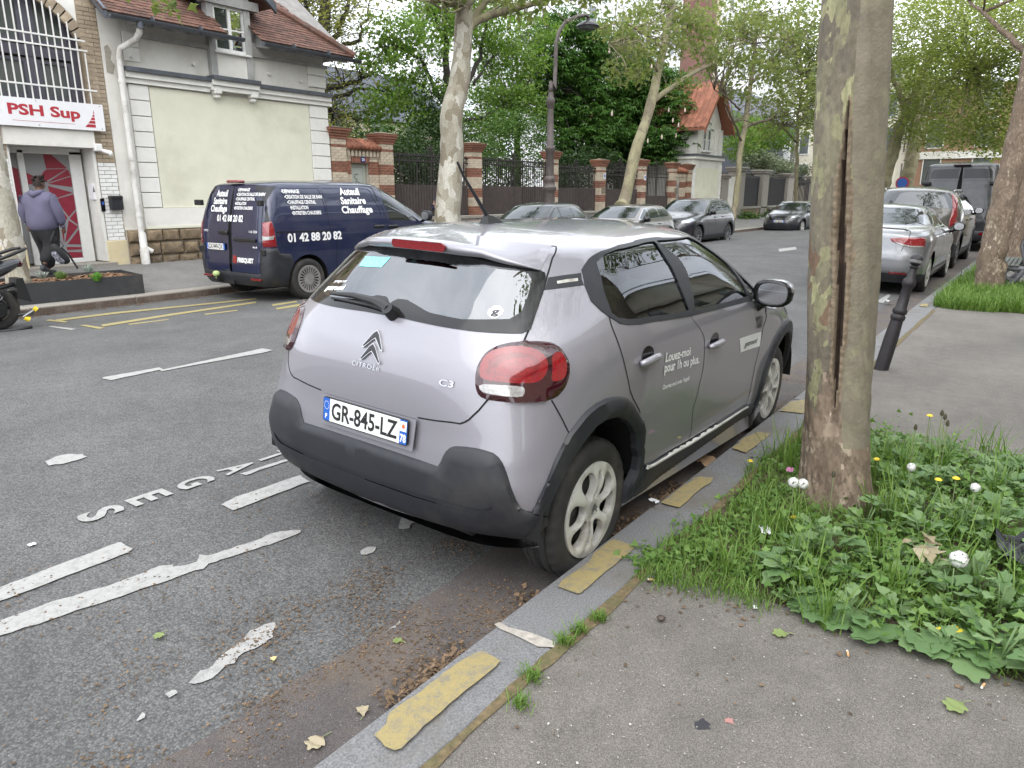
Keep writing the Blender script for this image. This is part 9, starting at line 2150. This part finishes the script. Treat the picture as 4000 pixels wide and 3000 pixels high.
def head_parts(t,c,fwd,up,r,skin_m,hair_m,style='locs'):
 """nose, ears, eyes, mouth and hair round a skull centred at c"""
 f=np.array(fwd,float);u=np.array(up,float);f/=np.linalg.norm(f);u-=f*(u@f);u/=np.linalg.norm(u);l=np.cross(u,f);c=np.array(c);P=lambda a, b, d:c+f*a+l*b+u*d
 b=MB()
 b.tube([P(r*.92,0,.010),P(r*1.10,0,-.022),P(r*.98,0,-.034)],[.008,.015,.012],8)
 for s in(-1,1):b.tube([P(-.01,s*r*.78,.022),P(-.018,s*r*.90,.010),P(-.008,s*r*.84,-.022)],[.008,.014,.008],8)
 b.build('face',skin_m,t,True)
 b=MB()
 for s in(-1,1):b.tube([P(r*.84,s*.030,.016),P(r*.90,s*.030,.014)],[.010,.006],8)
 b.tube([P(r*.93,-.020,-.060),P(r*.96,0,-.058),P(r*.93,.020,-.060)],[.004,.007,.004],6);b.build('eyes_and_mouth',pm('dark_features',(.03,.018,.015),.5),t)
 rng=np.random.default_rng(4);b=MB()
 rows=7;n=14;V=[]
 for i in range(rows+1):
  ph=PI/2*(1-i/rows)*1.0-.10*i/rows
  for j in range(n):
   a=2*PI*j/n;fr=math.cos(a);low=-.05 if fr<.2 else.035;z=r*1.10*math.sin(ph)if i<rows else low;q=r*1.03*math.cos(ph);V.append(P(q*.98*fr-.012,q*.86*math.sin(a),z+.018))
 b.add(V,[(i*n+j,i*n+(j+1)%n,(i+1)*n+(j+1)%n,(i+1)*n+j)for i in range(rows)for j in range(n)])
 if style=='locs':
  for k in range(46):
   a=rng.uniform(0,6.28);e=rng.uniform(.35,1.5);s=P(r*.98*math.cos(e)*math.cos(a)-.01,r*.86*math.cos(e)*math.sin(a),r*1.0*math.sin(e)+.01);o=(s-c)/np.linalg.norm(s-c);b.tube([s,s+o*.030+rng.normal(0,.01,3),s+o*.045+rng.normal(0,.016,3)-u*.012],[.013,.013,.008],5)
 b.build('hair',hair_m,t,True)
def build_walker():
 t=thing('person','person in lilac grey hooded jacket walking past the glass door, carrying a backpack','person',(5.66,14.45,.285),.62);s=.985
 sk=pm('brown_skin',(.115,.060,.038),.55,var=.06);jk=pm('lilac_grey_jacket',(.105,.10,.16),.8,var=.12,scale=5,bmp=.5,bscale=9);tr=pm('black_trousers',(.007,.007,.009),.85,var=.2,scale=8,bmp=.4,bscale=12);sh=pm('dark_grey_shoe',(.035,.038,.045),.7,var=.2)
 A=lambda*p:tuple(np.array(p)*s)
 hip={'pelvis':(A(0,0,.92),.13),'spine':(A(.01,0,1.12),.14),'chest':(A(.02,0,1.32),.15),'neck':(A(.03,0,1.475),.058),'skull0':(A(.055,0,1.56),.072),'skull':(A(.06,0,1.625),(.090,.105)),'top':(A(.05,0,1.69),.06)}
 E=chain('pelvis','spine','chest','neck','skull0','skull','top')
 for sd_, pre, el, wr in((-1,'r',(.02,-.285,1.12),(.09,-.30,.87)),(1,'l',(-.05,.30,1.12),(.03,.30,.91))):
  hip[pre+'sh']=(A(.0,sd_*.19,1.38),.075);hip[pre+'el']=(A(*el),.05);hip[pre+'wr']=(A(*wr),.032);E+=[('chest',pre+'sh'),(pre+'sh',pre+'el'),(pre+'el',pre+'wr')]
  hand_joints(hip,E,pre+'h',A(*wr),pre+'wr',(.15,0,-1),(0,-sd_*1.0,0),1.0,.7)
 legs={'r':((-.02,-.11,.86),(-.02,-.11,.50),(-.30,-.10,.22)),'l':((.02,.11,.86),(.16,.10,.50),(.10,.10,.09))}
 for pre, (a,k,f_)in legs.items():hip[pre+'hip']=(A(*a),.10);hip[pre+'kn']=(A(*k),.07);hip[pre+'an']=(A(*f_),.045);E+=[('pelvis',pre+'hip'),(pre+'hip',pre+'kn'),(pre+'kn',pre+'an')]
 skin_mesh('body',hip,E,sk,t,2,'pelvis')
 J={'hem':(A(-.01,0,.74),(.275,.24)),'waist':(A(.0,0,1.02),(.285,.25)),'chest':(A(.01,0,1.26),(.27,.215)),'shl':(A(.015,0,1.40),(.21,.15)),'col':(A(.03,0,1.48),(.095,.09)),'rs':(A(.0,-.19,1.37),.125),'re':(A(.02,-.285,1.12),.10),'rw':(A(.08,-.30,.90),.070),'ls':(A(.0,.19,1.37),.125),'le':(A(-.05,.30,1.13),.10),'lw':(A(.03,.30,.94),.070)}
 skin_mesh('jacket',J,chain('hem','waist','chest','shl','col')+chain('shl','rs','re','rw')+chain('shl','ls','le','lw'),jk,t,2,'hem')
 b=MB();b.tube([A(-.02,-.11,1.485),A(-.10,-.07,1.46),A(-.135,0,1.43),A(-.10,.07,1.46),A(-.02,.11,1.485)],[.04,.052,.060,.052,.04],10);b.build('hood',jk,t,True)
 b=MB();b.tube([A(.08,-.30,.895),A(.09,-.30,.868)],[.050,.046],12);b.tube([A(.03,.30,.935),A(.03,.30,.905)],[.050,.046],12);b.build('cuff',pm('dark_cuff',(.10,.10,.17),.8),t,True)
 T={'w':(A(0,0,1.02),(.23,.20)),'c':(A(0,0,.80),(.245,.21))}
 for pre, (a,k,f_)in legs.items():T[pre+'h']=(A(a[0],a[1]*1.05,.76),.175);T[pre+'k']=(A(*k),.140);T[pre+'m']=(A(*(np.array(k)*.45+np.array(f_)*.55)),.125);T[pre+'a']=(A(*(np.array(f_)+np.array((0,0,.02)))),.110)
 skin_mesh('trousers',T,chain('w','c')+chain('c','rh','rk','rm','ra')+chain('c','lh','lk','lm','la'),tr,t,2,'w')
 for pre, hl, to, z in(('r',(-.40,-.10,.20),(-.20,-.10,.06),0),('l',(.06,.10,.045),(.30,.10,.040),0)):
  S={'h':(A(*hl),(.048,.055)),'m':(A(*((np.array(hl)+np.array(to))/2)),(.052,.052)),'t':(A(*to),(.048,.036))};skin_mesh('shoe',S,chain('h','m','t'),sh,t,2,'h')
 head_parts(t,A(.062,0,1.612),(1,-.25,-.03),(0,0,1),.098,sk,pm('black_hair',(.018,.010,.008),.8,var=.3,scale=60),'locs')
 # the bag in the hand
 bg_=thing('backpack','black backpack with grey patterned pocket hanging from the walker\'s right hand','bag',tuple(np.array(on_y(232,985,13.95))));c=bg_
 bm=pm('black_bag_fabric',(.013,.013,.015),.75,var=.2,scale=14,bmp=.4,bscale=25);pt=pm('mottled_grey_fabric',(.16,.16,.19),.8,var=.95,scale=26)
 skin_mesh('bag_body',{'a':((-.10,0,.16),(.07,.05)),'b':((-.04,0,.02),(.13,.085)),'c':((.06,0,-.12),(.14,.09)),'d':((.11,0,-.21),(.09,.06))},chain('a','b','c','d'),bm,c,2)
 skin_mesh('pocket',{'a':((-.11,-.04,.03),(.055,.05)),'b':((-.07,-.05,-.09),(.075,.06)),'c':((.03,-.05,-.19),(.07,.05))},chain('a','b','c'),pt,c,2)
 hnd=np.array(on_y(212,905,13.98))-np.array(bg_.location);b=MB();b.tube([(-.10,0,.16),tuple(hnd*.5+np.array((-.08,0,.06))),tuple(hnd),tuple(hnd*.5+np.array((.01,.02,.07))),(-.04,.02,.16)],.018,6);b.tube([(.05,.02,.08),(.16,.02,-.06),(.22,.02,-.20),(.26,0,-.30),(.24,-.01,-.30)],.016,6);b.tube([(.0,.02,.12),(.06,.02,.18),(.09,.02,.10),(.03,.02,.04)],.007,5);b.build('strap',bm,c,True)
def build_phone_man():
 t=thing('person','man in a navy jacket looking at his phone, half hidden behind the pale trunk','person',(15.02,13.35,.225),PI+.35);s=1.0
 sk=pm('light_brown_skin',(.34,.19,.125),.5,var=.06);jk=pm('navy_jacket',(.018,.022,.055),.75,var=.15,scale=8,bmp=.3,bscale=12);tr=pm('dark_trousers',(.012,.012,.016),.85)
 J={'pelvis':((0,0,.90),.13),'spine':((0,0,1.1),.13),'chest':((.0,0,1.28),.135),'neck':((.03,0,1.43),.055),'sk0':((.06,0,1.49),.068),'skull':((.07,0,1.555),(.088,.10)),'top':((.05,0,1.60),.05)};E=chain('pelvis','spine','chest','neck','sk0','skull','top')
 for sg, pre in((-1,'r'),(1,'l')):
  J[pre+'sh']=((0,sg*.18,1.33),.07);J[pre+'el']=((.06,sg*.25,1.07),.05);J[pre+'wr']=((.25,sg*.09,1.17),.034);E+=[('chest',pre+'sh'),(pre+'sh',pre+'el'),(pre+'el',pre+'wr')];hand_joints(J,E,pre+'h',(.25,sg*.09,1.17),pre+'wr',(.9,-sg*.35,.15),(0,0,1),1.0,.6)
  J[pre+'hip']=((0,sg*.10,.84),.09);J[pre+'kn']=((.03,sg*.10,.48),.065);J[pre+'an']=((0,sg*.10,.08),.045);E+=[('pelvis',pre+'hip'),(pre+'hip',pre+'kn'),(pre+'kn',pre+'an')]
 skin_mesh('body',J,E,sk,t,2,'pelvis')
 K={'hem':((0,0,.84),(.165,.185)),'w':((0,0,1.02),(.155,.18)),'c':((0,0,1.24),(.15,.185)),'s':((.01,0,1.36),(.11,.15)),'n':((.02,0,1.43),.075),'rs':((0,-.19,1.33),.09),'re':((.05,-.26,1.07),.068),'rw':((.22,-.10,1.16),.05),'ls':((0,.19,1.33),.09),'le':((.05,.26,1.07),.068),'lw':((.22,.10,1.16),.05)}
 skin_mesh('jacket',K,chain('hem','w','c','s','n')+chain('s','rs','re','rw')+chain('s','ls','le','lw'),jk,t,2,'hem')
 T={'w':((0,0,.88),(.15,.16)),'c':((0,0,.80),(.15,.16))}
 for sg, pre in((-1,'r'),(1,'l')):T[pre+'h']=((0,sg*.10,.74),.105);T[pre+'k']=((.03,sg*.10,.48),.08);T[pre+'a']=((0,sg*.10,.09),.065)
 skin_mesh('trousers',T,chain('w','c')+chain('c','rh','rk','ra')+chain('c','lh','lk','la'),tr,t,2,'w')
 for sg in(-1,1):skin_mesh('shoe',{'a':((-.06,sg*.10,.045),.048),'b':((.06,sg*.10,.045),.048),'c':((.16,sg*.10,.035),.036)},chain('a','b','c'),M['black'],t,2)
 head_parts(t,(.075,0,1.545),(1,0,-.35),(0,0,1),.095,sk,pm('short_dark_hair',(.025,.018,.014),.85,var=.3,scale=60),'short')
 p=thing('phone','dark phone held up by the man in the navy jacket','phone',(0,0,0));w=Matrix.Translation((15.02,13.35,.225))@Matrix.Rotation(PI+.35,4,'Z')@Matrix.Translation((.335,0,1.215))@Matrix.Rotation(-.7,4,'Y');p.matrix_world=w
 b=MB();b.bbox((-.005,-.038,-.075),(.005,.038,.075),.004);b.build('case',M['black'],p);b=MB();b.box((-.0062,-.034,-.070),(-.0052,.034,.070));b.build('screen',M['blackgloss'],p)
def build_scooter():
 t=thing('motor_scooter','black maxi scooter on its centre stand with yellow capped peg, at the left edge','motor scooter',(3.30,10.85,-.01),0)
 gl=pm('dark_grey_scooter_paint',(.040,.043,.052),.35,.3,var=.1,coat=.8);bk=M['black'];seat=pm('black_seat_vinyl',(.022,.022,.024),.6,var=.15,scale=10,bmp=.2,bscale=200)
 # x runs backwards: the rear of the scooter is towards +x
 def skin(n,J,m,sub=2):return skin_mesh(n,{str(i):(p,r)for i,(p,r)in enumerate(J)},[(str(i),str(i+1))for i in range(len(J)-1)],m,t,sub)
 skin('seat',[((-.55,0,.80),(.13,.07)),((-.25,0,.82),(.17,.075)),((.0,0,.84),(.18,.08)),((.22,0,.92),(.17,.085)),((.42,0,.95),(.13,.06))],seat)
 skin('tail_fairing',[((-.50,0,.62),(.15,.16)),((-.15,0,.68),(.20,.14)),((.20,0,.74),(.20,.12)),((.45,0,.82),(.15,.09)),((.62,0,.88),(.08,.045))],gl)
 for sg in(-1,1):b=MB();b.tube([(.20,sg*.17,.88),(.42,sg*.19,.96),(.60,sg*.16,1.02),(.66,sg*.08,1.03)],[.018,.022,.022,.018],8);b.build('grab_rail',bk,t,True)
 b=MB();b.bbox((.50,-.10,.80),(.60,.10,.86),.02);b.build('tail_lamp',M['red_dark'],t)
 skin('leg_shield',[((-1.05,0,.35),(.16,.10)),((-1.20,0,.65),(.20,.12)),((-1.28,0,.92),(.18,.10)),((-1.22,0,1.05),(.14,.08))],gl);skin('floor_board',[((-1.05,0,.30),(.20,.08)),((-.75,0,.28),(.22,.08)),((-.45,0,.36),(.22,.14))],bk)
 b=MB();b.tube([(-1.15,-.34,1.08),(-1.12,0,1.06),(-1.15,.34,1.08)],.018,8);b.build('handlebar',bk,t,True)
 for x, R, w in((.22,.275,.15),(-1.42,.275,.12)):
  wh=bpy.data.objects.new('wheel',None);COL.objects.link(wh);wh.parent=t;wh.location=(x,0,R+.01);ty=tyre_mesh(R,R*.63,w,0,40);ty.materials.append(M['tyre']);put('tyre',ty,wh);b=MB()
  for k in range(5):a=2*PI*k/5;b.tube([(.03*math.cos(a),0,.03*math.sin(a)),(.165*math.cos(a),0,.165*math.sin(a))],[.03,.018],6)
  b.lathe([(.165,-.05),(.178,-.05),(.178,.05),(.165,.05),(.165,-.05)],28,axis='y',caps=False);b.lathe([(.05,-.06),(.05,.06)],14,axis='y');b.build('rim',bk,wh,True,40)
 b=MB();b.bbox((-.30,-.20,.18),(.30,-.09,.40),.04);b.bbox((-.25,-.16,.36),(.12,.12,.58),.05);b.lathe([(.02,-.235),(.085,-.23),(.095,-.20),(.095,-.10)],18,(.20,0,.285),'y');b.lathe([(.02,-.235),(.11,-.225),(.12,-.20)],18,(-.22,0,.29),'y');b.build('engine_case',pm('black_engine',(.018,.018,.019),.45,.4,var=.3,scale=20),t,True,35)
 b=MB();b.lathe([(.025,-.238),(.042,-.236),(.042,-.230)],14,(-.22,0,.29),'y');b.build('case_badge',M['alu_dark'],t)
 P0, P1=np.array((.05,-.17,.66)), np.array((.30,-.17,.36));b=MB();b.tube([P0,P1],.018,8);b.build('shock_absorber',M['alu_dark'],t,True);b=MB();n=90;d=(P1-P0);ax=d/np.linalg.norm(d);u=np.cross(ax,(0,1,0));v=np.cross(ax,u);b.tube([P0+d*(.08+.75*k/n)+.042*(u*math.cos(k*.62)+v*math.sin(k*.62))for k in range(n)],.009,5);b.build('spring',M['alu_dark'],t,True)
 b=MB();b.bbox((.32,-.02,.42),(.60,.02,.50),.01);b.tube([(.28,-.05,.55),(.50,0,.58),(.62,0,.44)],.03,8);b.add([(.46,-.12,.40),(.62,-.12,.34),(.62,.12,.34),(.46,.12,.40),(.48,-.12,.66),(.56,-.12,.66),(.56,.12,.66),(.48,.12,.66)],[(0,3,2,1),(4,5,6,7),(0,1,5,4),(1,2,6,5),(2,3,7,6),(3,0,4,7)]);b.build('mudguard',bk,t)
 b=MB();b.tube([(-.25,.16,.26),(.05,.20,.26),(.35,.21,.36),(.58,.21,.46)],[.035,.06,.07,.065],10);b.build('exhaust',M['alu_dark'],t,True)
 b=MB();b.tube([(.42,-.18,.20),(.52,-.24,.22)],.02,8);b.build('peg',bk,t);b=MB();b.tube([(.47,-.21,.16),(.52,-.23,.13)],.034,10);b.tube([(.57,-.27,.28),(.60,-.28,.25)],.034,10);b.build('peg_cap',pm('yellow_rubber_cap',(.72,.55,.03),.5),t)
 b=MB();b.tube([(.46,-.21,.17),(.60,-.285,.27)],.024,8);b.build('peg_bar',M['alu_dark'],t)
 b=MB()
 for sg in(-1,1):b.tube([(-.15,sg*.14,.24),(-.10,sg*.20,.02),(.02,sg*.21,.01)],.018,6)
 b.tube([(-.10,-.20,.025),(.35,-.30,.03),(.50,-.31,.045)],[.022,.02,.024],6);b.build('centre_stand',bk,t,True)
 b=MB()
 for sg in(-1,1):b.tube([(-1.36,sg*.08,.75),(-1.42,sg*.08,.30)],.025,8)
 b.build('fork',M['alu_dark'],t)
 b=MB();b.bbox((-1.36,-.12,.80),(-1.28,.12,.95),.03);b.build('headlamp',M['clear_lens'],t)
 b=MB();b.add([(-1.30,-.16,1.0),(-1.30,.16,1.0),(-1.12,.14,1.42),(-1.12,-.14,1.42)],[(0,1,2,3)]);b.build('windshield',M['glass'],t)
build_walker();build_phone_man();build_scooter()
